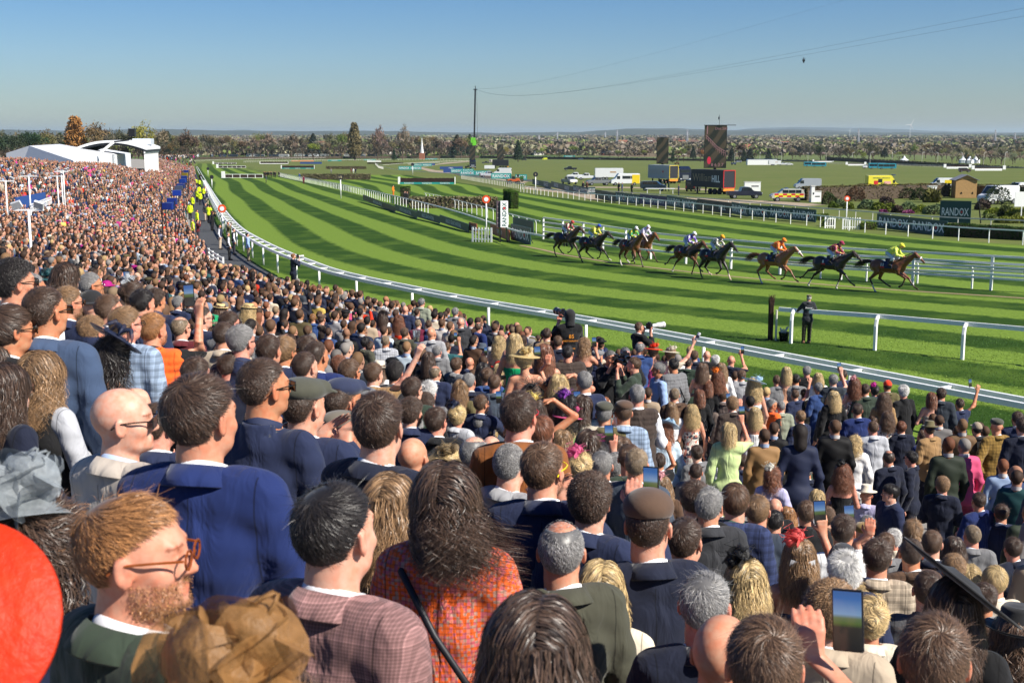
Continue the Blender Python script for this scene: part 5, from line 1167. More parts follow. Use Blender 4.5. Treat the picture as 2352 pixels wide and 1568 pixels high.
# ================================================================== the rest of the crowd: one mass beyond the people above
def tmpl(sex, kind, lod):
 """zones: 0 skin, 1 hair or hat, 2 clothes, 3 trousers, 4 shirt"""
 hr, br = {1: (.014,.031),2: (.024,.065),3: (.046,.10)}[lod]
 V = []; Z = []; Q = []; b = 0
 def put(s, z, fn=None):
  nonlocal b
  v, q = s.mesh()
  if not len(v): return
  V.append(v); Q.append(q+b); b += len(v); Z.append(np.full(len(v), z) if fn is None else fn(v))
 s = SDF(np.arange(-.13,.14, hr), np.arange(-.16,.17, hr), np.arange(1.44,1.83, hr))
 if lod < 3: head_sdf(s, .02)
 else: s.ell((0,0,1.67),(.078,.098,.112),.02)
 s.cap((0,-.03,1.44),(0,-.01,1.58),.06,.06,.03)
 def hz(v):
  ph = np.arctan2(abs(v[:, 0]),-(v[:, 1]-HC0[1])); return np.where((v[:, 2] > zline(ph)),1,0)
 put(s, 0, None if kind == 'bald' else hz)
 if kind not in ('bald',) and lod < 3:
  s = SDF(np.arange(-.13,.14, hr), np.arange(-.17,.15, hr), np.arange(1.36,1.85, hr)); vol = {'long': .014, 'cap': .004, 'hat': .004}.get(kind, .006); s.ell(HC0, HR+vol, .01)
  if kind == 'long': s.cap((0,-.05,1.66),(0,-.07,1.53),.075,.078,.03)
  s.mask(lambda X, Y, Z_: (np.where(np.arctan2(abs(X)+0*Y, -(Y-HC0[1])+0*X) < 1.8, zline(np.arctan2(abs(X)+0*Y, -(Y-HC0[1])+0*X))-(.24 if kind == 'long' else 0), zline(np.arctan2(abs(X)+0*Y, -(Y-HC0[1])+0*X)))[..., :]+0*Z_-Z_)*.9)
  s.cap((0,.12,1.6),(0,.13,1.70),.062,.045,.01, 's')
  s.disp(lambda X, Y, Z_: .0025*np.sin(X*130+3*np.sin(Z_*40))*np.sin(Y*120)); put(s, 1)
  if kind == 'cap':
   s = SDF(np.arange(-.13,.14, hr), np.arange(-.16,.2, hr), np.arange(1.66,1.85, hr)); s.ell((0,-.0,1.745),(.096,.122,.05),.02); s.ell((0,.12,1.725),(.07,.06,.018),.02); put(s, 5)
  if kind == 'hat':
   s = SDF(np.arange(-.2,.21, hr), np.arange(-.2,.21, hr), np.arange(1.68,1.9, hr)); s.ell((0,-.01,1.77),(.09,.105,.075),.02); s.ell((0,-.01,1.745),(.165,.175,.014),.02); put(s, 5)
 elif kind == 'long':
  s = SDF(np.arange(-.13,.14, hr), np.arange(-.2,.15, hr), np.arange(1.3,1.85, hr)); s.cap((0,-.04,1.70),(0,-.09,1.45),.085,.07,.03); put(s, 1)
 pose = 'phone' if kind == 'phone' else 'stand'; A = arms(sex, pose)
 s = SDF(np.arange(-.38,.4, br), np.arange(-.24,.42, br), np.arange(.0 if lod == 1 else .6,1.9, br))
 torso(s, sex, .018+br*.12); s.cap((-.155,-.015,1.445),(.155,-.015,1.445),.058,.058,.03); s.cap((-.08,-.025,1.475),(.08,-.025,1.475),.05,.05,.03)
 for sh, e, w, d in A: s.chain([sh, e, w], [.064+br*.15,.052+br*.15,.042+br*.2], .03)
 s.ell((0,-.015,.86),(.2,.15,.14),.05)
 if lod == 1:
  for x in (-1,1): s.chain([(x*.09,0,.9),(x*.1,0,.05)], [.11,.07], .03)
 s.disp(lambda X, Y, Z_: .006*np.sin(X*26+Z_*34)*np.sin(Y*22-Z_*17))
 put(s, 2, lambda v: np.where(v[:, 2] < .8,3,2))
 if lod < 3 and kind not in ('long',):
  n = 10; vs = [(.07*math.cos(t*.628),.07*math.sin(t*.628)-.02, zz-.02*math.sin(t*.628)) for zz in (1.50,1.553) for t in range(n)]
  V.append(np.array(vs, np.float32)); Z.append(np.full(2*n, 4)); Q.append(np.array([(k, (k+1) % n, n+(k+1) % n, n+k) for k in range(n)])+b); b += 2*n
 if kind == 'phone' and lod < 3:
  w = Vector(A[0][2])+Vector((0,.0,.1)); m = MB().box(w, (.08,.012,.15)); V.append(np.array(m.v, np.float32)); Z.append(np.full(8,6)); Q.append(np.array(m.f)+b); b += 8
  s = SDF(np.arange(w[0]-.07, w[0]+.08,.02), np.arange(w[1]-.07, w[1]+.08,.02), np.arange(w[2]-.13, w[2]+.06,.02)); s.ell((w[0], w[1], w[2]-.05),(.045,.035,.05),.01); put(s, 0)
 return np.concatenate(V), np.concatenate(Q), np.concatenate(Z).astype(int)
CLOTHES = ['navy']*9+['dnavy']*8+['black']*7+['charcoal']*5+['grey']*6+['lgrey']*2+['palegrey']*2+['slate']*3+['royal']*4+['blue']*3+['brown']*4+['beige']*2+['tan']*2+['cream']*2+['white']*4+['olive']*2+['dgreen']*2+['red','red','wine','pink','magenta','teal','lilac','yellow','paleblue','paleblue','skyblue','skyblue','peach','rose','camel','stone','maroon']
HCOLS = ['dbrown']*12+['brown']*9+['lbrown']*3+['black']*6+['grey']*3+['sandy']+['blond']*2+['auburn']*2
def crowd_points():
 """rows of standing people on the terrace, thinned to what the frame can see"""
 r = np.random.RandomState(5); xs = []; n = 330000
 Y = 9+(640-9)*r.uniform(0,1, n)**1.8; X = r.uniform(-.44,.44, n)*Y
 s, al = sd_rail(X, Y); front = np.interp(Y, [0,40,50,60,66,76,120,200,400], [7.2,6.4,6.0,5.4,5.0,3.6,3.4,1.8,1.0])
 left = X/Y > -.43
 ok = (s < -front) & left & (-s < np.interp(Y, [9,60,170,200,330,640], [30,60,80,70,60,50]))
 ok &= ~((Y > 190) & (X/Y < -.345)) & ~((Y > 236) & (X/Y < -.282))         # the marquee and the far stand
 X, Y, s, al = X[ok], Y[ok], s[ok], al[ok]
 need = np.interp(Y, [9,30,60,110,200,330,640], [.66,.60,.58,.60,.68,.85,1.3]); keep = []; grid = {}
 for i in np.random.RandomState(3).permutation(len(X)):
  x, y, m = X[i], Y[i], need[i]; c = (int(x/.9), int(y/.9)); bad = False
  for a in (-1,0,1):
   for b in (-1,0,1):
    for (px, py) in grid.get((c[0]+a, c[1]+b),()):
     if (px-x)**2+(py-y)**2 < m*m: bad = True; break
    if bad: break
   if bad: break
  if not bad: grid.setdefault(c, []).append((x, y)); keep.append(i)
 return X[keep], Y[keep]
def build_crowd():
 X, Y = crowd_points(); Zg = stand_z(X, Y)
 TP = [(f['P'].x, f['P'].y, f['u'], f['v'], f['d']) for f in FACTS]+SPECIAL_FEET
 T = np.array([q[:5] for q in TP]); keep = np.ones(len(X), bool); hgt = RS.normal(1.70,.075, len(X)).clip(1.54,1.86)
 for i in np.where(Y < 75)[0]:
  if ((T[:, 0]-X[i])**2+(T[:, 1]-Y[i])**2).min() < .45**2: keep[i] = False; continue
  u, v, d = proj((X[i], Y[i], Zg[i]+hgt[i])); w = F_*.2/d
  m = (abs(T[:, 2]-u) < (w*.5+F_*.10/T[:, 4])) & (v < T[:, 3]+F_*.22/T[:, 4]) & (v > T[:, 3]-w*1.5) & (T[:, 4] > d)
  if m.any(): keep[i] = False
  m = (T[:, 4] < 14) & (abs(T[:, 2]-u) < F_*.13/T[:, 4]) & (abs(T[:, 3]-v) < F_*.3/T[:, 4])
  if d < 13 and m.any(): keep[i] = False
 X, Y, Zg, hgt = X[keep], Y[keep], Zg[keep], hgt[keep]; D = np.hypot(X, Y)
 kinds = [('m', 'short'),('m', 'short'),('m', 'short'),('m', 'bald'),('f', 'long'),('f', 'long'),('m', 'cap'),('f', 'hat'),('m', 'phone')]; pr = np.array([.29,.25,.22,.07,.06,.045,.035,.012,.035])
 which = RS.choice(len(kinds), len(X), p=pr/pr.sum()); lod = np.where(D < 46,1, np.where(D < 110,2,3))
 AV = []; AQ = []; AC = []; b = 0; cache = {}
 rz = np.arctan2(60-Y, 10-X)-math.pi/2+RS.normal(0,.28, len(X)); rz = np.where(Y < 60, np.clip(rz*.45-.15,-1.4,.3)+RS.normal(0,.15, len(X)), rz)
 for l in (1,2,3):
  for k in range(len(kinds)):
   m = np.where((which == k) & (lod == l))[0]
   if not len(m): continue
   kk = kinds[k]
   if (kk, l) not in cache: cache[(kk, l)] = tmpl(kk[0], kk[1], l)
   V, Q, Z = cache[(kk, l)]; n = len(V); c, s = np.cos(rz[m]), np.sin(rz[m]); sc = hgt[m]/1.78; sx = sc*RS.uniform(.92,1.12, len(m))
   P = np.empty((len(m), n, 3), np.float32)
   vx = V[None, :, 0]*sx[:, None]; vy = V[None, :, 1]*sc[:, None]
   P[..., 0] = X[m][:, None]+vx*c[:, None]-vy*s[:, None]; P[..., 1] = Y[m][:, None]+vx*s[:, None]+vy*c[:, None]; P[..., 2] = Zg[m][:, None]+V[None, :, 2]*sc[:, None]
   cols = np.zeros((len(m),7,3), np.float32)
   cols[:, 0] = [SKT[i] for i in RS.choice(8, len(m), p=[.16,.16,.15,.15,.15,.1,.1,.03])]
   cols[:, 1] = [HC_[HCOLS[i]] for i in RS.randint(0, len(HCOLS), len(m))]
   cols[:, 2] = [PAL[CLOTHES[i]] for i in RS.randint(0, len(CLOTHES), len(m))]
   cols[:, 3] = cols[:, 2]*.6; cols[:, 4] = [(.7,.7,.72) if q < .75 else (.35,.45,.65) for q in RS.uniform(size=len(m))]
   cols[:, 5] = [PAL[('olive', 'navy', 'grey', 'brown', 'black')[i]] if kk[1] == 'cap' else PAL[('straw', 'cream', 'navy', 'pink', 'black', 'magenta', 'brown', 'red')[i % 8]] for i in RS.randint(0,5 if kk[1] == 'cap' else 8, len(m))]
   cols[:, 6] = (.01,.01,.015); cols *= RS.uniform(.45,.95,(len(m),1,1))*(1,.94,.88)
   AC.append(cols[:, Z].reshape(-1,3)); AV.append(P.reshape(-1,3)); AQ.append((Q[None]+(np.arange(len(m))*n)[:, None, None]+b).reshape(-1,4)); b += len(m)*n
 mt, t, bb = nmat('crowd_clothes_and_skin'); bb.inputs['Roughness'].default_value = .7; bb.inputs['Specular IOR Level'].default_value = .25
 at = N(t, 'ShaderNodeAttribute'); at.attribute_name = 'tint'; t.links.new(at.outputs['Color'], bb.inputs['Base Color'])
 V = np.concatenate(AV); print('crowd', len(X), 'people', len(V), 'verts')
 o = link('crowd', mesh_np('crowd', V, np.concatenate(AQ), mt, attr={'tint': np.concatenate(AC)}))
 tagd(o, 'dense crowd of smartly dressed racegoers filling the terrace down to the rail', 'crowd', kind='stuff')
SPECIAL_FEET = []
# ================================================================== turf, tracks, terrace
def Z_(reg, x, y): return ((reg[0]+x*.4355)*.5742,(reg[1]+y*.4355)*.5742)
def zoomed(reg, pts, f=.4355): return [((reg[0]+x*f)*.5742,(reg[1]+y*f)*.5742) for x, y in pts]
def tps_fit(P, val, lam=.02):
 P = np.array(P)/50.; n = len(P); d = np.linalg.norm(P[:, None]-P[None], axis=2); K = np.where(d > 0, d*d*np.log(d+1e-12),0)+lam*np.eye(n)
 A = np.block([[K, np.c_[np.ones(n), P]], [np.c_[np.ones(n), P].T, np.zeros((3,3))]]); w = np.linalg.solve(A, np.r_[val, 0,0,0])
 def f(X, Y):
  q = np.stack([X, Y], -1)/50.; out = w[n]+w[n+1]*q[..., 0]+w[n+2]*q[..., 1]
  for i in range(n):
   r2 = ((q-P[i])**2).sum(-1); out = out+w[i]*.5*r2*np.log(r2+1e-12)
  return out
 return f
c2, c3, c4 = (1024,300),(2048,400),(3072,400); b2, b3, b4 = (1024,1000),(2048,1000),(3072,1000); z5 = (700,550)
LINES = {0: zoomed(b3, [(0,540),(500,600),(1000,670),(1500,740),(2000,800),(2351,835)])+zoomed(b4, [(753,880),(2315,975)])+zoomed(b2, [(1300,370),(1800,470),(2200,545)])+zoomed(z5, [(600,700),(850,1000),(1200,1350),(380,450)], .2551),
 1: zoomed(b3, [(0,380),(500,440),(1000,520),(1500,590),(2000,630),(2351,650)])+zoomed(b4, [(753,680),(2315,762)])+zoomed(b2, [(700,30),(1000,110),(1500,225),(2000,330)])+zoomed(z5, [(850,680),(1300,1050),(1600,1280),(1900,1500),(500,400)], .2551),
 2: zoomed(b3, [(0,210),(500,270),(1000,340),(1500,410),(2000,455),(2351,480)])+zoomed(b4, [(753,530),(2315,619)])+zoomed(b2, [(1400,0),(1800,100),(2100,170)])+zoomed(z5, [(1150,660),(1500,850),(1800,1030),(2351,1280),(760,490)], .2551),
 3: zoomed(b3, [(100,60),(700,140),(1300,230),(1800,300),(2351,360)])+zoomed(b4, [(753,422),(2315,531)])+zoomed(z5, [(1500,650),(1900,830),(2351,990),(1000,490)], .2551)+zoomed(c2, [(1100,1300),(1600,1420)])}
P_ = []; V_ = []
for k, L in LINES.items():
 for u, v in L: g = G(u, v); P_.append((g.x, g.y)); V_.append(k)
phiF = tps_fit(P_, V_, 1.0)
INNER = [(640,405),(670,412),(800,440),(950,480),(1050,510),(1183,564),(1209,569),(1243,576),(1277,585),(1320,592),(1362,599),(1425,608),(1481,615),(1559,624),(1639,633),(1733,642),(1826,650),(1935,659),(2068,669),(2187,676),(2323,685),(2460,694)]
FOUR = [(1248,549),(1330,563),(1400,577),(1518,599),(1620,611),(1724,622),(1819,633),(1930,642),(2040,650),(2153,658),(2281,667),(2420,676)]
FARR = [(1196,441),(1263,451),(1357,462),(1414,468),(1467,473),(1522,480),(1585,487),(1630,492),(1680,499),(1732,505),(1790,512),(1853,518),(1886,522),(1983,534),(2070,542),(2130,547),(2188,552),(2256,557),(2326,561),(2450,570)]
P_ = []; V_ = []
for u, v in FOUR: g = G(u, v); P_.append((g.x, g.y)); V_.append(0)
for u, v in FARR: g = G(u, v); P_.append((g.x, g.y)); V_.append(4.6)
for (u, v), k in (((700,405),-1.6),((800,420),-1.2),((1000,455),-1),((1100,428),2.4),((900,398),2.2),((1240,520),.6)): g = G(u, v); P_.append((g.x, g.y)); V_.append(k)
psiF = tps_fit(P_, V_, 1.0)
def poly_s(pts):
 L = np.array([(G(u, v).x, G(u, v).y) for u, v in pts])
 def f(X, Y):
  best = np.full(X.shape, 1e9); sg = np.ones(X.shape)
  for a, b in zip(L[:-1], L[1:]):
   d = b-a; l = math.hypot(*d); t = np.clip(((X-a[0])*d[0]+(Y-a[1])*d[1])/l/l, 0,1); e = np.hypot(X-a[0]-d[0]*t, Y-a[1]-d[1]*t)
   m = e < best-1e-9; best[m] = e[m]; sg[m] = np.where(d[0]*(Y-a[1])-d[1]*(X-a[0]) > 0,1., -1.)[m]
  return best*sg
 return f
def far_axis(lo, hi, st, end, g=1.12):
 a = list(np.arange(lo, hi, st)); s = st; q = hi
 while q < end: a.append(q); s *= g; q += s
 return a
ax_ = far_axis(-60,120,1.0,30000); bx_ = [-x for x in far_axis(60,61,1.0,30000)]; xs_ = np.array(sorted(set(np.round(bx_+ax_, 3)))); ys_ = np.array(sorted(set(np.round(list(np.arange(-30,20,5))+far_axis(20,330,1.0,40000,1.05),3))))
GX, GY = np.meshgrid(xs_, ys_, indexing='ij'); inner_s = poly_s(INNER)(GX.ravel(), GY.ravel()); farr_s = poly_s(FARR)(GX.ravel(), GY.ravel()); four_s = poly_s(FOUR)(GX.ravel(), GY.ravel())
sr, _a = sd_rail(GX.ravel(), GY.ravel()); gx, gy = GX.ravel(), GY.ravel()
near = (gy < 1150) & (abs(gx) < 500)
phi = np.zeros(len(gx)); psi = np.zeros(len(gx)); phi[near] = phiF(gx[near], gy[near]); psi[near] = psiF(gx[near], gy[near])
main = np.clip((5-inner_s)/2,0,1)*np.clip(sr+7,0,1)*(gy < 900)                       # inside the running rail
chase = np.clip(inner_s/2,0,1)*np.clip((farr_s*-1+.5)/1.5,0,1)*(gy < 420)*np.clip((GX.ravel()/GY.ravel().clip(1)+.19)/.02,0,1)
chase2 = (farr_s < 1)&(gy < 250)
rough = 1-np.clip(main+chase, 0,1)
gz = np.where((sr < -5.6) | ((sr < -1) & (gy > 64)),-.2,0.0)
gz = gz+np.array([GZ(y) for y in ys_])[None, :].repeat(len(xs_),0).ravel()
me = mesh_np('turf', np.stack([gx, gy, gz], 1), np.stack([(i_ := np.arange(len(gx)).reshape(GX.shape))[:-1, :-1], i_[1:, :-1], i_[1:, 1:], i_[:-1,1:]], -1).reshape(-1,4), None, attr={'phi': phi, 'psi': psi, 'inmain': np.clip((0-inner_s)+.5,0,1)*1.0, 'rough': rough})
m, t, b = nmat('turf'); b.inputs['Roughness'].default_value = .9; b.inputs['Specular IOR Level'].default_value = .12
def at_(n): q = N(t, 'ShaderNodeAttribute'); q.attribute_name = n; return q.outputs['Fac']
def M_(op, a, b_=None, c=None, clamp=False):
 q = N(t, 'ShaderNodeMath', operation=op); q.use_clamp = clamp
 for i, x in enumerate((a, b_, c)):
  if x is None: continue
  if isinstance(x, (int, float)): q.inputs[i].default_value = x
  else: t.links.new(x, q.inputs[i])
 return q.outputs[0]
def mixc(f, a, b_):
 q = N(t, 'ShaderNodeMix', data_type='RGBA')
 (t.links.new(f, q.inputs['Factor']) if not isinstance(f, (int, float)) else setattr(q.inputs['Factor'], 'default_value', f))
 for nm, x in (('A', a),('B', b_)):
  i = [s for s in q.inputs if s.name == nm and s.type == 'RGBA'][0]
  if isinstance(x, tuple): i.default_value = x+(1,)
  else: t.links.new(x, i)
 return [s for s in q.outputs if s.type == 'RGBA'][0]
geo = N(t, 'ShaderNodeNewGeometry'); pos = geo.outputs['Position']
def noise(scale, detail=4, vec=None, dist=0, sc=None):
 q = N(t, 'ShaderNodeTexNoise'); q.inputs['Scale'].default_value = scale; q.inputs['Detail'].default_value = detail; q.inputs['Distortion'].default_value = dist
 if sc: mp = N(t, 'ShaderNodeMapping'); mp.inputs['Scale'].default_value = sc; t.links.new(vec or pos, mp.inputs[0]); t.links.new(mp.outputs[0], q.inputs['Vector'])
 else: t.links.new(vec or pos, q.inputs['Vector'])
 return q.outputs['Fac']
wob = M_('MULTIPLY', M_('SUBTRACT', noise(2.2,7),.5),.20); fine = noise(9,8, sc=(1,.55,1)); mid = noise(1.6,5)
def stripes(a): return M_('MULTIPLY_ADD', M_('COSINE', M_('MULTIPLY', M_('ADD', a, wob),2*math.pi)),2.2,.5, clamp=True)
st = mixc(at_('inmain'), stripes(at_('psi')), stripes(at_('phi'))) if False else None
s1 = stripes(at_('phi')); s2 = stripes(at_('psi')); inm = at_('inmain'); stp = M_('ADD', M_('MULTIPLY', s1, inm), M_('MULTIPLY', s2, M_('SUBTRACT', 1, inm)))
stp = M_('MULTIPLY', stp, M_('SUBTRACT', 1, M_('MULTIPLY', M_('SUBTRACT', noise(.35,6),.45, clamp=True),1.5, clamp=True)))
light = mixc(fine, (.07,.13,.011),(.20,.29,.042)); dark = mixc(fine, (.009,.034,.002),(.036,.08,.006))
col = mixc(stp, light, dark)
rg = mixc(M_('MULTIPLY', noise(.035,6),1, clamp=True),(.085,.12,.028),(.16,.175,.05)); rg = mixc(M_('MULTIPLY', M_('SUBTRACT', noise(.5,5, sc=(1,.25,1)),.55, clamp=True),3, clamp=True), rg, (.19,.16,.075))
rg = mixc(M_('MULTIPLY', M_('SUBTRACT', fine, .4),1.2, clamp=True), rg, (.07,.10,.02))
col = mixc(at_('rough'), col, rg)
# far fields beyond the course
sepP = N(t, 'ShaderNodeSeparateXYZ'); t.links.new(pos, sepP.inputs[0]); far = M_('MULTIPLY', M_('SUBTRACT', sepP.outputs[1], 1150),.01, clamp=True)
vo = N(t, 'ShaderNodeTexVoronoi'); mp = N(t, 'ShaderNodeMapping'); mp.inputs['Scale'].default_value = (.0045,.0016,1); t.links.new(pos, mp.inputs[0]); t.links.new(mp.outputs[0], vo.inputs['Vector']); vo.inputs['Scale'].default_value = 1
rp = N(t, 'ShaderNodeValToRGB'); rp.color_ramp.interpolation = 'CONSTANT'; e = rp.color_ramp.elements; e[0].color = (.10,.13,.045,1); e[1].position = .3; e[1].color = (.13,.10,.06,1)
for p_, c_ in ((.5,(.08,.12,.03)),(.7,(.17,.13,.08)),(.85,(.12,.15,.05))): q = e.new(p_); q.color = c_+(1,)
sc_ = N(t, 'ShaderNodeSeparateColor'); t.links.new(vo.outputs['Color'], sc_.inputs[0]); t.links.new(sc_.outputs[0], rp.inputs[0]); col = mixc(far, col, rp.outputs[0])
t.links.new(col, b.inputs['Base Color'])
bp = N(t, 'ShaderNodeBump'); bp.inputs['Strength'].default_value = .9; bp.inputs['Distance'].default_value = .05; t.links.new(M_('ADD', M_('MULTIPLY', fine, .7), M_('MULTIPLY', mid, .6)), bp.inputs['Height']); t.links.new(bp.outputs[0], b.inputs['Normal'])
me.materials.append(m); tagd(link('turf', me), kind='structure')
# grass blades along the near edge of the course, where single tufts can be seen
def build_tufts():
 r = np.random.RandomState(9); n = 90000; Y = 17+33*r.uniform(0,1, n)**1.3; X = -6+r.uniform(0,1, n)*(Y*.46+8); s, _ = sd_rail(X, Y); ok = (s > .1) & (s < 16); X, Y, s = X[ok], Y[ok], s[ok]; n = len(X)
 ph = phiF(X, Y); dk = np.cos((ph)*2*math.pi) > .1; h = r.uniform(.02,.045, n); a = r.uniform(0,6.28, n); w = .012
 A = np.stack([X-w*np.cos(a), Y-w*np.sin(a), np.zeros(n)], 1); B = np.stack([X+w*np.cos(a), Y+w*np.sin(a), np.zeros(n)], 1); C = np.stack([X+r.normal(0,.02, n)+np.where(dk, .02,-.02), Y+r.normal(0,.02, n), h], 1)
 V = np.stack([A, B, C], 1).reshape(-1,3); c = np.where(dk[:, None], (.045,.11,.01),(.15,.24,.035))*r.uniform(.6,1.5,(n, 1))
 mt, tt, bb = nmat('grass_blades'); bb.inputs['Roughness'].default_value = .8; q = N(tt, 'ShaderNodeAttribute'); q.attribute_name = 'tint'; tt.links.new(q.outputs['Color'], bb.inputs['Base Color'])
 tagd(link('grass', mesh_np('grass', V, np.arange(3*n).reshape(-1,3), mt, smooth=False, attr={'tint': np.repeat(c, 3,0)})), 'short mown grass blades along the near side of the course', 'grass', kind='stuff')
build_tufts()
def strip(name, left, right, mat, z=.006, kind='structure'):
 vs = []; fs = []
 for i, (a, b_) in enumerate(zip(left, right)):
  vs += [(a[0], a[1], z+GZ(a[1])),(b_[0], b_[1], z+GZ(b_[1]))]
  if i: fs.append((2*i-2,2*i-1,2*i+1,2*i))
 me = bpy.data.meshes.new(name); me.from_pydata(vs, [], fs); me.materials.append(mat); return tagd(link(name, me), kind=kind)
def offs(L, d):
 L = np.asarray(L, float); T = np.gradient(L, axis=0); T /= np.linalg.norm(T, axis=1)[:, None]; return L+np.stack([T[:, 1], -T[:, 0]], 1)*d
SOIL = plain('soil', (.28,.19,.12),.95, noise=.35, scale=1.2); TARMAC = plain('tarmac', (.055,.058,.062),.9, noise=.25, scale=3, bump=.2); PATHM = plain('path_gravel', (.33,.26,.18),.95, noise=.2, scale=.8)
CONC = plain('concrete', (.22,.21,.195),.9, noise=.3, scale=1.5)
i4 = np.array([(G(u, v).x, G(u, v).y) for u, v in INNER[5:]]); strip('worn_strip', offs(smooth_line(i4,2),-.25), offs(smooth_line(i4,2),-.6), SOIL)
def gl(pts): return [(G(u, v).x, G(u, v).y) for u, v in pts]
strip('horse_walk', gl([(1205,434),(1300,445),(1357,458),(1440,462),(1560,462),(1750,468),(1850,474)]), gl([(1205,427),(1300,436),(1380,447),(1450,452),(1560,454),(1760,461),(1900,470)]), PATHM)
strip('sand_track', gl([(1078,372),(1010,378),(960,386),(985,394),(1080,404),(1200,421)]), gl([(1086,370),(1020,374),(968,384),(1000,391),(1100,400),(1214,418)]), PATHM)
strip('service_road', gl([(1030,388),(1020,393),(1060,405),(1160,412),(1250,420)]), gl([(1068,379),(1038,391),(1080,402),(1180,409),(1262,417)]), TARMAC)
strip('access_track', gl([(1260,430),(1500,433),(1700,440)]), gl([(1262,427.5),(1500,430.5),(1700,437)]), PATHM)
# terrace: stepped concrete following the rail
def build_terrace():
 L = RAILS[RAILS[:, 1] > -12]; T = np.gradient(L, axis=0); T /= np.linalg.norm(T, axis=1)[:, None]; Nn = np.stack([T[:, 1], -T[:, 0]], 1); V = []; Q = []
 ds = [4.7,4.701]
 for d in np.arange(5.5,64,.8): ds += [d, d+.001]
 for p, n in zip(L, Nn):
  for i, d in enumerate(ds):
   if p[1] > 66 and i < 2: d = 2.9
   q = p+n*(-1)*d if False else p-n*d
   dd = d if i % 2 == 0 else d+.79
   w = p-n*dd; z = float(np.interp(0, [0], [0])); V.append((q[0], q[1], dd))
 V = np.array(V); m = len(ds); pz = np.array([ (L[k//m]-Nn[k//m]*V[k, 2]) for k in range(len(V))]); V[:, 2] = stand_z(pz[:, 0], pz[:, 1])-.01
 s, _ = sd_rail(V[:, 0], V[:, 1]);
 idx = np.arange(len(V)).reshape(-1, m); Q = np.stack([idx[:-1, :-1], idx[1:, :-1], idx[1:, 1:], idx[:-1,1:]], -1).reshape(-1,4)
 tagd(link('terrace', mesh_np('terrace', V, Q, CONC, smooth=False)), kind='structure')
build_terrace()
Lw = RAILS[(RAILS[:, 1] > 66)]
vs = []; fs = []
for i, (a, b_) in enumerate(zip(offs(Lw, -.5),-1*0+offs(Lw, -3.1))):
 vs += [(a[0], a[1], .075+GZ(a[1])),(b_[0], b_[1], .075+GZ(b_[1]))]
 if i: fs.append((2*i-2,2*i-1,2*i+1,2*i))
me = bpy.data.meshes.new('walkway'); me.from_pydata(vs, [], fs); me.materials.append(TARMAC); tagd(link('walkway', me), kind='structure')
# ================================================================== rails
WP = WHITE(); WP2 = plain('aged_white_paint', (.62,.6,.54),.5, noise=.12, scale=3)
def at_len(L, step):
 L = np.asarray(L, float); d = np.r_[0, np.cumsum(np.hypot(*(L[1:]-L[:-1]).T))]; s = np.arange(0, d[-1], step); return np.stack([np.interp(s, d, L[:, 0]), np.interp(s, d, L[:, 1])], 1)
def rail_fence(name, label, pts, posts, h=1.15, rails=(1.15,), bent=0, w=.1, pw=.07, mat=None, group=None, sep=1, side=-1):
 """running rail: smooth top rail(s) plus single posts, every post its own part"""
 mat = mat or WP; o = empty(name, (pts[0][0], pts[0][1], 0),0, label, 'running rail', group); C0 = Vector((pts[0][0], pts[0][1], GZ(pts[0][1])))
 for z in rails:
  b = MB()
  for a, c in zip(pts[:-1], pts[1:]): b.bar(Vector((a[0], a[1], z+GZ(a[1])))-C0, Vector((c[0], c[1], z+GZ(c[1])))-C0, w*.7, w)
  b.obj('rail', mat, o)
 T = np.gradient(np.asarray(posts, float), axis=0)
 n = len(posts); many = n > 100; acc = MB()
 for k, (p, tt) in enumerate(zip(posts, T)):
  tt = tt/np.linalg.norm(tt); nn = Vector((tt[1], -tt[0], 0))*side; q = Vector((p[0], p[1], GZ(p[1])))-C0; b = acc if many else MB()
  if bent: b.tube([q+nn*bent, q+nn*bent+Vector((0,0, h*.72)), q+nn*bent*.8+Vector((0,0, h*.9)), q+nn*bent*.4+Vector((0,0, h*.98)), q+Vector((0,0, h))], pw*.55,6)
  else: b.box(q+Vector((0,0, h/2-.02)),(pw, pw, h-.04), math.atan2(tt[1], tt[0]))
  if not many: b.obj('post', mat, o)
 if many: x = acc.obj('posts', mat, o); x['kind'] = 'stuff'
 return o
# outer double rail
def outer_rail():
 L = smooth_line(RAIL, 3); L = L[L[:, 1] > 10]; o = empty('running_rail', (12,30,0),0, 'double white plastic rail with cross pieces curving along the front of the crowd', 'running rail'); C0 = Vector((12,30,0)); L = L[:-1][np.hypot(*(L[1:]-L[:-1]).T) > 1e-6]; A = offs(L, 0); B = offs(L, .62)
 for K, z in ((A, 1.22),(B, 1.22)):
  b = MB()
  for a, c in zip(K[:-1], K[1:]): b.bar(Vector((a[0], a[1], z+GZ(a[1])))-C0, Vector((c[0], c[1], z+GZ(c[1])))-C0,.11,.145)
  b.obj('rail', WP, o, bevel=0)
 PA = at_len(L, 2.9); d = np.gradient(PA, axis=0); d /= np.linalg.norm(d, axis=1)[:, None]
 for k, (p, tt) in enumerate(zip(PA[:99], d[:99])):
  nn = Vector((tt[1], -tt[0], 0)); q = Vector((p[0], p[1], GZ(p[1])))-C0; MB().bar(q+Vector((0,0,1.23)), q+nn*.62+Vector((0,0,1.23)),.085,.06).obj('cross_piece', WP, o)
  if k % 2 == 0: MB().tube([q+nn*.1+Vector((0,0,0)), q+nn*.1+Vector((0,0,1.16))], .055,8).obj('post', WP, o, smooth=True)
outer_rail()
def P2(pts): return [np.array((G(u, v).x, G(u, v).y)) for u, v in pts]
il = np.array(P2(INNER)); rail_fence('running_rail', 'white inner running rail on straight posts beside the racing horses', smooth_line(il, 2), at_len(il, 2.6)[:99], 1.1,(1.1,), w=.11, pw=.07)
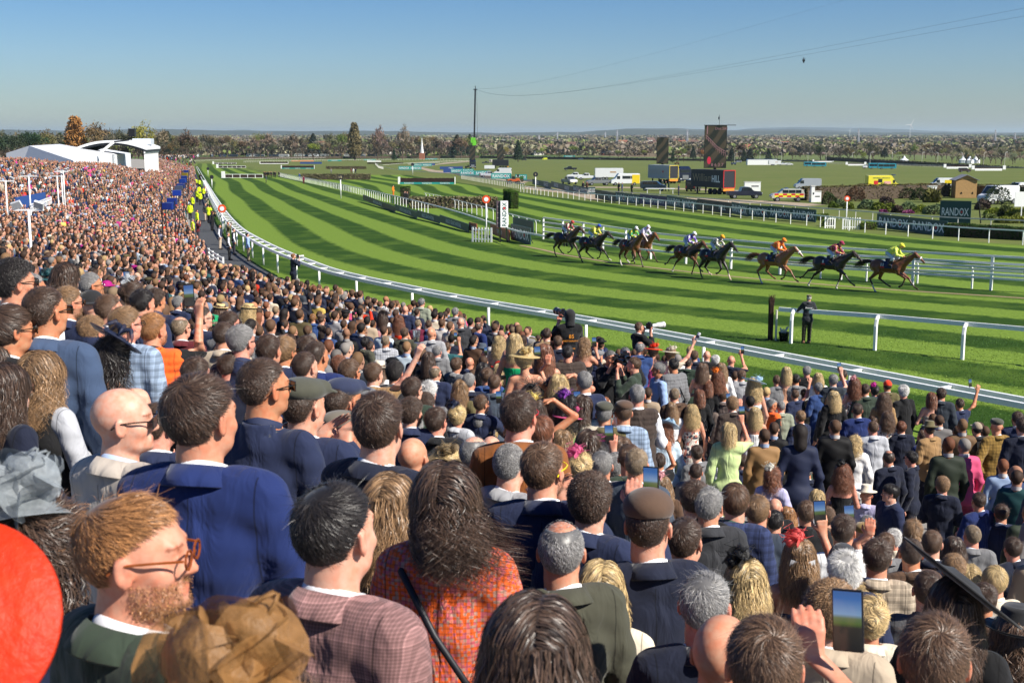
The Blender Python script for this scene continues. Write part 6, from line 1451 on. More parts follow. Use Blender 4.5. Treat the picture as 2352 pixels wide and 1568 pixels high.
fl = np.array(P2(FOUR)); rail_fence('rail_fence', 'tall white fence of four stacked rails behind the racing horses', fl, at_len(fl, 4.2),1.78,(1.74,1.38,1.02,.62), w=.105, pw=.12, mat=WP)
bl = np.array(P2([(1878,640),(1985,647),(2100,652),(2224,664),(2370,674)])); rail_fence('running_rail', 'white rail on curved posts just in front of the four rail fence', bl, bl, 1.2,(1.2,), bent=.35, w=.1, pw=.1)
nl = P2([(1822,786),(2015,802),(2216,823),(2440,846)]); a0 = nl[0]+(nl[0]-nl[1])*.19
rail_fence('running_rail', 'nearest single white rail on curved posts that the man in dark coat leans on', [a0]+nl, nl, 1.2,(1.2,), bent=.28, w=.15, pw=.13, side=1)
rl = np.array(P2(FARR)); rail_fence('running_rail', 'white rail on slender posts in front of the long row of advertising boards', smooth_line(rl, 1), at_len(rl, 2.9)[:99], 1.08,(1.08,), w=.1, pw=.06)
rl2 = np.array(P2([(1330,450),(1420,456),(1560,468),(1700,481),(1850,497),(1960,507),(2100,520),(2200,527),(2330,533),(2450,540)])); rail_fence('running_rail', 'white rail behind the advertising boards and in front of the shrub garden', rl2, at_len(rl2,3.2),1.05,(1.05,), w=.1, pw=.06, mat=WP2)
cl = np.array(P2([(975,462),(1010,470),(1060,486),(1140,508),(1180,524),(1240,540)])); rail_fence('running_rail', 'white curved post rail along the near end of the brush fence', smooth_line(cl, 1), at_len(cl, 3.4),1.2,(1.2,), bent=.25, w=.08, pw=.08)
# distant rails of the inner course
far_rails = [([(440,372),(520,369),(640,366),(800,364),(1000,362),(1200,362),(1450,366),(1700,370),(1880,374)], 'long far white rail closing the course in front of the hedge'),
 ([(1850,376),(2000,379),(2120,383),(2240,388),(2380,392)], 'far white rail on curved posts at the right beyond the field'),
 ([(560,374),(700,371),(900,369),(1085,368)], 'second far white rail just inside the long far rail'),
 ([(1085,372),(1010,374),(920,380),(880,384),(860,379)], 'white rail winding round the inner bend of the sand track'),
 ([(862,378),(870,386),(905,396),(960,402),(1030,407),(1095,411)], 'white rail along the sand track behind the black jump'),
 ([(1060,411),(1110,420),(1180,432),(1205,436)], 'white rail beside the walkway right of the black jump')]
for pts, lab in far_rails:
 L = np.array(P2(pts)); rail_fence('running_rail', lab, L, at_len(L, 3.6 if len(pts) > 7 else 2.6)[:99], 1.15,(1.12,), w=.14, pw=.1, mat=WP2)
# ================================================================== racehorses and riders
def horse_sdf(pose):
 s = SDF(np.arange(-2.0,2.0,.019), np.arange(-.36,.37,.019), np.arange(0,2.2,.019))
 s.ell((.33,0,1.22),(.40,.23,.32),.05); s.ell((-.12,0,1.21),(.55,.265,.285),.08); s.ell((-.68,0,1.30),(.36,.25,.28),.08); s.ell((-.85,0,1.22),(.24,.22,.26),.06)
 s.cap((.28,0,1.47),(-.15,0,1.45),.075,.07,.08)
 hd = {0: (0,0),1: (.02,.06),2: (-.04,.1)}[pose % 3]; nx, nz = hd
 s.cap((.45,0,1.30),(.92+nx,0,1.62+nz),.24,.135,.08); s.cap((.92+nx,0,1.62+nz),(1.16+nx,0,1.82+nz),.135,.095,.05); s.cap((.35,0,1.50),(.9+nx,0,1.72+nz),.07,.05,.08)
 s.cap((1.19+nx,0,1.84+nz),(1.42+nx,0,1.66+nz),.088,.068,.03); s.cap((1.42+nx,0,1.66+nz),(1.60+nx,0,1.50+nz),.062,.056,.03); s.ell((1.25+nx,0,1.72+nz),(.12,.05,.095),.04, rot=(0,.6,0)); s.ell((1.63+nx,0,1.475+nz),(.045,.05,.045),.02)
 for y in (-1,1):
  s.cap((1.15+nx,y*.05,1.90+nz),(1.14+nx,y*.062,2.02+nz),.024,.006,.015); s.ell((1.33+nx,y*.062,1.77+nz),(.022,.015,.018),.01); s.ell((1.63+nx,y*.045,1.50+nz),(.014,.012,.014),.008, 's')
 fr, hn = {  # each leg: knee/hock, fetlock, hoof (x,z)
     0: ([((.82,.78),(1.16,.40),(1.34,.30)),((.42,.60),(.26,.20),(.20,.05))], [((-1.22,.82),(-1.56,.50),(-1.76,.44)),((-1.02,.62),(-1.32,.22),(-1.42,.06))]),
     1: ([((.80,.76),(.66,.40),(.50,.34)),((.86,.72),(1.16,.34),(1.30,.26))], [((-.98,.62),(-.80,.20),(-.72,.04)),((-.62,.62),(-.25,.36),(-.10,.30))]),
     2: ([((.62,.62),(.40,.38),(.24,.34)),((.74,.64),(.92,.24),(1.0,.08))], [((-.96,.60),(-.86,.18),(-.78,.04)),((-.82,.58),(-.52,.28),(-.40,.22))])}[pose]
 for k, y in enumerate((-.13,.13)):
  (kx, kz),(fx, fz),(hx, hz) = fr[k]
  s.chain([(.42,y,1.12),(.45,y,.98),(kx,y*1.05,kz)], [.16,.105,.058], .05); s.cap((kx,y*1.05,kz),(fx,y,fz),.05,.033,.02); s.cap((fx,y,fz),(hx,y,hz),.037,.036,.015); s.cap((hx,y,hz),(hx+.05,y,hz-.02),.045,.04,.01)
  (kx, kz),(fx, fz),(hx, hz) = hn[k]; sx = -.62+(kx+.95)*.25
  s.chain([(-.72,y*1.1,1.18),(sx,y*1.15,.98),(kx,y,kz)], [.20,.135,.062], .05); s.cap((kx-.04,y,kz+.03),(fx,y,fz),.05,.034,.02); s.cap((fx,y,fz),(hx,y,hz),.038,.037,.015); s.cap((hx,y,hz),(hx+.05,y,hz-.02),.045,.04,.01)
 s.disp(lambda X, Y, Z: .004*np.sin(X*18+Z*9)*np.sin(Z*16-X*5))
 return s.mesh(),(nx, nz)
HS = {}
HCOAT, t_, b_, nz_ = attr_mat('horse_coat', .38,.45); b_.inputs['Sheen Weight'].default_value = .1
def silks_mat(name, kind, A, B):
 if name in MATS: return MATS[name]
 m, t, b = nmat(name); b.inputs['Roughness'].default_value = .45; tc = N(t, 'ShaderNodeTexCoord'); sp = N(t, 'ShaderNodeSeparateXYZ'); t.links.new(tc.outputs['Object'], sp.inputs[0]); mx = N(t, 'ShaderNodeMix', data_type='RGBA')
 mx.inputs[6].default_value = tuple(A)+(1,); mx.inputs[7].default_value = tuple(B)+(1,)
 def sm(src, f, th=0):
  a = N(t, 'ShaderNodeMath', operation='MULTIPLY'); a.inputs[1].default_value = f; t.links.new(src, a.inputs[0]); s_ = N(t, 'ShaderNodeMath', operation='SINE'); t.links.new(a.outputs[0], s_.inputs[0]); g = N(t, 'ShaderNodeMath', operation='GREATER_THAN'); g.inputs[1].default_value = th; t.links.new(s_.outputs[0], g.inputs[0]); return g.outputs[0]
 if kind == 'hoops': fac = sm(sp.outputs[0], 45)
 elif kind == 'check':
  a = sm(sp.outputs[0], 50); c = sm(sp.outputs[2], 50); q = N(t, 'ShaderNodeMath', operation='SUBTRACT'); t.links.new(a, q.inputs[0]); t.links.new(c, q.inputs[1]); q2 = N(t, 'ShaderNodeMath', operation='ABSOLUTE'); t.links.new(q.outputs[0], q2.inputs[0]); fac = q2.outputs[0]
 elif kind == 'spots':
  v = N(t, 'ShaderNodeTexVoronoi'); v.inputs['Scale'].default_value = 9; v.inputs['Randomness'].default_value = .4; t.links.new(tc.outputs['Object'], v.inputs['Vector']); q = N(t, 'ShaderNodeMath', operation='LESS_THAN'); q.inputs[1].default_value = .32; t.links.new(v.outputs['Distance'], q.inputs[0]); fac = q.outputs[0]
 else: fac = None
 if fac is not None: t.links.new(fac, mx.inputs[0])
 else: mx.inputs[0].default_value = 0
 t.links.new(mx.outputs[2], b.inputs['Base Color']); MATS[name] = m; return m
HD = [  # u, v, pose, coat, socks, number, horse label, silks kind, A, B, cap, rider label
 (1301,591,2,(.07,.035,.02),0,'', 'dark brown racehorse at the back of the field, last of all', 'hoops',(.3,.015,.03),(.7,.62,.45),(.45,.05,.04),'jockey in maroon and cream hooped silks at the back of the field'),
 (1361,604,1,(.035,.022,.018),1,'6','near black racehorse with number 6 saddle cloth','spots',(.7,.65,.03),(.02,.06,.4),(.02,.06,.45),'jockey in yellow silks with blue patches'),
 (1449,612,2,(.16,.06,.02),1,'5','bay racehorse with white blaze and number 5 saddle cloth','hoops',(.02,.35,.08),(.6,.5,.03),(.75,.75,.78),'jockey in green and gold hooped silks with white cap'),
 (1477,607,1,(.19,.07,.025),0,'','bright bay racehorse half hidden beyond the number 5 horse','hoops',(.72,.7,.76),(.6,.5,.72),(.75,.7,.8),'jockey in white and lilac silks half hidden by another rider'),
 (1579,630,0,(.13,.05,.02),1,'3','bay racehorse with number 3 saddle cloth and black tail','hoops',(.12,.04,.4),(.72,.7,.76),(.75,.75,.78),'jockey in purple and white hooped silks'),
 (1641,641,2,(.022,.016,.014),1,'7','black racehorse with number 7 saddle cloth','check',(.72,.7,.6),(.03,.03,.03),(.85,.35,.01),'jockey in black and white checked silks with orange cap'),
 (1779,653,1,(.30,.12,.045),1,'9','pale chestnut racehorse with white blaze and number 9 saddle cloth','spots',(.8,.13,.015),(.85,.45,.02),(.85,.22,.01),'jockey in orange silks with orange cap'),
 (1909,663,0,(.045,.026,.02),1,'8','dark racehorse at full stretch with number 8 saddle cloth','spots',(.25,.01,.06),(.8,.6,.08),(.3,.02,.07),'jockey in maroon silks with yellow stars'),
 (2044,672,1,(.17,.055,.02),1,'11','leading bay racehorse with pale noseband and number 11 saddle cloth','plain',(.68,.78,.1),(.68,.78,.1),(.8,.72,.05),'leading jockey in lime yellow silks with yellow and red cap')]
NAVYC = plain('saddle_cloth_navy', (.018,.025,.07),.7); LEATH = plain('leather_black', (.015,.012,.011),.4); WHT = plain('white_print', (.8,.8,.8),.6, noise=.03); REDC = plain('red_print', (.6,.02,.02),.6)
def horse_tail(M_name='tail', nx=0):
 r = np.random.RandomState(4); n = 420; out = []; P = np.array((-1.03,0,1.42))+r.normal(0,.03,(n, 3)); L = r.uniform(.55,.95, n); sp = r.normal(0,1,(n, 3))
 for i in range(7):
  t = i/6; q = P.copy(); q[:, 0] -= L*t; q[:, 2] += .05*math.sin(t*3)-.28*t*t+sp[:, 2]*.07*t; q[:, 1] += sp[:, 1]*.05*t; out.append(q)
 V, Q, T = ribbons(out, .014, r); return mesh_np(M_name, V, Q, HAIR, attr={'tint': np.repeat(T[:, None], 3,1)})
def horse_mane(nx, nz):
 r = np.random.RandomState(5); n = 500; t = r.uniform(0,1, n); P = np.stack([.35+t*(.80+nx), r.normal(0,.012, n),1.56+t*(.36+nz)+.03*np.sin(t*3)], 1); out = []; L = r.uniform(.05,.12, n)
 for i in range(4): k = i/3; q = P.copy(); q[:, 0] -= L*.7*k; q[:, 2] += .03*k-.02*k*k; q[:, 1] += -.06*k*r.uniform(-.3,1, n); out.append(q)
 V, Q, T = ribbons(out, .012, r); return mesh_np('mane', V, Q, HAIR, attr={'tint': np.repeat(T[:, None], 3,1)})
TAIL = horse_tail(); JM = {}
def jockey_parts():
 if JM: return JM
 g = lambda c=.013: SDF(np.arange(-.42,.85, c), np.arange(-.40,.41, c), np.arange(1.15,2.5, c))
 hip, sh, hd = (-.18,0,1.90),(.28,0,2.10),(.47,0,2.24)
 def limbs(s, inf, leg=True, arm=True):
  for y in (-1,1):
   if leg: s.chain([(-.16,y*.09,1.86),(.20,y*.27,1.66),(.0,y*.29,1.36)], [.085+inf, .065+inf, .045+inf], .03)
   if arm: s.chain([(.26,y*.17,2.08),(.36,y*.26,1.84),(.60,y*.09,1.76)], [.055+inf, .042+inf, .032+inf], .03)
 s = g(); s.cap(hip, sh, .12,.13,.05); s.cap((.26,-.14,2.09),(.26,.14,2.09),.06,.06,.05); limbs(s, 0); s.cap(sh, hd, .06,.055,.03); s.ell((.50,0,2.255),(.10,.078,.105),.03, rot=(0,.35,0)); s.cap((.585,0,2.25),(.605,0,2.225),.012,.014,.01); s.ell((.56,0,2.195),(.04,.045,.035),.03)
 for y in (-1,1): s.ell((.645,y*.08,1.75),(.05,.035,.035),.02); [s.cap((.66,y*.08+o,1.76),(.70,y*.08+o,1.73),.011,.009,.004) for o in (-.025,-.008,.009,.026)]; s.cap((.0,y*.29,1.36),(.12,y*.29,1.30),.045,.03,.02)
 V, Q = s.mesh(); JM['body'] = mesh_np('body', V, Q, SKIN, attr={'tint': np.ones((len(V),3))})
 s = g(); s.cap(hip, sh, .14,.15,.05); s.ell((.05,0,2.02),(.26,.17,.15),.05, rot=(0,-.4,0)); s.cap((.26,-.15,2.09),(.26,.15,2.09),.075,.075,.05); limbs(s, .022, leg=False); s.mask(lambda X, Y, Z: (-.20-X)*.8+(1.82-Z)*.6+0*Y); s.mask(lambda X, Y, Z: (X-.60)+0*Y+0*Z); s.disp(lambda X, Y, Z: .007*np.sin(X*40+Z*30)*np.sin(Y*35+Z*20)); V, Q = s.mesh(); JM['jersey'] = (V, Q)
 s = g(); s.ell((-.17,0,1.87),(.15,.16,.14),.04); limbs(s, .014, arm=False); s.mask(lambda X, Y, Z: (X-.02-(Z-1.9))*.6*np.where(Z > 1.86,1,-1)+np.where(Z > 1.86,0,-1)+0*Y); s.mask(lambda X, Y, Z: 1.55-Z+0*X+0*Y); V, Q = s.mesh(); JM['breeches'] = mesh_np('breeches', V, Q, COLLAR)
 s = g()
 for y in (-1,1): s.cap((.18,y*.27,1.62),(.0,y*.29,1.36),.07,.056,.02); s.cap((.0,y*.29,1.35),(.14,y*.29,1.29),.052,.036,.02)
 s.mask(lambda X, Y, Z: Z-1.575+0*X+0*Y); V, Q = s.mesh(); JM['boots'] = mesh_np('boots', V, Q, LEATH)
 s = SDF(np.arange(.3,.75,.009), np.arange(-.14,.15,.009), np.arange(2.1,2.45,.009)); s.ell((.49,0,2.285),(.125,.098,.105),.01, rot=(0,.35,0)); s.mask(lambda X, Y, Z: (2.235+.25*(.49-X)*-1-Z)*.9+0*Y); s.ell((.61,0,2.245),(.07,.075,.010),.01, rot=(0,.45,0)); V, Q = s.mesh(); JM['helmet'] = mesh_np('helmet', V, Q, FELT)
 return JM
for k, (u, v, pose, coat, socks, num, hl, kind, A, B, cap, jl) in enumerate(HD):
 g = G(u, v); j = int(np.argmin(np.hypot(il[:, 0]-g.x, il[:, 1]-g.y))); tt = smooth_line(il, 2); j = int(np.argmin(np.hypot(tt[:, 0]-g.x, tt[:, 1]-g.y))); j = min(max(j, 2), len(tt)-3); dv = tt[j+2]-tt[j-2]; rz = math.atan2(dv[1], dv[0])
 if k < 2: rz = max(rz, -.75)
 if pose not in HS: HS[pose] = horse_sdf(pose)
 (V, Q),(nx, nz) = HS[pose]; tint = np.ones((len(V),3)); x, y, z = V.T
 low = np.clip((.78-z)/.25,0,1); low = low*(0.45 if num == '9' else .85); tint *= (1-low)[:, None]; tint[z > 1.98+nz] *= .5; muz = np.clip((x-1.55-nx)/.08,0,1); tint *= (1-.6*muz)[:, None]
 if socks:
  sk = (z < .34) & ((y > 0) if k % 2 else (x < 0)) & (abs(x) > .2); tint[sk] = (1/max(coat[0], .02)*.55,1/max(coat[1], .02)*.5,1/max(coat[2], .02)*.45)
 if num in ('9', '5'): bz = (abs(y) < .028) & (x > 1.2) & (z > 1.5) & ((x-1.19-nx)*.8+(z-1.84-nz) > .035); tint[bz] = (.65/coat[0], .6/coat[1], .55/coat[2])
 o = empty('racehorse', (g.x, g.y, .0), rz, hl, 'horse', 'racehorses galloping along the rail'); o.scale = (1.02,1.1,1.05)
 link('body', mesh_np('body', V, Q, HCOAT, attr={'tint': tint}), o, coat); link('tail', TAIL, o, (.02,.014,.012) if num != '9' else (.18,.07,.03)); link('mane', horse_mane(nx, nz), o, (.015,.012,.01) if num != '9' else (.2,.08,.03))
 s = SDF(np.arange(-.55,.3,.02), np.arange(-.36,.37,.02), np.arange(1.0,1.62,.02)); s.ell((.33,0,1.22),(.42,.25,.34),.05); s.ell((-.12,0,1.21),(.57,.285,.305),.08); s.cap((.28,0,1.47),(-.15,0,1.45),.095,.09,.08)
 s.mask(lambda X, Y, Z: np.maximum(np.maximum(-.48-X, X-.14),1.16-Z)+0*Y); V2, Q2 = s.mesh(); link('saddle_cloth', mesh_np('saddle_cloth', V2, Q2, NAVYC), o)
 if num: l = link('number', text_mesh(num, .15, WHT, bold=.02), o, loc=(-.32,-.318,1.34)); l.rotation_euler = (-.12,0,0); MB().box((-.32,-.318,1.225),(.22,.004,.06)).obj('red_patch', REDC, o)
 b = MB()
 for yy in (-1,1): b.tube([(1.18+nx, yy*.09,1.92+nz),(1.30+nx, yy*.085,1.74+nz),(1.52+nx, yy*.068,1.56+nz)], .012,5); b.tube([(1.52+nx, yy*.065,1.55+nz),(.95, yy*.12,1.66),(.64, yy*.08,1.76)], .010,5); b.tube([(.58, yy*.20,1.35),(.40, yy*.25,1.2),(.2, yy*.27,1.15)], .016,5)
 b.tube([(1.14+nx, -.1,1.86+nz),(1.22+nx, 0,1.94+nz),(1.14+nx, .1,1.86+nz)], .012,5); b.obj('bridle', LEATH, o, smooth=True)
 nb = MB(); nb.tube([(1.44+nx+.05*math.cos(a)*.6,.072*math.sin(a),1.64+nz+.075*math.cos(a)) for a in np.arange(0,6.6,.5)], .018 if num not in ('11', '9') else .03,6).obj('noseband', WHT if num in ('11', '9') else LEATH, o, smooth=True)
 s = SDF(np.arange(-.4,.35,.02), np.arange(-.2,.21,.02), np.arange(1.35,1.72,.02)); s.cap((-.25,0,1.56),(.15,0,1.57),.07,.05,.03); s.ell((-.02,0,1.5),(.2,.19,.1),.03); V2, Q2 = s.mesh(); link('saddle', mesh_np('saddle', V2, Q2, LEATH), o)
 JP = jockey_parts(); q = empty('person', (g.x, g.y, .0), rz, jl.replace('jockey in', 'person riding in').replace('leading person', 'leading person'), 'person', 'jockeys riding in the race'); q.scale = (1.02,1.05,1.05)
 link('body', JP['body'], q, SKT[0]); sm = silks_mat('silks_%d' % k, kind, A, B); link('jersey', mesh_np('jersey', JP['jersey'][0], JP['jersey'][1], sm), q)
 link('breeches', JP['breeches'], q, (.62,.64,.70)); link('boots', JP['boots'], q); link('helmet', JP['helmet'], q, cap)
 q['label'] = jl.replace('jockey', 'rider')
# ================================================================== people who stand apart from the crowd
def stand_person(u, v, lab, ccol, gar='suit', pose='stand', hair='crop', hcol='dbrown', yaw=0, z=0.0, hat=None, ex=(), tr=None, sex='m', h=1.0, group=None, pat='plain', at=None):
 g = G(u, v, z) if at is None else Vector(at); SPECIAL_FEET.append((g.x, g.y)+proj((g.x, g.y, g.z+1.78*h)))
 return make_person((g.x, g.y, g.z),-R(yaw), h, sex, hair, hcol, ccol, gar, pat, pose, hat, rnd.choice(SKT[:6]), list(ex), lab, group, trcol=tr)
p = stand_person(1851,788, 'person in dark jacket and tweed cap leaning on the near white rail', 'dgrey', 'coat', 'lean', 'crop', 'white', 0,0,('flatcap', 'olive'), tr=(.03,.03,.018), h=1.01)
for c in p.children:
 if c.name.startswith('coat'): c.color = (.025,.028,.034,1)
 if c.name.startswith('footwear'): c.color = (.25,.12,.07,1)
l = link('lettering', text_mesh('Aintree', .06, WHT, bold=.01), p, loc=(-.02,-.168,1.33)); MB().box((-.02,-.168,1.27),(.15,.003,.006)).obj('green_line', plain('green_print', (.02,.25,.15),.6), p)
stand_person(1299,566, 'person in dark suit with folded arms behind the last racehorse', 'black', 'suit', 'fold', 'crop', 'dbrown', 170)
P0 = camo.location+ray(672,583)*58
p = stand_person(0,0, 'person in black jacket aiming a long lens over the rail beside the turf', 'dnavy', 'suit', 'both', 'full', 'ginger', 60, at=(P0.x, P0.y, P0.z-1.78));
camera_obj(Matrix.Translation((P0.x, P0.y, P0.z-1.78)) @ Matrix.Rotation(-R(60),4, 'Z') @ Matrix.Translation((0,.24,1.66)), 'pale telephoto camera of the lone photographer standing by the curving rail', white=True)
MB().box((0,0,(P0.z-1.78)/2-.02),(.6,.5, P0.z-1.80)).obj('step_box', GLOSSY, None, loc=(P0.x, P0.y, 0)); bpy.context.scene.objects['step_box'].location = (P0.x, P0.y, 0); tagd(bpy.data.objects['step_box'], 'black step box under the photographer at the curving rail', 'box')
YEL = (.70,.88,.02); PAL['hiviz'] = YEL; PAL['vestnavy'] = (.02,.025,.06)
STW = [ # zoom c1 coords of the feet, garment colour, garment, yaw, trousers, label
 (1747,1105,'hiviz','coat',0,(.02,.02,.02),'person in yellow high visibility coat nearest the crowd barrier on the walkway'),
 (1812,1190,'hiviz','coat',60,(.015,.015,.02),'person in yellow coat standing sideways, nearest of the stewards on the walkway'),
 (1768,1015,'hiviz','coat',20,(.02,.02,.02),'person in yellow coat behind the white barrier gate on the walkway'),
 (1840,965,'hiviz','coat',0,(.02,.02,.03),'person in yellow vest with reflective bands mid walkway'),
 (1812,940,'hiviz','coat',30,(.02,.02,.03),'person in yellow coat left of the banded yellow vest'),
 (1872,910,'hiviz','coat',10,(.02,.02,.03),'person in yellow jacket right behind the banded yellow vest'),
 (1830,890,'hiviz','coat',-20,(.02,.02,.03),'person in yellow jacket in the middle of the steward group'),
 (1803,800,'hiviz','coat',0,(.02,.02,.03),'person in yellow jacket, left of the farthest steward pair'),
 (1832,810,'hiviz','coat',10,(.02,.02,.03),'person in yellow jacket, right of the farthest steward pair'),
 (1885,895,'orange','gilet',60,(.02,.02,.03),'person in orange vest among the stewards in yellow'),
 (1903,962,'vestnavy','gilet',0,(.5,.4,.28),'person in navy vest, white shirt and beige trousers on the walkway'),
 (1895,1110,'charcoal','coat',160,(.5,.4,.3),'person in dark jacket with beige trousers facing the viewer on the walkway'),
 (1920,1130,'hiviz','coat',20,(.02,.02,.03),'person in yellow jacket close to the rail beside the dark photographer'),
 (1950,1200,'black','suit',120,(.012,.012,.015),'person all in black taking a photograph on the walkway'),
 (2022,1372,'vestnavy','gilet',90,(.5,.4,.3),'person in navy vest and white sleeves by the walkway end of the rail'),
 (2100,1335,'olive','suit',80,(.3,.27,.22),'person in olive top aiming a long lens across the rail'),
 (2150,1420,'black','gilet',70,(.03,.03,.04),'person in black vest over white shirt at the rail'),
 (1772,1300,'hiviz','gilet',60,(.03,.03,.04),'person with yellow vest seated by the barrier near the walkway end'),
 (1825,1310,'maroon','suit',80,(.03,.03,.04),'person in maroon jacket aiming a black lens near the barrier'),
 (2110,1470,'moss','gilet',70,(.03,.03,.03),'person in dark green waistcoat beside the black equipment bags'),
 (2285,1480,'skyblue','shirt',70,(.25,.2,.13),'person in pale blue shirt crouching behind a camera at the rail'),
 (1850,745,'charcoal','suit',0,(.02,.02,.02),'person in dark clothes at the far end of the walkway'),
 (1835,748,'black','suit',10,(.02,.02,.02),'person in black left of another at the far walkway end')]
for x, y, cc, gar, yaw, tr, lab in STW:
 u, v = Z_((0,400), x, y); cam_ = 'lens' in lab or 'photograph' in lab
 p = stand_person(u, v, lab, cc, gar, 'both' if cam_ else 'stand', rnd.choice(['crop', 'full', 'buzz']), rnd.choice(['dbrown', 'brown', 'black', 'grey']), yaw, .08, tr=tr, ex=('whitesleeve',) if gar == 'gilet' and cc != 'hiviz' else (), group='stewards and photographers on the walkway')
 if cc == 'hiviz' and gar == 'coat':
  for c in p.children:
   if c.name.startswith('coat'): c.material_slots[0].link = 'OBJECT'; c.material_slots[0].material = CL['plain']
 if cam_: q = p.location; camera_obj(Matrix.Translation(q) @ Matrix.Rotation(-R(yaw),4, 'Z') @ Matrix.Translation((0,.24,1.66)), 'camera '+{80: 'pointed across the rail', 120: 'of the person all in black'}.get(yaw, 'near the rail')+(' beside the olive top' if cc == 'olive' else ' in front of the maroon jacket' if cc == 'maroon' else ' on the walkway'), white=(cc == 'olive'))
grp = [(1395,630),(1415,632),(1432,628),(1455,630),(1480,630),(1500,628),(1520,630),(1552,628),(1575,630),(1635,625)]
for k, (x, y) in enumerate(grp):
 u, v = (700+x*.2551)*.5742,(550+y*.2551)*.5742
 stand_person(u, v, 'person in black in the huddle at the near hurdle' if k < 9 else 'person in black shorts just right of the huddle at the hurdle', 'black', 'suit' if k != 7 else 'shirt', yaw=rnd.uniform(0,180), group='people in black at the hurdle' if k < 9 else None)
u, v = (700+1430*.2551)*.5742,(550+712*.2551)*.5742; stand_person(u, v, 'person in grey and white walking on the striped turf by the hurdle', 'slate', yaw=-100, tr=(.03,.03,.04))
for k, (x, y, lab, cc) in enumerate(((400,960,'person in blue behind the white rail at the brush fence','blue'),(438,1000,'person in pink and black behind the white rail at the brush fence','wine'),(1262,1115,'person in orange top sitting by the white frame near the box hedge','orange'),(1370,1185,'person in black, left of two by the box hedge','black'),(1390,1190,'person in black, right of two by the box hedge','black'),(690,905,'person in dark top above the left brush fence','grey'),(875,900,'person leftmost of the group above the brush fence','wine'),(895,903,'person in white in the group above the brush fence','white'),(915,903,'person rightmost of the group above the brush fence','navy'))):
 u, v = Z_(c2, x, y); stand_person(u, v, lab, cc, yaw=rnd.uniform(60,200))
for k, (x, y, lab, cc) in enumerate(((655,838,'person in dark coat by the boards at the course crossing','charcoal'),(688,838,'person in brown coat at the course crossing','brown'),(980,848,'person in dark top behind the boards, leftmost of three','dnavy'),(1010,852,'person in blue and white behind the boards','blue'),(1100,860,'person crouching behind the striped boards','dgreen'),(1378,812,'person in dark green talking near the silver car','dgreen'),(1410,835,'person in green jacket beside the silver car','forest'),(1440,838,'person in teal jacket beside the silver car','teal'),(1530,875,'person in navy coat walking behind the boards','navy'))):
 u, v = Z_(c3, x, y); stand_person(u, v, lab, cc, yaw=rnd.uniform(60,260))
# ================================================================== boards, posts, jumps
BGREEN = plain('board_green', (.018,.065,.062),.5, noise=.08, scale=2); BDARK = plain('board_black', (.022,.024,.03),.5, noise=.1, scale=2); BPURP = plain('board_purple', (.05,.04,.12),.5); BTEAL = plain('board_teal', (.02,.28,.25),.5); BBLUE = plain('board_blue', (.03,.07,.22),.5); BRED = plain('board_red', (.35,.09,.05),.55)
LETW = plain('letter_white', (.72,.74,.74),.6, noise=.03); LETG = plain('letter_gold', (.25,.2,.12),.5); LETD = plain('letter_green', (.01,.08,.07),.5); DOT = plain('red_dot', (.5,.03,.03),.5)
def randox(parent, c, h, ux, mat=None, rz=0, n=1, gap=0, width=None):
 """the word with its red dotted O; ux is the along-board direction, letters face -normal"""
 me = text_mesh('RANDOX', h, mat or LETW, bold=.012, width=width); l = link('lettering', me, parent, loc=c); l.rotation_euler = (0,0, rz)
 xs = [q.co.x for q in me.vertices]; k = (max(xs)-min(xs))/(h*5.0)
 dv = Vector((math.cos(rz), math.sin(rz),0)); d = MB().lathe([(0,.001),(h*.20*min(k, 1),.001),(h*.20*min(k, 1),.0)], 16)
 d.v = [(x, -z-.007, y) for x, y, z in d.v]; q = d.obj('red_dot', DOT, parent); q.location = Vector(c)+dv*(h*1.18*k); q.rotation_euler = (0,0, rz)
def board(name, label, p0, p1, h, mat, words=(), z0=.12, th=.06, group=None, lh=.62, props=True):
 a = Vector((p0[0], p0[1], 0)); b_ = Vector((p1[0], p1[1], 0)); L = (b_-a).length; c = (a+b_)/2; rz = math.atan2(b_.y-a.y, b_.x-a.x)
 o = empty(name, c, rz, label, 'board', group); MB().box((0,0, z0+h/2),(L-.03, th, h)).obj('panel', mat, o)
 n = max(2, int(L/2.5)); [MB().bar((-L/2+L*(i+.5)/n, .05, z0+h*.8),(-L/2+L*(i+.5)/n, .6,0),.05).obj('prop', BDARK, o) for i in range(n)] if props else None
 for i, wd in enumerate(words):
  w_ = L/len(words); x = -L/2+w_*(i+.5)
  if wd == 'RANDOX': randox(o, (x, -th/2-.004, z0+h/2), h*lh, None, width=w_*.86)
  elif wd == 'RANDOXg': randox(o, (x, -th/2-.004, z0+h/2), h*lh, None, LETD, width=w_*.86)
  else:
   tx, mt, f, sq = wd if isinstance(wd, tuple) else (wd, LETW, 1,1); me = text_mesh(tx, h*lh*f, mt, bold=.01, width=w_*.85*sq); link('lettering', me, o, loc=(x, -th/2-.004, z0+h/2))
 return o
bl2 = [G(*Z_(c3, x, y)) for x, y in ((765,915),(950,942),(1175,965),(1420,985),(1700,1020),(2015,1055))]+[G(*Z_(c4, x, y)) for x, y in ((-185,1080),(10,1092),(215,1112),(440,1132))]
WH = (('William', LETG, .8,.9),('HILL', LETW, .7,1))
segs = [(WH, BDARK, 'dark bookmaker board at the left end of the long board row'),(('RANDOX', 'RANDOX'), BGREEN, 'dark green sponsor board with two names, second from left in the long row'),((('CloseBrothers', LETW, .75,.95),), BPURP, 'purple board reading CloseBrothers in the long row'),(('RANDOX', 'RANDOX'), BGREEN, 'dark green sponsor board right of the purple board'),(WH, BDARK, 'dark board reading William HILL in the middle of the long row')]
segs += [(('RANDOX',), BGREEN, 'dark green one name board, %s of four at the right of the long row' % q) for q in ('first', 'second', 'third', 'last')]
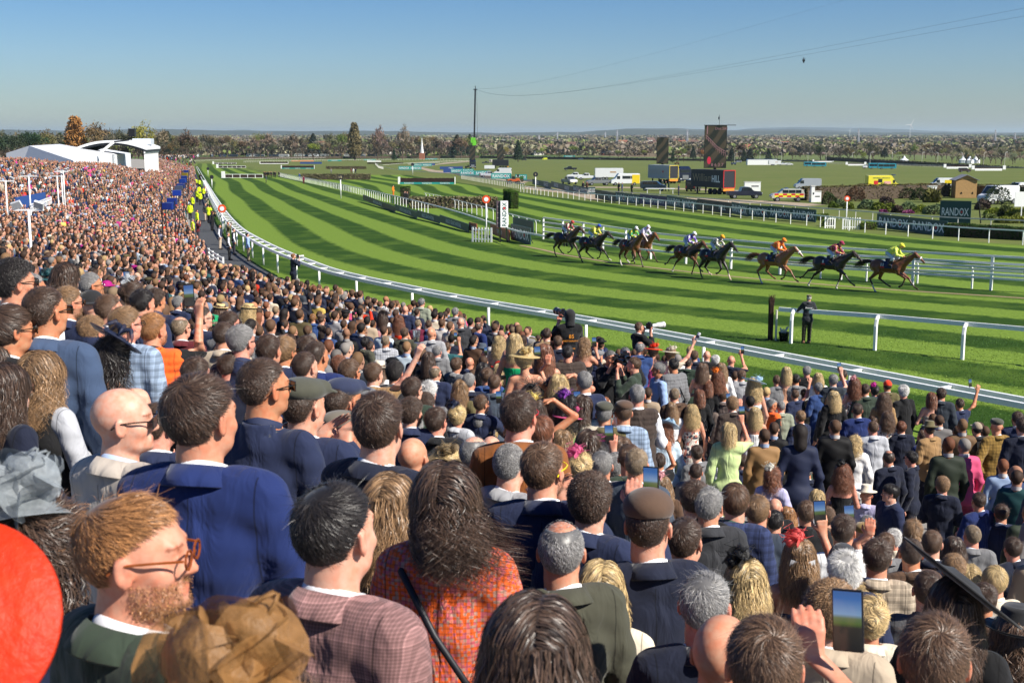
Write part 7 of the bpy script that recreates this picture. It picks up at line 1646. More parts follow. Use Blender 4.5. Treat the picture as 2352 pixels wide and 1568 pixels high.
for k, (wd, mt, lb) in enumerate(segs): board('advertising_board', lb, bl2[k], bl2[k+1], 1.32 if k < 6 else 1.25, mt, wd)
e0, e1 = G(*Z_(c4,998,1182)), G(*Z_(c4,1645,1246)); board('advertising_board', 'dark green sponsor board with two names right of the white post', e0, e1,1.28, BGREEN, ('RANDOX', 'RANDOX'), z0=.02)
e0, e1 = G(2157,512), G(2229,514); o = board('sponsor_hoarding', 'large square dark green hoarding with sponsor name in front of the shrubs', (e0.x, e0.y),(e1.x, e1.y),2.2, BGREEN, ('RANDOX',), z0=.05, lh=.36, props=False); MB().bar((2.2,.1,2.0),(2.2,1.4,0),.1).obj('prop', BDARK, o)
e0 = G(2345,500); o = empty('blank_sign', e0,0, 'plain white sign panel among shrubs at the right edge', 'sign'); MB().box((1.2,0,2.0),(4,.08,1.6)).obj('panel', WP, o); MB().box((0,0,.6),(.1,.1,1.2)).obj('post', WP, o)
# boards along the inner rail, left of the horses
ib = [G(*Z_(c2, x, y)) for x, y in ((985,1165),(1280,1258),(1480,1318),(1690,1368),(1955,1445))]
for k in range(4): board('advertising_board', 'dark green board behind the inner rail, %s from the left' % ('first', 'second', 'third', 'fourth')[k], ib[k], ib[k+1], .72, BGREEN if k else BDARK, (('RANDOX GRAND NATIONAL', LETW, .9,.62),), z0=.1)
e0, e1 = G(*Z_(c2,1957,1440)), G(*Z_(c2,2030,1455)); board('advertising_board', 'short red board left of the white gate at the winning post', e0, e1,.75, BRED, (('TURNERS', LETW, .5,.6),), z0=.1)
e0, e1 = G(*Z_(c2,2155,1470)), G(*Z_(c2,2330,1530)); board('advertising_board', 'red brown board right of the white gate at the winning post', e0, e1,.85, BRED, (('TURNERS', LETW, .6,.9),), z0=.1)
e0, e1 = G(*Z_(c3,-8,1290)), G(*Z_(c3,172,1330)); board('advertising_board', 'dark green end board with one name left of the last racehorse', e0, e1,1.3, BGREEN, ('RANDOX',), z0=.02); e0, e1 = G(*Z_(c3,12,1225)), G(*Z_(c3,198,1262)); board('advertising_board', 'blank dark green board behind the one name end board', e0, e1,1.2, BGREEN, (), z0=.2)
# boards far out on the inner course
for x0, x1, yb, hh_, wd, mt, lb in ((1310,1520,872,1.5,('RANDOX','RANDOX'),BTEAL,'teal double name board by the sand track bend'),(1440,1615,838,1.3,('RANDOX','RANDOX'),BTEAL,'teal board partly behind the double name board'),(1790,2000,900,1.4,('RANDOX','RANDOX'),BTEAL,'teal board left of the parked silver pickup'),(1873,2150,925,1.5,('RANDOX','RANDOX'),BTEAL,'wide teal board just in front of the silver pickup'),(2160,2345,955,1.5,('RANDOX',),BTEAL,'teal board in front of the white van by the small screen'),(1688,1900,868,1.2,(('HILL',LETW,.8,1),),BBLUE,'blue bookmaker board on the inner field'),(1720,1790,898,1.2,(),BBLUE,'short blue board left of the teal boards'),(1480,1645,830,1.1,(),BBLUE,'long low blue board near the winding rail'),(430,588,752,2.2,('RANDOX','RANDOX'),BTEAL,'teal board high above the far hedge'),(658,786,793,1.1,('RANDOX',),BTEAL,'teal and white board on the grass far inner field'),(990,1098,786,1.1,('RANDOX',),BTEAL,'small far teal board near the centre'),(1555,1665,778,1.1,('RANDOX',),BTEAL,'small far teal board right of the spire'),(325,532,796,1.1,(),plain('board_orange',(.6,.25,.1),.5),'orange and white far board by the brush jumps'),(405,605,818,1.3,(),BBLUE,'far blue boards beside the brush jumps'),(1020,1150,800,1.0,(),WP,'far white board by the grassy jump')):
 e0, e1 = G(*Z_(c2, x0, yb)), G(*Z_(c2, x1, yb)); board('advertising_board', lb, e0, e1, hh_, mt, wd, z0=.05, props=False)
gb = [G(*Z_(c3, x, y)) for x, y in ((188,785),(360,812),(560,848),(700,868),(765,868))]
for k in range(4): board('advertising_board', 'grey green board by the horse walk, %s of four' % ('first', 'second', 'third', 'last')[k], gb[k], gb[k+1], 1.15, BGREEN, ('RANDOX', 'RANDOX'), z0=.1, props=False)
e0, e1 = G(*Z_(c3,30,735)), G(*Z_(c3,137,735)); board('advertising_board', 'teal board beside the green tractors', e0, e1,1.4, BTEAL, ('RANDOX',), z0=.05, props=False)
e0, e1 = G(*Z_(c3,475,528)), G(*Z_(c3,578,528)); board('advertising_board', 'teal board on the far rail in front of the tree belt', e0, e1,1.6, BTEAL, ('RANDOX',), z0=.3, props=False)
def disc_post(name, lab, u, v, h, r, kind='red', rz=0, txt=None):
 g = G(u, v); o = empty(name, g, rz, lab, 'marker post'); MB().tube([(0,0,0),(0,0, h-r)], .055 if kind == 'red' else .08,8).obj('post', WP, o, smooth=True)
 def disc(rad, y, m, nm):
  b = MB().lathe([(0,.02),(rad, .02),(rad, -.02),(0,-.02)], 32); b.v = [(x, y-z, yy+h) for x, yy, z in b.v]; return b.obj(nm, m, o)
 if kind == 'red': disc(r, 0, plain('disc_red', (.8,.09,.02),.4), 'disc'); disc(r*.55,-.022, WP, 'disc_centre')
 else: disc(r, 0, BDARK, 'disc'); (link('lettering', text_mesh(txt, r*.8, plain('letter_cream', (.6,.5,.3),.5), bold=.02), o, loc=(0,-.03, h)) if txt else None)
 return o
disc_post('winning_post', 'red and white disc on white pole beside the crowd rail at the left', 513,521,3.05,.68) if False else None
gq = G(512,532); disc_post('winning_post', 'red and white disc on white pole beside the crowd rail at the left', 512,536,2.15,.36)
disc_post('winning_post', 'red and white disc by the white gate near the upright sponsor sign', 1117,548,3.2,.33); disc_post('winning_post', 'red and white disc on pole in front of the shrub garden at the right', 1943,524,2.75,.27)
disc_post('distance_post', 'white post with black half furlong disc in the middle of the inner rail', 783,456,3.3,.42, 'b', txt='1/2'); disc_post('distance_post', 'white post with dark round disc by the horse walk boards', 1230,447,3.4,.42, 'b', txt='1')
disc_post('distance_post', 'thin white post with dark disc beside the service road', 948,402,3.4,.5, 'b'); disc_post('distance_post', 'grey disc on the far crowd rail', 487,432,2.2,.42, 'b'); disc_post('distance_post', 'smallest grey disc on the far crowd rail', 478,404,2.2,.45, 'b')
def picket(name, lab, u, v, w, h, n, rz=0):
 g = G(u, v); o = empty(name, g, rz, lab, 'gate'); MB().box((0,0, h*.85),(w, .05,.08)).box((0,0, h*.2),(w, .05,.08)).obj('bar', WP, o)
 for i in range(n): MB().box((-w/2+w*i/(n-1),0, h/2),(.07 if 0 < i < n-1 else .14,.07, h)).obj('picket', WP, o)
picket('picket_gate', 'white picket gate at the foot of the central winning post', 1107,556,1.6,1.15,7,-.4); picket('picket_gate', 'left white picket gate at the right winning post', 1906,524,.9,1.05,5,.1); picket('picket_gate', 'right white picket gate at the right winning post', 1955,527,1.5,1.1,8,-.1)
# upright sponsor sign
g = G(1157,556); o = empty('upright_sign', (g.x, g.y, 0),.25, 'tall upright white sign with sponsor name reading upwards', 'sign'); MB().box((.0,0,2.2),(.6,.4,2.05)).obj('panel', WP, o); MB().box((-.44,.1,2.2),(.26,.25,2.05)).obj('side_panel', plain('sign_brown', (.09,.06,.07),.5), o)
l = link('lettering', text_mesh('RANDOX', .36, LETD, bold=.01, width=1.85), o, loc=(0,-.212,2.2)); l.rotation_euler = (0,-math.pi/2,0); b = MB().lathe([(0,.001),(.09,.001),(.09,0)], 16); b.v = [(x, -.218-z, y) for x, y, z in b.v]; q = b.obj('red_dot', DOT, o); q.location = (0,0,2.2+.46)
for z in (1.5,1.9,2.3,2.8): MB().box((-.44,-.03, z),(.18,.004,.07)).obj('small_print', plain('print_grey', (.3,.25,.25),.6), o)
for x in (-.5,.4): MB().box((x*.6,0,.6),(.08,.3,1.2)).obj('leg', GLOSSY, o)
# --- foliage helpers
def leaf_mat(name, rough=.8):
 if name in MATS: return MATS[name]
 m, t, b = nmat(name); b.inputs['Roughness'].default_value = rough; b.inputs['Specular IOR Level'].default_value = .15
 oi = N(t, 'ShaderNodeObjectInfo'); at = N(t, 'ShaderNodeAttribute'); at.attribute_name = 'tint'; mx = N(t, 'ShaderNodeVectorMath', operation='MULTIPLY'); t.links.new(oi.outputs['Color'], mx.inputs[0]); t.links.new(at.outputs['Color'], mx.inputs[1]); t.links.new(mx.outputs[0], b.inputs['Base Color']); MATS[name] = m; return m
LEAF = leaf_mat('leaves'); BARK = plain('bark', (.09,.065,.045),.95, noise=.3, scale=12)
def leaf_cloud(name, P, size, seed=0, jit=.35, long_=1.0, up=0):
 r = np.random.RandomState(seed); n = len(P); a = r.normal(size=(n, 3)); a[:, 2] += up; a /= np.linalg.norm(a, axis=1)[:, None]; b = np.cross(a, r.normal(size=(n, 3))); b /= np.linalg.norm(b, axis=1)[:, None]
 s = size*r.uniform(.5,1.4,(n, 1)); A = a*s*long_; B = b*s*.6; V = np.stack([P-A-B*.4, P-A*.1+B, P+A, P-A*.1-B], 1).reshape(-1,3); t = np.repeat(r.uniform(1-jit, 1+jit, n),4)
 return mesh_np(name, V, np.arange(4*n).reshape(-1,4), LEAF, smooth=False, attr={'tint': np.stack([t, t*r.uniform(.95,1.05), t*.95], 1)})
def hedge_pts(L, W_, H, n, seed=0):
 r = np.random.RandomState(seed); P = r.uniform(-.5,.5,(n, 3)); ax = r.randint(0,5, n); P[ax == 0,1] = -.5; P[ax == 1,1] = .5; P[(ax == 2) | (ax == 3),2] = .5; e = ax == 4; P[e, 0] = np.sign(P[e, 0])*.5
 P = P*(L, W_, H)+(0,0, H/2)+r.normal(0,.035,(n, 3)); P[:, 2] += .04*np.sin(P[:, 0]*2.1)*(P[:, 2] > H*.7); return P
def hedge(name, lab, p0, p1, H, W_, color, size=.07, dens=150, cat='hedge', inner=True, group=None):
 a = Vector((p0[0], p0[1], 0)); b_ = Vector((p1[0], p1[1], 0)); L = (b_-a).length; o = empty(name, (a+b_)/2, math.atan2(b_.y-a.y, b_.x-a.x), lab, cat, group)
 n = int(min(14000, dens*L*(2*H+W_)/max(size/.07,1)**2)); link('foliage', leaf_cloud('foliage', hedge_pts(L, W_, H, n, int(L*7)), size), o, color)
 if inner: MB().box((0,0, H*.47),(L-.12, W_-.12, H*.9)).obj('stem_core', BARK, o)
 return o
# brush-dressed spruce fences and black birch jumps
BR = plain('birch_brush', (.035,.018,.014),.95, noise=.5, scale=18, bump=.5)
def spruce(lab, x0, x1, yb, H, reg=c2, W_=1.3, color=(.16,.15,.08)):
 p0, p1 = G(*Z_(reg, x0, yb)), G(*Z_(reg, x1, yb)); return hedge('spruce_fence', lab, p0, p1, H, W_, color, .16,260, 'jump')
spruce('long brown green spruce dressed jump left of the half furlong post', 420,1048,962,1.5); spruce('spruce dressed jump nearest the central winning post', 1418,2212,1222,1.35); spruce('small far spruce dressed jump above the long one', 645,1010,864,1.2); spruce('farthest spruce dressed jump near the winding rail', 1025,1350,818,1.1, color=(.12,.14,.06))
def birch(lab, x0, x1, yb, reg, f=.4355, H=1.35, wing=True, boards=None):
 q = lambda x, y: G((reg[0]+x*f)*.5742,(reg[1]+y*f)*.5742); a, b_ = q(x0, yb), q(x1, yb); c = (a+b_)/2; L = (b_-a).length; rz = math.atan2(b_.y-a.y, b_.x-a.x); o = empty('birch_fence', c, rz, lab, 'jump')
 bm_ = MB(); r = random.Random(int(L*10)); n = int(L*6)
 for i in range(n):
  x = -L/2+L*(i+.5)/n; hh = H*r.uniform(.97,1.04); bm_.box((x, .35+r.uniform(-.03,.03), hh/2),(L/n*1.15,.5, hh), r.uniform(-.1,.1))
 bm_.obj('brush', BR, o); MB().box((0,-.1,.22),(L, .12,.44)).obj('takeoff_board', boards or BTEAL, o)
 for i in range(3): randox(o, (-L/3+i*L/3,-.165,.22),.30, None, width=L*.26) if boards is None else None
 for x in (-1,1): MB().box((x*(L/2+.25),.1, H*.6),(.5 if x < 0 else .2,.35, H*1.25)).obj('wing', WP, o)
 return o
birch('black birch jump with sponsor boards in the middle of the inner course', 1325,1818,1003, c2); birch('farther black birch jump with pale board above the long spruce jump', 238,530,862, c2, boards=None); birch('farthest black birch jump with blue and white foot', 40,292,818, c2, boards=WP)
def hurdle(lab, x0, x1, yb, n, f=.2551, reg=z5, H=1.05):
 q = lambda x: G((reg[0]+x*f)*.5742,(reg[1]+yb*f)*.5742); a, b_ = q(x0), q(x1); L = (b_-a).length; o = empty('hurdle', (a+b_)/2, math.atan2(b_.y-a.y, b_.x-a.x), lab, 'hurdle')
 MB().box((0,0, H),(L, .12,.12)).box((0,0,.1),(L, .1,.08)).obj('rail', WP, o)
 for i in range(n+1): MB().box((-L/2+L*i/n, 0, H/2),(.16,.14, H)).obj('upright', WP, o)
 MB().box((0,.05, H*.5),(L-.1,.06, H*.8)).obj('brush_infill', BR, o); MB().box((-L/2-.5,0,.95),(1.0,.3,1.9)).obj('wing', WP, o)
hurdle('nearest white framed hurdle with five brush panels', 785,1378,636,5); hurdle('second white framed hurdle beyond the near one', 680,1110,480,6); hurdle('farthest white framed hurdle', 612,960,420,5)
# box hedges by the course
hedge('box_hedge', 'clipped dark green block hedge left of the spruce jump', G(*Z_(c2,1330,1180)), G(*Z_(c2,1416,1180)),2.3,1.0,(.035,.075,.012),.05,500); hedge('box_hedge', 'clipped dark green block hedge right of the upright sign', G(*Z_(c2,2305,1210)), G(*Z_(c3,25,1000)),2.2,1.0,(.06,.12,.018),.05,500)
for x0, x1, y, lb in ((505,612,1160,'low clipped hedge left of the right winning post'),(845,985,1190,'low clipped hedge between the picket gate and the boards'),(442,545,1105,'low clipped hedge behind the end of the board row')): hedge('box_hedge', lb, G(*Z_(c4, x0, y)), G(*Z_(c4, x1, y)),.62,.9,(.10,.15,.02),.05,600)
hedge('box_hedge', 'long low dark clipped hedge at the right edge of the course', G(*Z_(c4,1650,1250)), G(*Z_(c4,2420,1290)),1.0,1.2,(.03,.06,.012),.06,420)
hedge('long_hedge', 'brown green hedge behind the shrub garden', G(*Z_(c4,330,925)), G(*Z_(c4,1640,895)),2.1,1.5,(.10,.085,.035),.12,90); hedge('long_hedge', 'brown green hedge right of the wooden shed', G(*Z_(c4,1900,895)), G(*Z_(c4,2400,905)),2.0,1.5,(.09,.085,.035),.12,90)
hedge('long_hedge', 'far dark green hedge closing the course in front of the houses', G(440,366), G(1100,363),2.4,3,(.03,.055,.015),.5,30); hedge('long_hedge', 'far dark hedge on the right half in front of the trees', G(1105,364), G(1900,372),2.2,3,(.03,.06,.02),.5,30); hedge('long_hedge', 'far dark hedge at the right behind the practice fences', G(1900,376), G(2400,388),2.4,3,(.022,.035,.015),.45,30)
def shrub(lab, u, v, w, h, color, seed=0, group='garden shrubs', spiky=False, z=0):
 g = G(u, v); r = np.random.RandomState(seed); n = 1500; d = r.normal(size=(n, 3)); d /= np.linalg.norm(d, axis=1)[:, None]; d[:, 2] = abs(d[:, 2]); q = 1+.10*np.sin(d[:, 0]*5+seed)+.08*np.sin(d[:, 1]*7)
 P = d*(q*r.uniform(.82,1.02, n))[:, None]*(w/2, w/2*.8, h); o = empty('shrub', g, r.uniform(0,3), lab, 'shrub', group); link('foliage', leaf_cloud('foliage', P, .10 if not spiky else .26, seed, up=1.5 if spiky else 0, long_=2 if spiky else 1), o, color)
 b = MB(); [b.tube([(0,0,0),(d_[0]*w*.3, d_[1]*w*.3, h*.6)], [.06,.02], 5) for d_ in d[:5]]; b.obj('stem', BARK, o)
SH = [(600,990,1.4,.7,(.13,.19,.03)),(660,985,1.9,.9,(.11,.15,.07)),(740,1000,1.6,.8,(.14,.18,.03)),(900,1000,2.6,1.15,(.12,.17,.08)),(1010,1010,1.9,.95,(.16,.2,.03)),(1085,960,2.2,1.1,(.10,.07,.06)),(1145,1025,2.2,.95,(.17,.21,.03)),(1190,1035,1.6,.8,(.09,.06,.05)),(1290,1025,2.7,1.1,(.13,.18,.08)),(1405,1035,2.1,.85,(.2,.25,.03)),(1525,1050,2.4,1.1,(.14,.18,.09)),(1060,1045,1.0,.45,(.3,.08,.2)),(1290,1042,1.3,.35,(.3,.08,.2)),(560,960,2.4,1.6,(.05,.07,.025)),(800,930,3.4,2.0,(.09,.05,.03)),(1080,900,4,2.1,(.05,.06,.03)),(950,905,3.5,2.2,(.11,.06,.035)),(1400,920,3.6,1.9,(.05,.065,.025)),(1500,940,2.6,1.7,(.16,.15,.05)),(2100,960,4.2,2.5,(.03,.05,.02)),(2250,930,4,2.4,(.028,.045,.02)),(1975,1010,2.3,1.3,(.08,.06,.05)),(2080,1060,2.6,.8,(.2,.24,.03)),(2190,1070,2.0,1.2,(.05,.07,.02)),(2300,1075,3.0,1.0,(.19,.22,.03)),(2030,1100,1.6,.6,(.13,.17,.05)),(2180,1130,2.2,.6,(.17,.2,.03)),(2290,1130,2.4,.7,(.2,.22,.04)),(700,900,3.8,1.9,(.08,.06,.035)),(1270,905,3.6,1.8,(.045,.06,.025)),(880,880,3.6,2.1,(.1,.075,.035))]
cw = lambda c: 'purple flowered' if c[2] > .15 else 'bright yellow green' if c[0] > .155 else 'red brown' if c[0] > c[1] else 'sage green' if c[2] > .06 else 'dark green' if c[1] < .08 else 'green'
for k, (x, y, w, h, c) in enumerate(SH): shrub('%s %s in the garden behind the right hand boards' % (cw(c), 'low mounded shrub' if h < 1.3 else 'tall bushy shrub'), *Z_(c4, x, y), w, h, c, k, spiky=(k in (18,)))
# ================================================================== vehicles
TYRE = plain('tyre', (.02,.02,.02),.9); RIM = plain('rim', (.35,.35,.36),.3, metal=.6); GLASS = plain('dark_glass', (.02,.028,.035),.06, spec=.9); LAMP = plain('head_lamp', (.6,.62,.65),.1); TAILL = plain('tail_lamp', (.4,.02,.02),.2); PAINT = plain('car_paint', (1,1,1),.3, objcol=True, noise=.04, scale=1, coat=.5); PLATE = plain('number_plate', (.6,.55,.2),.5)
KINDS = {  # length, width, height, body side profile (x from rear to front, z), window band (x0,x1,z0,z1), wheels
 'pickup': (5.3,1.85, [(0,.5),(0,1.15),(2.0,1.15),(2.15,1.78),(3.3,1.80),(4.0,1.2),(5.15,1.08),(5.3,.75),(5.25,.45)], [(2.3,2.8,1.22,1.68),(2.86,3.62,1.22,1.68)], (.95,4.35)),
 'suv': (4.8,1.9, [(0,.5),(.05,1.3),(.25,1.80),(3.0,1.84),(3.75,1.22),(4.6,1.1),(4.8,.8),(4.75,.45)], [(.5,1.3,1.25,1.7),(1.36,2.3,1.25,1.7),(2.36,3.2,1.25,1.7)], (.9,3.9)),
 'van': (5.6,2.0, [(0,.45),(0,2.25),(.1,2.4),(4.0,2.42),(4.9,1.35),(5.5,1.15),(5.6,.75),(5.55,.4)], [(3.75,4.55,1.35,2.0)], (1.0,4.7)),
 'minibus': (6.4,2.05, [(0,.45),(0,2.45),(.1,2.6),(4.7,2.62),(5.5,1.45),(6.2,1.2),(6.4,.8),(6.35,.4)], [(.4,2.0,1.45,2.1),(2.06,3.9,1.45,2.1),(4.4,5.1,1.4,2.05)], (1.2,5.4)),
 'bus': (9.5,2.5, [(0,.4),(0,2.9),(.15,3.05),(9.3,3.05),(9.5,2.8),(9.5,.4)], [(.3,2.9,1.3,2.6),(3.0,5.8,1.3,2.6),(5.9,8.7,1.3,2.6)], (1.9,7.3)),
 'coach': (12,2.5, [(0,.4),(0,3.3),(.3,3.5),(11.6,3.5),(12,2.8),(12,.4)], [(.4,4,1.7,3.0),(4.1,7.8,1.7,3.0),(7.9,11.4,1.7,3.0)], (2.6,9.5)),
 'ambulance': (6.2,2.15, [(0,.5),(0,2.8),(4.4,2.85),(4.9,2.2),(5.4,1.4),(6.1,1.15),(6.2,.5)], [(1.9,2.7,1.5,2.2),(4.7,5.15,1.4,2.0)], (1.2,5.1)),
 'trailer': (7.5,2.4, [(0,.7),(0,3.0),(.2,3.1),(7.4,3.1),(7.5,.7)], [], (2.2,3.1)),
 'cab': (2.5,2.5, [(0,.5),(0,3.2),(.5,3.5),(2.2,3.0),(2.4,1.9),(2.5,.4)], [(1.1,2.0,1.9,2.6)], (.7,2.0))}
def vehicle(name, lab, kind, u, v, rz, color, cat='car', sc=1.0, extra=None, group=None, at=None):
 L, Wd, prof, wins, wh = KINDS[kind]; g = G(u, v) if at is None else Vector(at); o = empty(name, (g.x, g.y, 0), rz, lab, cat, group); o.scale = (sc,)*3
 P = [(x-L/2, z) for x, z in prof]; link('body', MB().prism(P, -Wd/2, Wd/2).mesh('body', PAINT, bevel=.07), o, color)
 fx = [p for p in P]
 for x0, x1, z0, z1 in wins:
  for s in (-1,1): MB().box(((x0+x1)/2-L/2, s*(Wd/2+.004),(z0+z1)/2),(x1-x0,.012, z1-z0)).obj('side_window', GLASS, o)
 if kind == 'cab': MB().box((2.33-L/2,0,2.3),(.05,2.1,.8)).obj('windscreen', GLASS, o); MB().box((2.5-L/2,0,1.2),(.06,1.3,.9)).obj('grille', RIM, o)
 elif wins:
  k = {'pickup': ((3.34,1.76),(3.96,1.24)), 'suv': ((3.05,1.80),(3.7,1.26)), 'van': ((4.05,2.36),(4.86,1.4)), 'minibus': ((4.75,2.56),(5.46,1.5)), 'bus': ((9.5,2.7),(9.5,1.3)), 'coach': ((11.75,3.2),(12.0,1.5)), 'ambulance': ((4.45,2.78),(5.36,1.44))}[kind]
  a = Vector((k[0][0]-L/2,0, k[0][1])); b_ = Vector((k[1][0]-L/2,0, k[1][1])); d = (b_-a).normalized(); n = Vector((-d.z, 0, d.x)); n = n if n.x > 0 else -n; w = Wd/2-.12
  MB().add([a+n*.012+Vector((0,-w+.08,0)), a+n*.012+Vector((0, w-.08,0)), b_+n*.012+Vector((0, w, 0)), b_+n*.012+Vector((0,-w, 0))], [(0,1,2,3)]).obj('windscreen', GLASS, o)
  if kind in ('van', 'suv', 'minibus'): MB().box((-L/2-.004,0,1.75 if kind != 'suv' else 1.5),(.02, Wd-.5,.5)).obj('rear_window', GLASS, o)
 R_ = .36 if kind in ('pickup', 'suv', 'van', 'minibus', 'ambulance') else .48
 if kind == 'trailer': R_ = .42
 for x in wh:
  for s in (-1,1):
   y = s*(Wd/2-.1); b = MB().lathe([(R_*.55,-.12),(R_, -.12),(R_, .12),(R_*.55,.12)], 18); b.v = [(x-L/2+a, y+c_, R_+b2) for a, b2, c_ in b.v]; w_ = b.obj('tyre', TYRE, o)
   b = MB().lathe([(0,.13),(R_*.6,.125),(R_*.6,-.125),(0,-.13)], 12); b.v = [(x-L/2+a, y+c_, R_+b2) for a, b2, c_ in b.v]; b.obj('rim', RIM, o)
 if kind not in ('trailer',):
  for s in (-1,1): MB().box((L/2-.02, s*(Wd/2-.28),.85),(.07,.36,.2)).obj('headlight', LAMP, o); MB().box((-L/2+.0, s*(Wd/2-.16),1.0),(.04,.16,.35)).obj('tail_light', TAILL, o)
  MB().box((L/2+.01,0,.5),(.02,.5,.12)).obj('number_plate', PLATE, o)
 if extra: extra(o, L, Wd)
 return o
def v3(name, lab, kind, x, y, rz, color, reg=c3, cat='car', sc=1, extra=None, group=None): return vehicle(name, lab, kind, *Z_(reg, x, y), rz, color, cat, sc, extra, group)
def checks(o, L, Wd):
 for i in range(7):
  for j in range(2):
   if True:
    for s in (-1,1): MB().box((-L/2+.45+i*.6, s*(Wd/2+.006+.001*j),.78+j*.27),(.6,.01,.26)).obj('marking', plain('mark_red', (.6,.03,.03),.4) if (i+j) % 2 else plain('mark_yellow', (.8,.75,.05),.4), o)
 link('lettering', text_mesh('WH1', .3, WHT, bold=.02), o, loc=(-L/2+.75,-Wd/2-.02,1.47))
 MB().box((.1,0,1.92),(.4,1.0,.1)).obj('beacon_bar', BBLUE, o)
def yellow_end(o, L, Wd): MB().box((-L/2+.9,-Wd/2-.006,1.4),(1.7,.01,1.9)).obj('yellow_panel', plain('mark_yellow2', (.75,.55,.02),.4), o); MB().box((-L/2+.9, Wd/2+.006,1.4),(1.7,.01,1.9)).obj('yellow_panel', plain('mark_yellow2', (.75,.55,.02),.4), o)
def amb(o, L, Wd):
 link('lettering', text_mesh('EMERGENCY AMBULANCE', .2, LETD, bold=.02), o, loc=(-.6,-Wd/2-.01,2.35)); MB().box((-1.6,-Wd/2-.006,1.5),(.8,.01,.7)).obj('red_panel', REDC, o); MB().box((.6,-Wd/2-.006,1.5),(1.3,.01,.5)).obj('pink_panel', plain('mark_pink', (.8,.4,.35),.5), o); MB().box((2,0,2.9),(.3,1.6,.14)).obj('beacon_bar', BBLUE, o)
def horsebox(o, L, Wd): MB().box((1.0,-Wd/2-.01,2.1),(1.6,.02,.3)).obj('flap', plain('flap_tan', (.4,.22,.08),.6), o); MB().bar((L/2,0,.6),(L/2+1.2,0,.5),.1).obj('drawbar', TYRE, o)
DK = (.012,.014,.022); SV = (.22,.24,.27); WT = (.72,.73,.74)
v3('pickup_truck', 'dark navy pickup with canopy on the track behind the board row', 'pickup', 2130,905,.08,(.02,.022,.04)); v3('emergency_car', 'silver fronted course car with red and yellow checks', 'suv', 172,932, math.pi-.03,(.5,.5,.42), c4, extra=checks)
v3('pickup_truck', 'silver pickup facing the viewer by the horse walk', 'pickup', 525,775,-1.2, SV); v3('pickup_truck', 'white pickup in front of the horse trailer', 'pickup', 690,735, math.pi, WT); v3('pickup_truck', 'white pickup mostly hidden by the other white pickup', 'pickup', 590,725, math.pi, WT)
v3('horse_trailer', 'tall white trailer behind the yellow ended minibus', 'trailer', 890,735,0, WT, cat='trailer', extra=horsebox); v3('pickup_truck', 'grey pickup left of the white and yellow minibus', 'pickup', 790,785, math.pi+.25,(.16,.17,.18)); v3('minibus', 'white minibus with yellow rear end', 'minibus', 1035,785, math.pi+.08, WT, cat='minibus', extra=yellow_end)
v3('car', 'silver car with open tailgate near the people in green jackets', 'suv', 1300,835,-.25,(.12,.14,.18)); v3('van', 'black van left of the dark screen trailer', 'van', 1665,840,1.2, DK, cat='van', sc=.9)
v3('car', 'black car far left on the inner field', 'suv', 112,557,0, DK); v3('rescue_car', 'yellow emergency vehicle far off near the white rail', 'van', 300,552, math.pi, (.7,.75,.05), cat='car', sc=.85); v3('pickup_truck', 'black pickup with white discs alone on the inner field', 'pickup', 535,648, math.pi, DK); v3('car', 'dark blue car near the far rail', 'suv', 630,552, math.pi, (.04,.06,.12)); v3('pickup_truck', 'silver pickup near the far rail', 'pickup', 830,551, math.pi, (.4,.42,.44))
v3('van', 'silver van behind the long hedge', 'van', 360,825, math.pi, (.35,.38,.42), c4, 'van', .9); v3('ambulance', 'bright yellow ambulance behind the shrub garden', 'ambulance', 1050,830,.02,(.8,.7,.06), c4, 'ambulance', 1.0, amb); v3('pickup_truck', 'silver grey pickup facing the viewer among the shrubs', 'pickup', 1235,875,-1.35, SV, c4)
v3('van', 'white van with yellow side and open door behind the shed', 'van', 1600,810, math.pi, WT, c4, 'van', .85, lambda o, L, Wd: MB().box((-1.2, Wd/2+.006,1.5),(2,.01,.9)).obj('yellow_panel', plain('mark_yellow2', (.75,.55,.02),.4), o)); v3('van', 'large white van with dark front parked right of the shed', 'van', 2110,955, math.pi+.45, WT, c4, 'van', 1.05); v3('van', 'white van at the right edge behind the large van', 'van', 2330,900, math.pi+.3, WT, c4, 'van')
v3('bus', 'turquoise bus, rear one of the left pair on the field', 'bus', 395,612,.0,(.03,.28,.38), c4, 'bus', .82, group='turquoise buses'); v3('bus', 'turquoise bus, front one of the left pair on the field', 'bus', 465,615,-.1,(.03,.28,.38), c4, 'bus', .8, group='turquoise buses'); v3('bus', 'turquoise bus, rear one of the right pair on the field', 'bus', 1000,632,0,(.03,.28,.38), c4, 'bus', .85, group='turquoise buses'); v3('bus', 'turquoise bus, front one of the right pair on the field', 'bus', 1090,636,-.12,(.03,.28,.38), c4, 'bus', .85, group='turquoise buses')
v3('car', 'white estate car touching the right pair of buses', 'suv', 915,630, math.pi, WT, c4); v3('car', 'dark red car alone at the right of the field', 'suv', 1805,664,0,(.04,.02,.025), c4, sc=.9); v3('horse_trailer', 'white horse trailer at the far end of the field', 'trailer', 60,603,0, WT, c4, 'trailer', .95, horsebox); v3('pickup_truck', 'white pickup towing the far horse trailer', 'pickup', 140,602,0, WT, c4); v3('car', 'white car right of the far horse trailer', 'suv', 195,602,0, WT, c4, sc=.9)
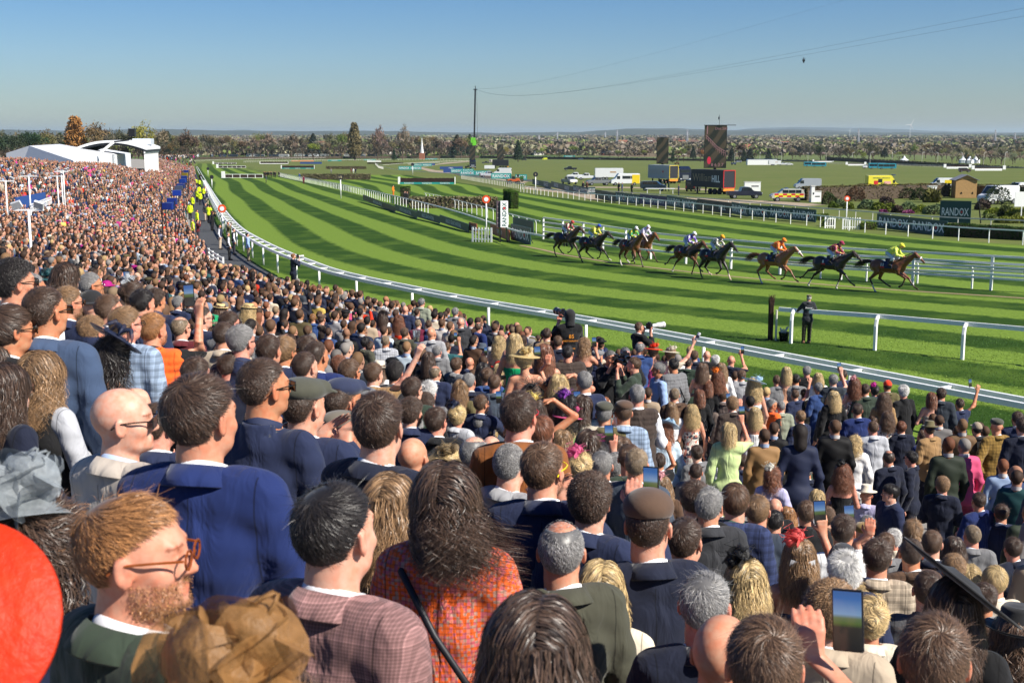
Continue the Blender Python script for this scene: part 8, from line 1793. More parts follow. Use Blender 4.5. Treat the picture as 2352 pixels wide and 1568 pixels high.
v3('pickup_truck', 'silver pickup behind the teal boards', 'pickup', 2135,940,.25,(.4,.42,.45), c2); v3('van', 'white van behind the right hand teal board', 'van', 2265,925, math.pi-.1, WT, c2, 'van'); v3('trailer', 'small white trailer below the small screens', 'trailer', 2145,870,0, WT, c2, 'trailer', .6); v3('pickup_truck', 'dark pickup between the small screens', 'pickup', 2110,815,0,(.05,.05,.06), c2); v3('van', 'light van between the two small screens far away', 'van', 2160,805,1.3,(.5,.45,.4), c2, 'van'); v3('car', 'silver car at the far rail beyond the big screen', 'suv', 2080,577, math.pi, SV)
def tractor(lab, u, v, rz, col, sc=1):
 g = G(u, v); o = empty('utility_tractor', g, rz, lab, 'tractor'); o.scale = (sc,)*3; link('body', MB().box((.3,0,.9),(2.2,1.2,.5)).box((.9,0,1.2),(.9,.9,.4)).box((-1.0,0,1.0),(1.1,1.5,.5)).mesh('body', PAINT, bevel=.05), o, col); MB().box((0,0,1.5),(.5,.9,.6)).bar((-.5,-.5,1.1),(-.5,-.5,2.0),.07).bar((-.5,.5,1.1),(-.5,.5,2.0),.07).obj('seat', GLOSSY, o)
 for x, r_ in ((-1,.5),(1,.42)):
  for s in (-1,1): b = MB().lathe([(0,.14),(r_, .14),(r_, -.14),(0,-.14)], 14); b.v = [(x+a, s*.75+c_, r_+b2) for a, b2, c_ in b.v]; b.obj('tyre', TYRE, o); MB().lathe([(0,.15),(.15,.15),(.15,-.15),(0,-.15)], 8).obj('hub', plain('hub_yellow', (.7,.6,.05),.5), o).location = (x, s*.75, r_)
tractor('green utility tractor with trailer left of the teal board', *Z_(c3,55,752),0,(.03,.12,.02)); tractor('orange utility tractor at the left of the horse walk', *Z_(c3,12,775),.3,(.4,.08,.02)); tractor('brown farm implement left of the big screen', *Z_(c3,1515,595),0,(.15,.06,.03)); tractor('blue tractor far away right of the big screen', *Z_(c3,2035,597),0,(.03,.06,.2)); tractor('dark tractor unit by the crane mast', *Z_(c2,1950,862),0,(.02,.03,.02))
for k in range(17):
 u = 392+k*29+rnd.uniform(-4,4); g = G(u, 361.5-.0*k); vehicle('coach', 'parked coach in the row behind the far hedge', 'coach', 0,0, rnd.choice([0, math.pi])+rnd.uniform(-.05,.05) if k > 4 else rnd.uniform(1,2), rnd.choice([(.7,.7,.7),(.7,.72,.74),(.03,.04,.08),(.6,.62,.6),(.03,.03,.04)]), 'coach', .86, group='coaches parked behind the hedge', at=(g.x, g.y+rnd.uniform(0,25),0))
vehicle('coach', 'red coach at the left end of the coach park', 'coach', 0,0,.3,(.4,.02,.02), 'coach', .85, at=(G(362,363).x, G(362,363).y, 0))
# big screens on trailers
SCR, t, b = nmat('video_screen'); b.inputs['Roughness'].default_value = .25; tc = N(t, 'ShaderNodeTexCoord'); mp = N(t, 'ShaderNodeMapping'); mp.inputs['Rotation'].default_value = (0,.75,0); t.links.new(tc.outputs['Object'], mp.inputs[0])
wv = N(t, 'ShaderNodeTexWave'); wv.inputs['Scale'].default_value = .16; wv.inputs['Distortion'].default_value = 5; wv.inputs['Detail'].default_value = 1; wv.bands_direction = 'Z'; t.links.new(mp.outputs[0], wv.inputs['Vector'])
rp = N(t, 'ShaderNodeValToRGB'); e = rp.color_ramp.elements; e[0].position = .35; e[0].color = (.012,.014,.008,1); e[1].position = .65; e[1].color = (.045,.035,.02,1); t.links.new(wv.outputs['Fac'], rp.inputs[0]); b.inputs['Base Color'].default_value = (.008,.008,.01,1); t.links.new(rp.outputs[0], b.inputs['Emission Color']); b.inputs['Emission Strength'].default_value = .9
SP = plain('screen_pink', (.05,.03,.035),.3, emit=(.55,.28,.3), estr=.3); SR = plain('screen_red', (.3,.02,.03),.3, emit=(.6,.03,.08), estr=.35)
def big_screen(lab, u, v, w, z0, z1, rz, detail=True, at=None):
 g = G(u, v) if at is None else at; o = empty('video_screen', (g.x, g.y, 0), rz, lab, 'screen'); MB().box((0,0,(z0+z1)/2),(w, .35, z1-z0)).obj('casing', GLOSSY, o); MB().box((0,-.18,(z0+z1)/2),(w-.15,.012, z1-z0-.15)).obj('screen', SCR, o); MB().box((.0,.3, z0-.8),(.5,.5,2.0)).obj('mast', GLOSSY, o)
 if detail:
  MB().box((w*.18,0, z1+.06),(w*1.42,.9,.10)).obj('canopy', BDARK, o); MB().bar((w*.15,0, z1+.1),(w*.15,0, z1+1.9),.06).box((w*.12,0, z1+1.3),(.2,.2,.5)).obj('aerial', BDARK, o)
  H = z1-z0; bb = MB(); f = lambda x, z: (x*w-w/2,-.20, z0+z*H)
  pts = [(.06,.78),(.3,.66),(.55,.52),(.78,.44),(.95,.40)]
  for a_, c_ in zip(pts[:-1], pts[1:]): bb.bar(f(*a_), f(*c_),.04,.09); bb.bar(f(a_[0], a_[1]-.06), f(c_[0], c_[1]-.05),.04,.06)
  for i in range(11): x = .1+i*.085; zt = np.interp(x, [p[0] for p in pts], [p[1] for p in pts]); bb.bar(f(x, zt), f(x, zt-.09-.004*i),.06)
  bb.obj('picture_rail', SP, o); MB().bar(f(.12,.80), f(.13,.99),.16).obj('picture_post', SP, o)
  link('lettering', text_mesh('8 6 3 7', .55, SP), o, loc=(w*.10,-.2, z0+H*.08)); link('lettering', text_mesh('Dist 200', .45, SP), o, loc=(w*.25,-.2, z0+H*.93)); d = MB().lathe([(0,0),(.34,0),(.34,.01),(0,.01)], 20); d.v = [(x-w*.27,-.2-z, y*2+z0+H*.18) for x, y, z in d.v]; d.obj('picture_disc', SR, o)
 return o
def artic(lab, u, v, rz, L, H, side, endm, trim, word, wm, wlh):
 g = G(u, v); o = empty('articulated_trailer', (g.x, g.y, 0), rz, lab, 'trailer'); MB().box((0,0,1.15+H/2),(L, 2.5, H)).obj('box_body', side, o); MB().box((L/2+.02,0,1.15+H/2),(.03,2.2, H-.3)).obj('rear_door', endm, o)
 b = MB(); [b.box((L/2+.05, s*1.2,1.15+H/2),(.08,.1, H)) for s in (-1,1)]; b.box((L/2+.05,0,1.15+H-.05),(.08,2.5,.1)).box((L/2+.05,0,1.2),(.08,2.5,.1)); b.obj('door_trim', trim, o); MB().box((L/2-.2,0,.85),(.4,2.3,.45)).obj('bumper', plain('bumper_orange', (.7,.25,.03),.5), o)
 for x in (L/2-1.2, L/2-2.5, L/2-3.8):
  for s in (-1,1): b = MB().lathe([(0,.15),(.5,.15),(.5,-.15),(0,-.15)], 16); b.v = [(x+a, s*1.05+c_, .5+b2) for a, b2, c_ in b.v]; b.obj('tyre', TYRE, o)
 for s in (-1,1): MB().box((-L/2+1.5, s*.9,.55),(.25,.2,1.1)).obj('landing_leg', TYRE, o)
 if word == 'RANDOX': randox(o, (0,-1.262,1.15+H*.52), wlh, None, plain('letter_grey', (.4,.38,.36),.5))
 elif word: link('lettering', text_mesh('William', wlh*1.0, LETG, bold=.005), o, loc=(-L*.14,-1.262,1.15+H*.55)); link('lettering', text_mesh('HILL', wlh*.9, LETW, bold=.03, squeeze=.75), o, loc=(L*.28,-1.264,1.15+H*.5))
 return o
gB = G(*Z_(c3,1840,868)); artic('black trailer with red trimmed rear carrying the biggest screen', *Z_(c3,1840,862),-1.08,9.2,3.0, BDARK, BDARK, REDC, 'WH', None, 1.3); big_screen('tallest video screen showing the striped turf and pink rails', 0,0,4.0,4.3,11.9,-.15, at=G(*Z_(c3,1858,845)))
artic('pale grey trailer with yellow trimmed rear by the second screen', *Z_(c3,1385,765),-1.1,9.0,3.1, plain('trailer_grey', (.35,.38,.42),.4), BDARK, plain('mark_yellow2', (.75,.55,.02),.4), 'RANDOX', None, 1.35); big_screen('second video screen above the pale sponsor trailer', 0,0,2.9,4.4,10.9,-.25, detail=False, at=G(*Z_(c3,1378,750)))
v3('lorry_cab', 'black lorry cab facing the viewer beside the pale trailer', 'cab', 1580,760,-1.45, DK, cat='lorry', sc=1.12)
big_screen('dark small screen tower at the foot of the crane', 0,0,2.7,4.0,10.6,-.1, False, at=G(*Z_(c2,1987,862))); artic('black trailer under the right small screen', *Z_(c2,2245,858),-.1,7.5,2.9, BDARK, BDARK, BDARK, '', None, 1); big_screen('dark small screen tower right of the crane', 0,0,3.0,4.0,11.3,.05, False, at=G(*Z_(c2,2243,855))); v3('lorry_cab', 'black lorry cab under the small screen by the crane', 'cab', 1990,862,-1.5, DK, c2, 'lorry', 1.15)
# crane and cable camera
g = G(1088,377); o = empty('mobile_crane', g, 0, 'tall black lattice mast of a crane with bright green collar', 'crane'); zz = lambda v: HC-(v-310)/F_*g.y-g.z; top = zz(205); MB().bar((0,0,0),(.05,0, zz(334)),1.6).obj('base_mast', GLOSSY, o); MB().bar((.05,0, zz(336)),(.45,0, zz(316)),1.7).box((-1.2,0, zz(322)),(1.3,1.5,3.5)).box((1.2,0, zz(328)),(1,1.3,3)).obj('collar', plain('crane_green', (.15,.55,.03),.5), o)
MB().bar((.45,0, zz(318)),(1.3,0, top-1),1.05).obj('boom', GLOSSY, o); MB().bar((1.3,0, top-1.1),(1.3,0, top+1.2),.45).box((1.3,0, top-1.2),(2.6,.9,.6)).obj('boom_head', GLOSSY, o); MB().bar((2.6,-.5,18),(2.3,-.5, top-1),.12).obj('hoist_cable', GLOSSY, o)
ct = Vector((g.x+1.3, g.y, top-.6+g.z))
def cable(lab, u1, v1, d1, sag):
 e_ = camo.location+ray(u1, v1)*d1; b = MB(); pts = [ct.lerp(e_, t)-Vector((0,0, sag*4*t*(1-t))) for t in np.linspace(0,1,25)]; b.tube(pts, [.03*(1-i/24)+.0045 for i in range(25)], 4); q = b.obj('camera_cable', plain('cable_steel', (.12,.13,.15),.6), None); tagd(q, lab, 'cable'); return pts
cable('upper of the thin black cables from the crane to the right edge', 2440,2,60,4.5); cable('lower of the thin black cables from the crane to the right edge', 2440,22,60,4.2); cable('faint thin cable from the crane to the top edge', 2080,-40,120,3)
P0 = camo.location+ray(1846,139)*105; o = empty('cable_camera', P0,0, 'small black camera hanging under the cables in the sky', 'camera'); MB().box((0,0,0),(.2,.18,.14)).box((0,0,-.14),(.11,.11,.12)).obj('camera_body', GLOSSY, o); MB().bar((0,0,0),(.0,0,.25),.04).bar((-.16,0,.15),(.16,0,.15),.025).obj('cable_trolley', GLOSSY, o)
# shed
g = G(*Z_(c4,1795,900)); WOOD = plain('shed_boards', (.42,.25,.10),.8, noise=.2, scale=3, bump=.3); o = empty('wooden_shed', g, -.08, 'new wooden shed with pitched grey roof among the shrubs', 'shed');
b = MB(); [b.box((0,-1.3+.006*(i % 2),.15+i*.2),(3.2,.06,.192)) for i in range(14)]; [b.box((sx*1.6,0,.15+i*.2),(.06,2.55,.192)) for i in range(14) for sx in (-1,1)]; b.add([(-1.6,-1.3,2.9),(1.6,-1.3,2.9),(0,-1.3,3.6)], [(0,1,2)]); b.box((0,1.3,1.5),(3.2,.06,2.8)); b.obj('wall', WOOD, o)
b = MB(); [b.add([(0,-1.6,3.68),(s*1.9,-1.6,2.82),(s*1.9,1.6,2.82),(0,1.6,3.68),(0,-1.6,3.60),(s*1.9,-1.6,2.74),(s*1.9,1.6,2.74),(0,1.6,3.60)], [(0,1,2,3),(4,5,6,7),(0,1,5,4),(1,2,6,5),(2,3,7,6)]) for s in (-1,1)]; b.obj('roof', plain('felt_roof', (.2,.21,.24),.9), o)
for x in (-.8,.9): MB().bar((x, -1.34,.7),(x+.1,-1.4,1.0),.06).bar((x+.2,-1.34,.7),(x+.1,-1.4,1.0),.06).obj('bracket', GLOSSY, o)
for x, y, w, h, lb in ((405,940,.5,2.3,'tall thin white cabinet post beside the hedge'),(430,938,1.6,1.5,'white cabinet with small dark print beside the hedge'),(565,915,1.8,1.5,'white box half hidden in the red brown shrubs'),(1503,905,1.3,1.9,'white cabinet left of the wooden shed'),(2205,838,3.0,1.7,'white generator with round orange emblem behind the dark pickup')):
 g = G(*Z_(c4 if y != 838 else c3, x, y)); o = empty('equipment_cabinet', g, 0, lb, 'cabinet'); MB().box((0,0, h/2),(w, .8, h)).obj('cabinet_body', WP, o, bevel=.03); MB().box((0,0, h+.04),(w+.12,.92,.08)).obj('lid', WP2, o); MB().box((w*.15,-.405, h*.55),(w*.45,.01, h*.12)).obj('printed_strip', BDARK, o)
g = G(*Z_(c3,1360,862)); o = empty('trestle_table', g, -.1, 'long white table and barrier behind the purple board', 'table'); MB().box((0,0,.9),(5,.8,.1)).obj('table_top', WP, o); [MB().box((x, 0,.42),(.1,.6,.85)).obj('leg', WP, o) for x in (-2.2,0,2.2)]
g = G(*Z_(c3,2290,597)); o = empty('event_tent', g, 0, 'long low white tent at the far side of the field', 'tent'); MB().prism([(-9,0),(-9,2.9),(-8.6,3.4),(9,3.4),(9,0)], -2.5,2.5).obj('canvas', WP, o); MB().box((0,-2.55,3.5),(19,.1,.25)).obj('blue_edge', BBLUE, o)
# twig bundle, bucket by the near rail
g = G(1769,781); o = empty('birch_twig_bundle', g, 0, 'upright bundle of dark birch twigs tied to a white stake', 'bundle'); b = MB(); r = random.Random(3)
for i in range(90): a = r.uniform(0,6.28); q = r.uniform(0,.09); b.tube([(q*math.cos(a), q*math.sin(a),0),(q*1.1*math.cos(a), q*1.1*math.sin(a),1.3),(q*1.5*math.cos(a)+r.uniform(-.04,.04), q*1.4*math.sin(a), r.uniform(1.45,1.75))], [.012,.009,.004], 4)
b.obj('twigs', plain('twigs', (.06,.03,.022),.9, noise=.4, scale=9), o); MB().tube([(.2,-.05,0),(.2,-.05,1.15)], .04,8).obj('stake', WP2, o)
g = G(1800,783); o = empty('bucket', (g.x, g.y, 0),0, 'black bucket of pale tools standing by the near rail end', 'bucket'); MB().lathe([(0,0),(.15,0),(.20,.33),(.21,.34),(.19,.34),(.145,.02),(0,.02)], 20).obj('tub', GLOSSY, o, smooth=True); b = MB(); [b.bar((r.uniform(-.1,.1), r.uniform(-.1,.1),.15),(r.uniform(-.17,.17), r.uniform(-.12,.12), r.uniform(.4,.6)),.04) for i in range(7)]; b.obj('tools', WP2, o)
# ================================================================== marquees, stand, lamps by the crowd
def marquee(name, lab, pts, z0, zr, ze, mat):
 """gabled tent: pts = the two ends of the ridge and the half width"""
 (x0, y0),(x1, y1), w = pts; a = Vector((x0, y0,0)); b_ = Vector((x1, y1,0)); L = (b_-a).length; d = (b_-a).normalized(); o = empty(name, a, math.atan2(d.y, d.x), lab, 'marquee');
 MB().add([(0,-w, ze),(0,0, zr),(0, w, ze),(L, -w, ze),(L, 0, zr),(L, w, ze)], [(0,1,4,3),(1,2,5,4)]).obj('roof', mat, o); MB().add([(0,-w, z0),(0, w, z0),(0, w, ze),(0,0, zr),(0,-w, ze),(L, -w, z0),(L, w, z0),(L, w, ze),(L, 0, zr),(L, -w, ze)], [(0,1,2,3,4),(9,8,7,6,5),(0,4,9,5),(1,6,7,2)]).obj('wall', mat, o); return o
TENT = plain('tent_canvas', (.72,.74,.75),.6, noise=.04, scale=.2);
def P3(u, v, d): q = camo.location+ray(u, v)*d; return q
def tent6(lab, Pn, Pf, Rn, Rf, Ln, Lf, mat):
 o = empty('marquee', (Pn.x, Pn.y, 0),0, lab, 'marquee'); C = o.location; V = [p-C for p in (Pn, Pf, Rn, Rf, Ln, Lf)]; B = [Vector((p.x, p.y, -1)) for p in V]
 MB().add(V, [(0,2,3,1),(0,1,5,4)]).obj('roof', mat, o); MB().add(V+B, [(4,0,2,8,10),(5,11,9,3,1),(2,3,9,8),(4,10,11,5)]).obj('wall', TENT, o)
tent6('large white gabled marquee behind the crowd at the far left', P3(67,335,205), P3(137,331,262), P3(168,369,198), P3(263,353,250), P3(14,352,207), P3(80,343,268), plain('tent_canvas2', (.6,.61,.62),.6, noise=.05, scale=.3)); tent6('lower white marquee running up to the curved roof stand', P3(172,342,252), P3(240,342,300), P3(263,355,246), P3(300,352,290), P3(150,350,262), P3(200,350,300), TENT)
# curved roof grandstand
a_ = P3(200,344,275); c_ = P3(276,322,262); e_ = P3(358,338,250); o = empty('grandstand', (c_.x, c_.y, 0), math.radians(8), 'grandstand with sweeping curved white roof beyond the marquees', 'grandstand')
xs_r = np.linspace(-7.5,6.8,16); b = MB(); topz = c_.z-GZ(c_.y)
pr = [(x, topz-.0-(abs(x)/7.5)**2*(1.9 if x < 0 else 1.7)) for x in xs_r]; b.prism(pr+[(x, z-.45) for x, z in reversed(pr)], -13,9).obj('roof', TENT, o)
MB().prism([(x, z-.5) for x, z in pr]+[(x, z-.9) for x, z in reversed(pr)], -12.5,9).obj('roof_soffit', BDARK, o); b = MB(); [b.box((-6+11*i/9,4,2.0),(1.2,5,3.4)) for i in range(10)]; b.obj('seating', plain('stand_dark', (.02,.02,.028),.9), o)
b = MB(); [b.bar((6.4,-12+i*1.5,0),(6.4,-12+i*1.5, topz-2.0),.2) for i in range(14)]; b.obj('column', WP, o); MB().box((6.45,-2, topz-2.2),(.3,21,.6)).obj('fascia', WP, o); MB().box((4.6,0, topz-.3),(3.6,5,1.2)).obj('rooftop_cabin', plain('clear_sheet', (.6,.65,.72),.3), o)
# lift boom camera over the marquee
q0 = P3(232,350,225); q1 = P3(262,326,225); q2 = P3(296,322,225); q3 = P3(304,305,225); o = empty('camera_boom', (q0.x, q0.y, 0),0, 'white and black boom lift with camera basket above the marquee roof', 'crane'); O_ = Vector((q0.x, q0.y, GZ(q0.y))); MB().bar((0,0,0), q0-O_, .5).bar(q0-O_, q1-O_, .45).obj('lower_boom', WP, o); MB().bar(q1-O_, q2-O_, .25).bar(q2-O_, q3-O_-Vector((0,0,.6)),.2).obj('upper_boom', GLOSSY, o); MB().box(q3-O_, (1.1,1,1.4)).obj('basket', GLOSSY, o)
def flood(lab, x, y0, y1, dpt, n=2):
 """lamp column in the crowd: zoom coords of head and foot in c1"""
 u, v = Z_((0,400), x, y0); hd = P3(u, v, dpt); zt = float(stand_z(hd.x, hd.y)[0]); o = empty('lamp_column', (hd.x, hd.y, zt),0, lab, 'lamp post'); H = hd.z-zt; MB().tube([(0,0,0),(0,0, H*.5),(0,0, H)], [.07,.055,.045], 8).obj('column', WP, o, smooth=True); MB().bar((-.55,0, H),(.55,0, H),.06).obj('cross_arm', WP, o)
 for i in range(n): M = Matrix.Translation((-.4+.8*i/(n-1),-.05, H+.18)) @ Euler((.5,.3*(1 if i else -1),0)).to_matrix().to_4x4(); kk = .75 if dpt < 50 else .5; bb = MB().box((0,0,0),(.46*kk, .16*kk, .34*kk)); bb.v = [tuple(M@Vector(p)) for p in bb.v]; bb.obj('lamp_head', plain('lamp_housing', (.55,.56,.56),.4), o)
flood('nearest white floodlight column among the crowd at the left', 262,1010,1385,46); flood('floodlight column at the left edge by the blue hoarding', 50,745,990,80); flood('floodlight column right of the blue hoarding', 263,700,930,84); flood('left of two slim lamp columns in the dense crowd', 562,660,840,105); flood('right of two slim lamp columns in the dense crowd', 580,650,820,108); flood('short lamp column between the hoarding and slim columns', 524,700,820,100)
# blue hoarding with white balustrade in the crowd, bookmakers' blue stands
def at_stand(x, y, dpt): u, v = Z_((0,400), x, y); q = P3(u, v, dpt); return q
q = at_stand(150,850,92); q_ = at_stand(400,800,100); o = empty('blue_hoarding', q, math.atan2(q_.y-q.y, q_.x-q.x), 'blue fabric hoarding standing in the crowd at the left', 'hoarding'); LQ = (q_-q).length; MB().box((LQ/2,0,-1.1),(LQ+.5,.12,1.5)).obj('panel', plain('hoarding_blue', (.02,.07,.25),.8), o)
q = at_stand(290,915,84); q_ = at_stand(470,868,94); L_ = (q_-q).length; o = empty('balustrade', q, math.atan2(q_.y-q.y, q_.x-q.x), 'white balustrade slanting through the crowd at the left', 'railing'); MB().bar((0,0,-.3),(L_, 0,-.3),.06).bar((0,0,-.5),(L_, 0,-.5),.06).obj('rail', WP, o); [MB().bar((L_*i/14,0,-.8),(L_*i/14,0,-.27),.05).obj('baluster', WP, o) for i in range(15)]
for k, (x, y, dpt, c) in enumerate(((1545,975,72,(.02,.06,.4)),(1580,930,77,(.02,.05,.35)),(1625,855,90,(.02,.07,.5)),(1640,810,100,(.1,.12,.2)),(1662,790,106,(.02,.06,.4)),(1680,745,118,(.02,.08,.5)),(1690,715,128,(.02,.05,.3)),(1700,685,140,(.5,.35,.03)),(1710,660,152,(.02,.05,.3)))):
 q = at_stand(x, y, dpt); o = empty('bookmaker_stand', q, rnd.uniform(-.2,.2), 'bookmaker stand with coloured umbrella in the line beside the walkway' if k not in (0,7) else 'nearest blue bookmaker stand beside a dark pole' if k == 0 else 'bookmaker stand with yellow top in the line', 'stand', 'bookmaker stands in a line' if k not in (0,7) else None); link('sign_box', MB().box((0,0,0),(.6,.4,.4)).mesh('sign_box', PAINT, bevel=.03), o, tuple(q*.55 for q in c)); MB().bar((-.4,0,-1.6),(-.4,0,.6),.05).bar((.4,0,-1.6),(.4,0,.3),.05).obj('frame', BDARK, o)
# white stepped barrier between crowd and walkway
Lb = offs(RAILS[(RAILS[:, 1] > 72)&(RAILS[:, 1] < 160)], -3.3); o = empty('crowd_barrier', (Lb[0][0], Lb[0][1], 0),0, 'white slatted barrier between the crowd and the dark walkway', 'barrier'); C0 = Vector((Lb[0][0], Lb[0][1], GZ(Lb[0][1]))); b = MB()
for i, (p, q) in enumerate(zip(Lb[:-1], Lb[1:])):
 for z in (.35,.6,.85,1.1): b.bar(Vector((p[0], p[1], z+GZ(p[1])))-C0, Vector((q[0], q[1], z+GZ(q[1])))-C0,.05,.08)
b.obj('slats', WP, o); [MB().box(Vector((p[0], p[1], .6+GZ(p[1])))-C0,(.09,.09,1.2)).obj('post', WP, o) for p in at_len(Lb, 2.4)]
# ================================================================== trees, houses, the far country
def tree_mesh(kind, seed):
 """(crown, trunk) for a tree 1 unit tall"""
 r = np.random.RandomState(seed); rr = random.Random(seed); b = MB(); tips = []
 if kind == 'conifer':
  b.tube([(0,0,0),(0,0,.95)], [.03,.006], 6); n = 2600; z = r.uniform(.1,1, n); rad = .30*(1-z)**.8*r.uniform(.55,1.05, n)+.01; a = r.uniform(0,6.28, n); rad *= 1+.15*np.sin(z*45); P = np.stack([rad*np.cos(a), rad*np.sin(a), z], 1); return leaf_cloud('crown', P, .03, seed, .4), b.mesh('trunk', BARK)
 if kind == 'poplar':
  b.tube([(0,0,0),(.01,0,.9)], [.03,.008], 6); n = 2400; z = r.uniform(.12,1, n); rad = .15*np.sin(np.clip(z, 0,1)**.7*3.0)**.6*r.uniform(.3,1.1, n); a = r.uniform(0,6.28, n); P = np.stack([rad*np.cos(a), rad*np.sin(a), z], 1); return leaf_cloud('crown', P, .02, seed, .4,1.8,1.2), b.mesh('trunk', BARK)
 def branch(p, d, L, rad, lv):
  q = p+d*L; m = (p+q)/2+Vector((rr.uniform(-.1,.1), rr.uniform(-.1,.1),0))*L; b.tube([p, m, q], [rad, rad*.8, rad*.6], 5 if lv else 7, cap=False)
  if lv >= 3: tips.append(q); return
  for i in range(4 if lv else 5):
   a = rr.uniform(0,6.28); sp = rr.uniform(.45,.95); nd = (d+Vector((math.cos(a), math.sin(a), rr.uniform(-.1,.5)))*sp).normalized(); branch(p.lerp(q, rr.uniform(.55,1)), nd, L*rr.uniform(.6,.8), rad*.55, lv+1)
 branch(Vector((0,0,0)), Vector((0,0,1)),.30,.03,0); T = np.array([tuple(t) for t in tips]); T[:, 2] *= 1/T[:, 2].max(); n = len(T)
 if kind == 'bare':
  P = np.repeat(T, 9,0)+r.normal(0,.032,(n*9,3)); return leaf_cloud('crown', P, .020, seed, .25,2.6,.8), b.mesh('trunk', BARK)
 P = np.repeat(T, 14,0)+r.normal(0,.045,(n*14,3)); P[:, 2] = np.where(P[:, 2] < .12,.12+.1*r.uniform(size=len(P)), P[:, 2]); return leaf_cloud('crown', P, .022, seed, .28), b.mesh('trunk', BARK)
TM = {(k, i): tree_mesh(k, 10*i+len(k)) for k in ('bare', 'leafy') for i in range(3)}; TM.update({('conifer', 0): tree_mesh('conifer', 1),('poplar', 0): tree_mesh('poplar', 2)})
TC = dict(brown=(.145,.118,.072), dbrown=(.095,.085,.055), green=(0.149,0.189,0.047), ygreen=(0.230,0.257,0.047), dark=(0.034,0.054,0.030), olive=(0.149,0.135,0.061), grey=(0.216,0.176,0.135), pale=(0.284,0.270,0.162), orange=(0.297,0.176,0.047), blossom=(0.459,0.392,0.338))
TREES = []
def tree(u, vt, vb, kind, col, lab=None, wfac=1.0, dist=None):
 """u, top and foot rows in the photo"""
 g = G(u, vb) if dist is None else None
 if dist is None: d = proj(g)[2]
 else: q = camo.location+ray(u, vb)*dist; g = Vector((q.x, q.y, GZ(q.y))); d = dist
 top = camo.location+ray(u, vt)*d; H = max(top.z-g.z, 4.0); k = (kind, rnd.randrange(3) if (kind, 1) in TM else 0)
 o = empty('tree', (g.x, g.y, 0), rnd.uniform(0,6.28), lab, 'tree', None if lab else 'trees of the belt behind the course')
 if not lab: o['label'] = {'bare': 'leafless brown tree in the belt behind the course', 'leafy': 'leafy tree in the belt behind the course', 'conifer': 'dark evergreen tree in the belt behind the course', 'poplar': 'slender upright tree in the belt behind the course'}[kind]
 c = tuple(x*rnd.uniform(.85,1.18) for x in TC[col]); w = H*wfac*rnd.uniform(.9,1.15)
 link('crown', TM[k][0], o, c); link('trunk', TM[k][1], o); o.scale = (w, w, H); return o
tree(175,269,352, 'poplar', 'orange', 'tall brown gold poplar behind the left marquee', 1.6,700); tree(335,284,360, 'leafy', 'ygreen', 'pale green willow right of the curved roof stand', 1.0,800); tree(215,285,358, 'leafy', 'olive', 'rounded olive green tree right of the gold poplar', 1.1,700); tree(815,283,371, 'poplar', 'olive', 'tall poplar left of the centre of the tree belt', 1.1,1150)
tree(868,290,372, 'bare', 'grey', 'high bare tree right of the poplar', .7,1180); tree(925,290,372, 'bare', 'grey', 'high bare tree with upright twigs near the spire', .7,1180); tree(720,331,368, 'leafy', 'ygreen', 'bright yellow green tree behind the red brick houses', 1.2,1120); tree(1190,322,372, 'conifer', 'dark', 'broad dark conifer right of the small screens', .9,1050); tree(905,341,370, 'conifer', 'dark', 'dark conifer beside the pale gabled house', .7,1120)
tree(1996,328,376, 'leafy', 'dark', 'dark evergreen above the right tree belt', .8,1150); tree(1545,345,374, 'conifer', 'dark', 'dark conifer right of the tallest screen', .8,980); tree(1680,340,374, 'conifer', 'dark', 'dark spruce right of the tallest screen near the slate roof', 1.1,980)
def belt(u0, u1, n, t0, t1, d0, d1, kinds):
 for i in range(n):
  u = u0+(u1-u0)*(i+rnd.uniform(.1,.9))/n; k, c = rnd.choice(kinds); d = rnd.uniform(d0, d1); tree(u, rnd.uniform(t0, t1),340, k, c, None, rnd.uniform(.8,1.3), d)
BK = [('bare', 'brown')]*6+[('bare', 'grey')]*2+[('bare', 'dbrown')]*2+[('leafy', 'olive')]*2+[('leafy', 'green')]+[('conifer', 'dark')]
belt(-60,440,44,300,325,700,1000, BK+[('leafy', 'dbrown')]*3); belt(370,700,34,308,330,1250,1450, BK); belt(700,1090,44,306,332,1200,1450, BK); belt(-40,120,8,305,318,560,640, [('leafy', 'olive'),('bare', 'dbrown'),('leafy', 'dark')])
belt(1090,1500,30,336,352,1150,1500, BK+[('leafy', 'green'),('leafy', 'ygreen')]); belt(1500,2352,66,330,354,1000,1400, BK+[('leafy', 'green'),('leafy', 'ygreen'),('bare', 'orange'),('bare', 'blossom'),('leafy', 'pale')]); belt(2180,2420,16,334,352,800,950, [('leafy', 'pale')]*4+[('bare', 'pale')]*2+[('bare', 'grey')])
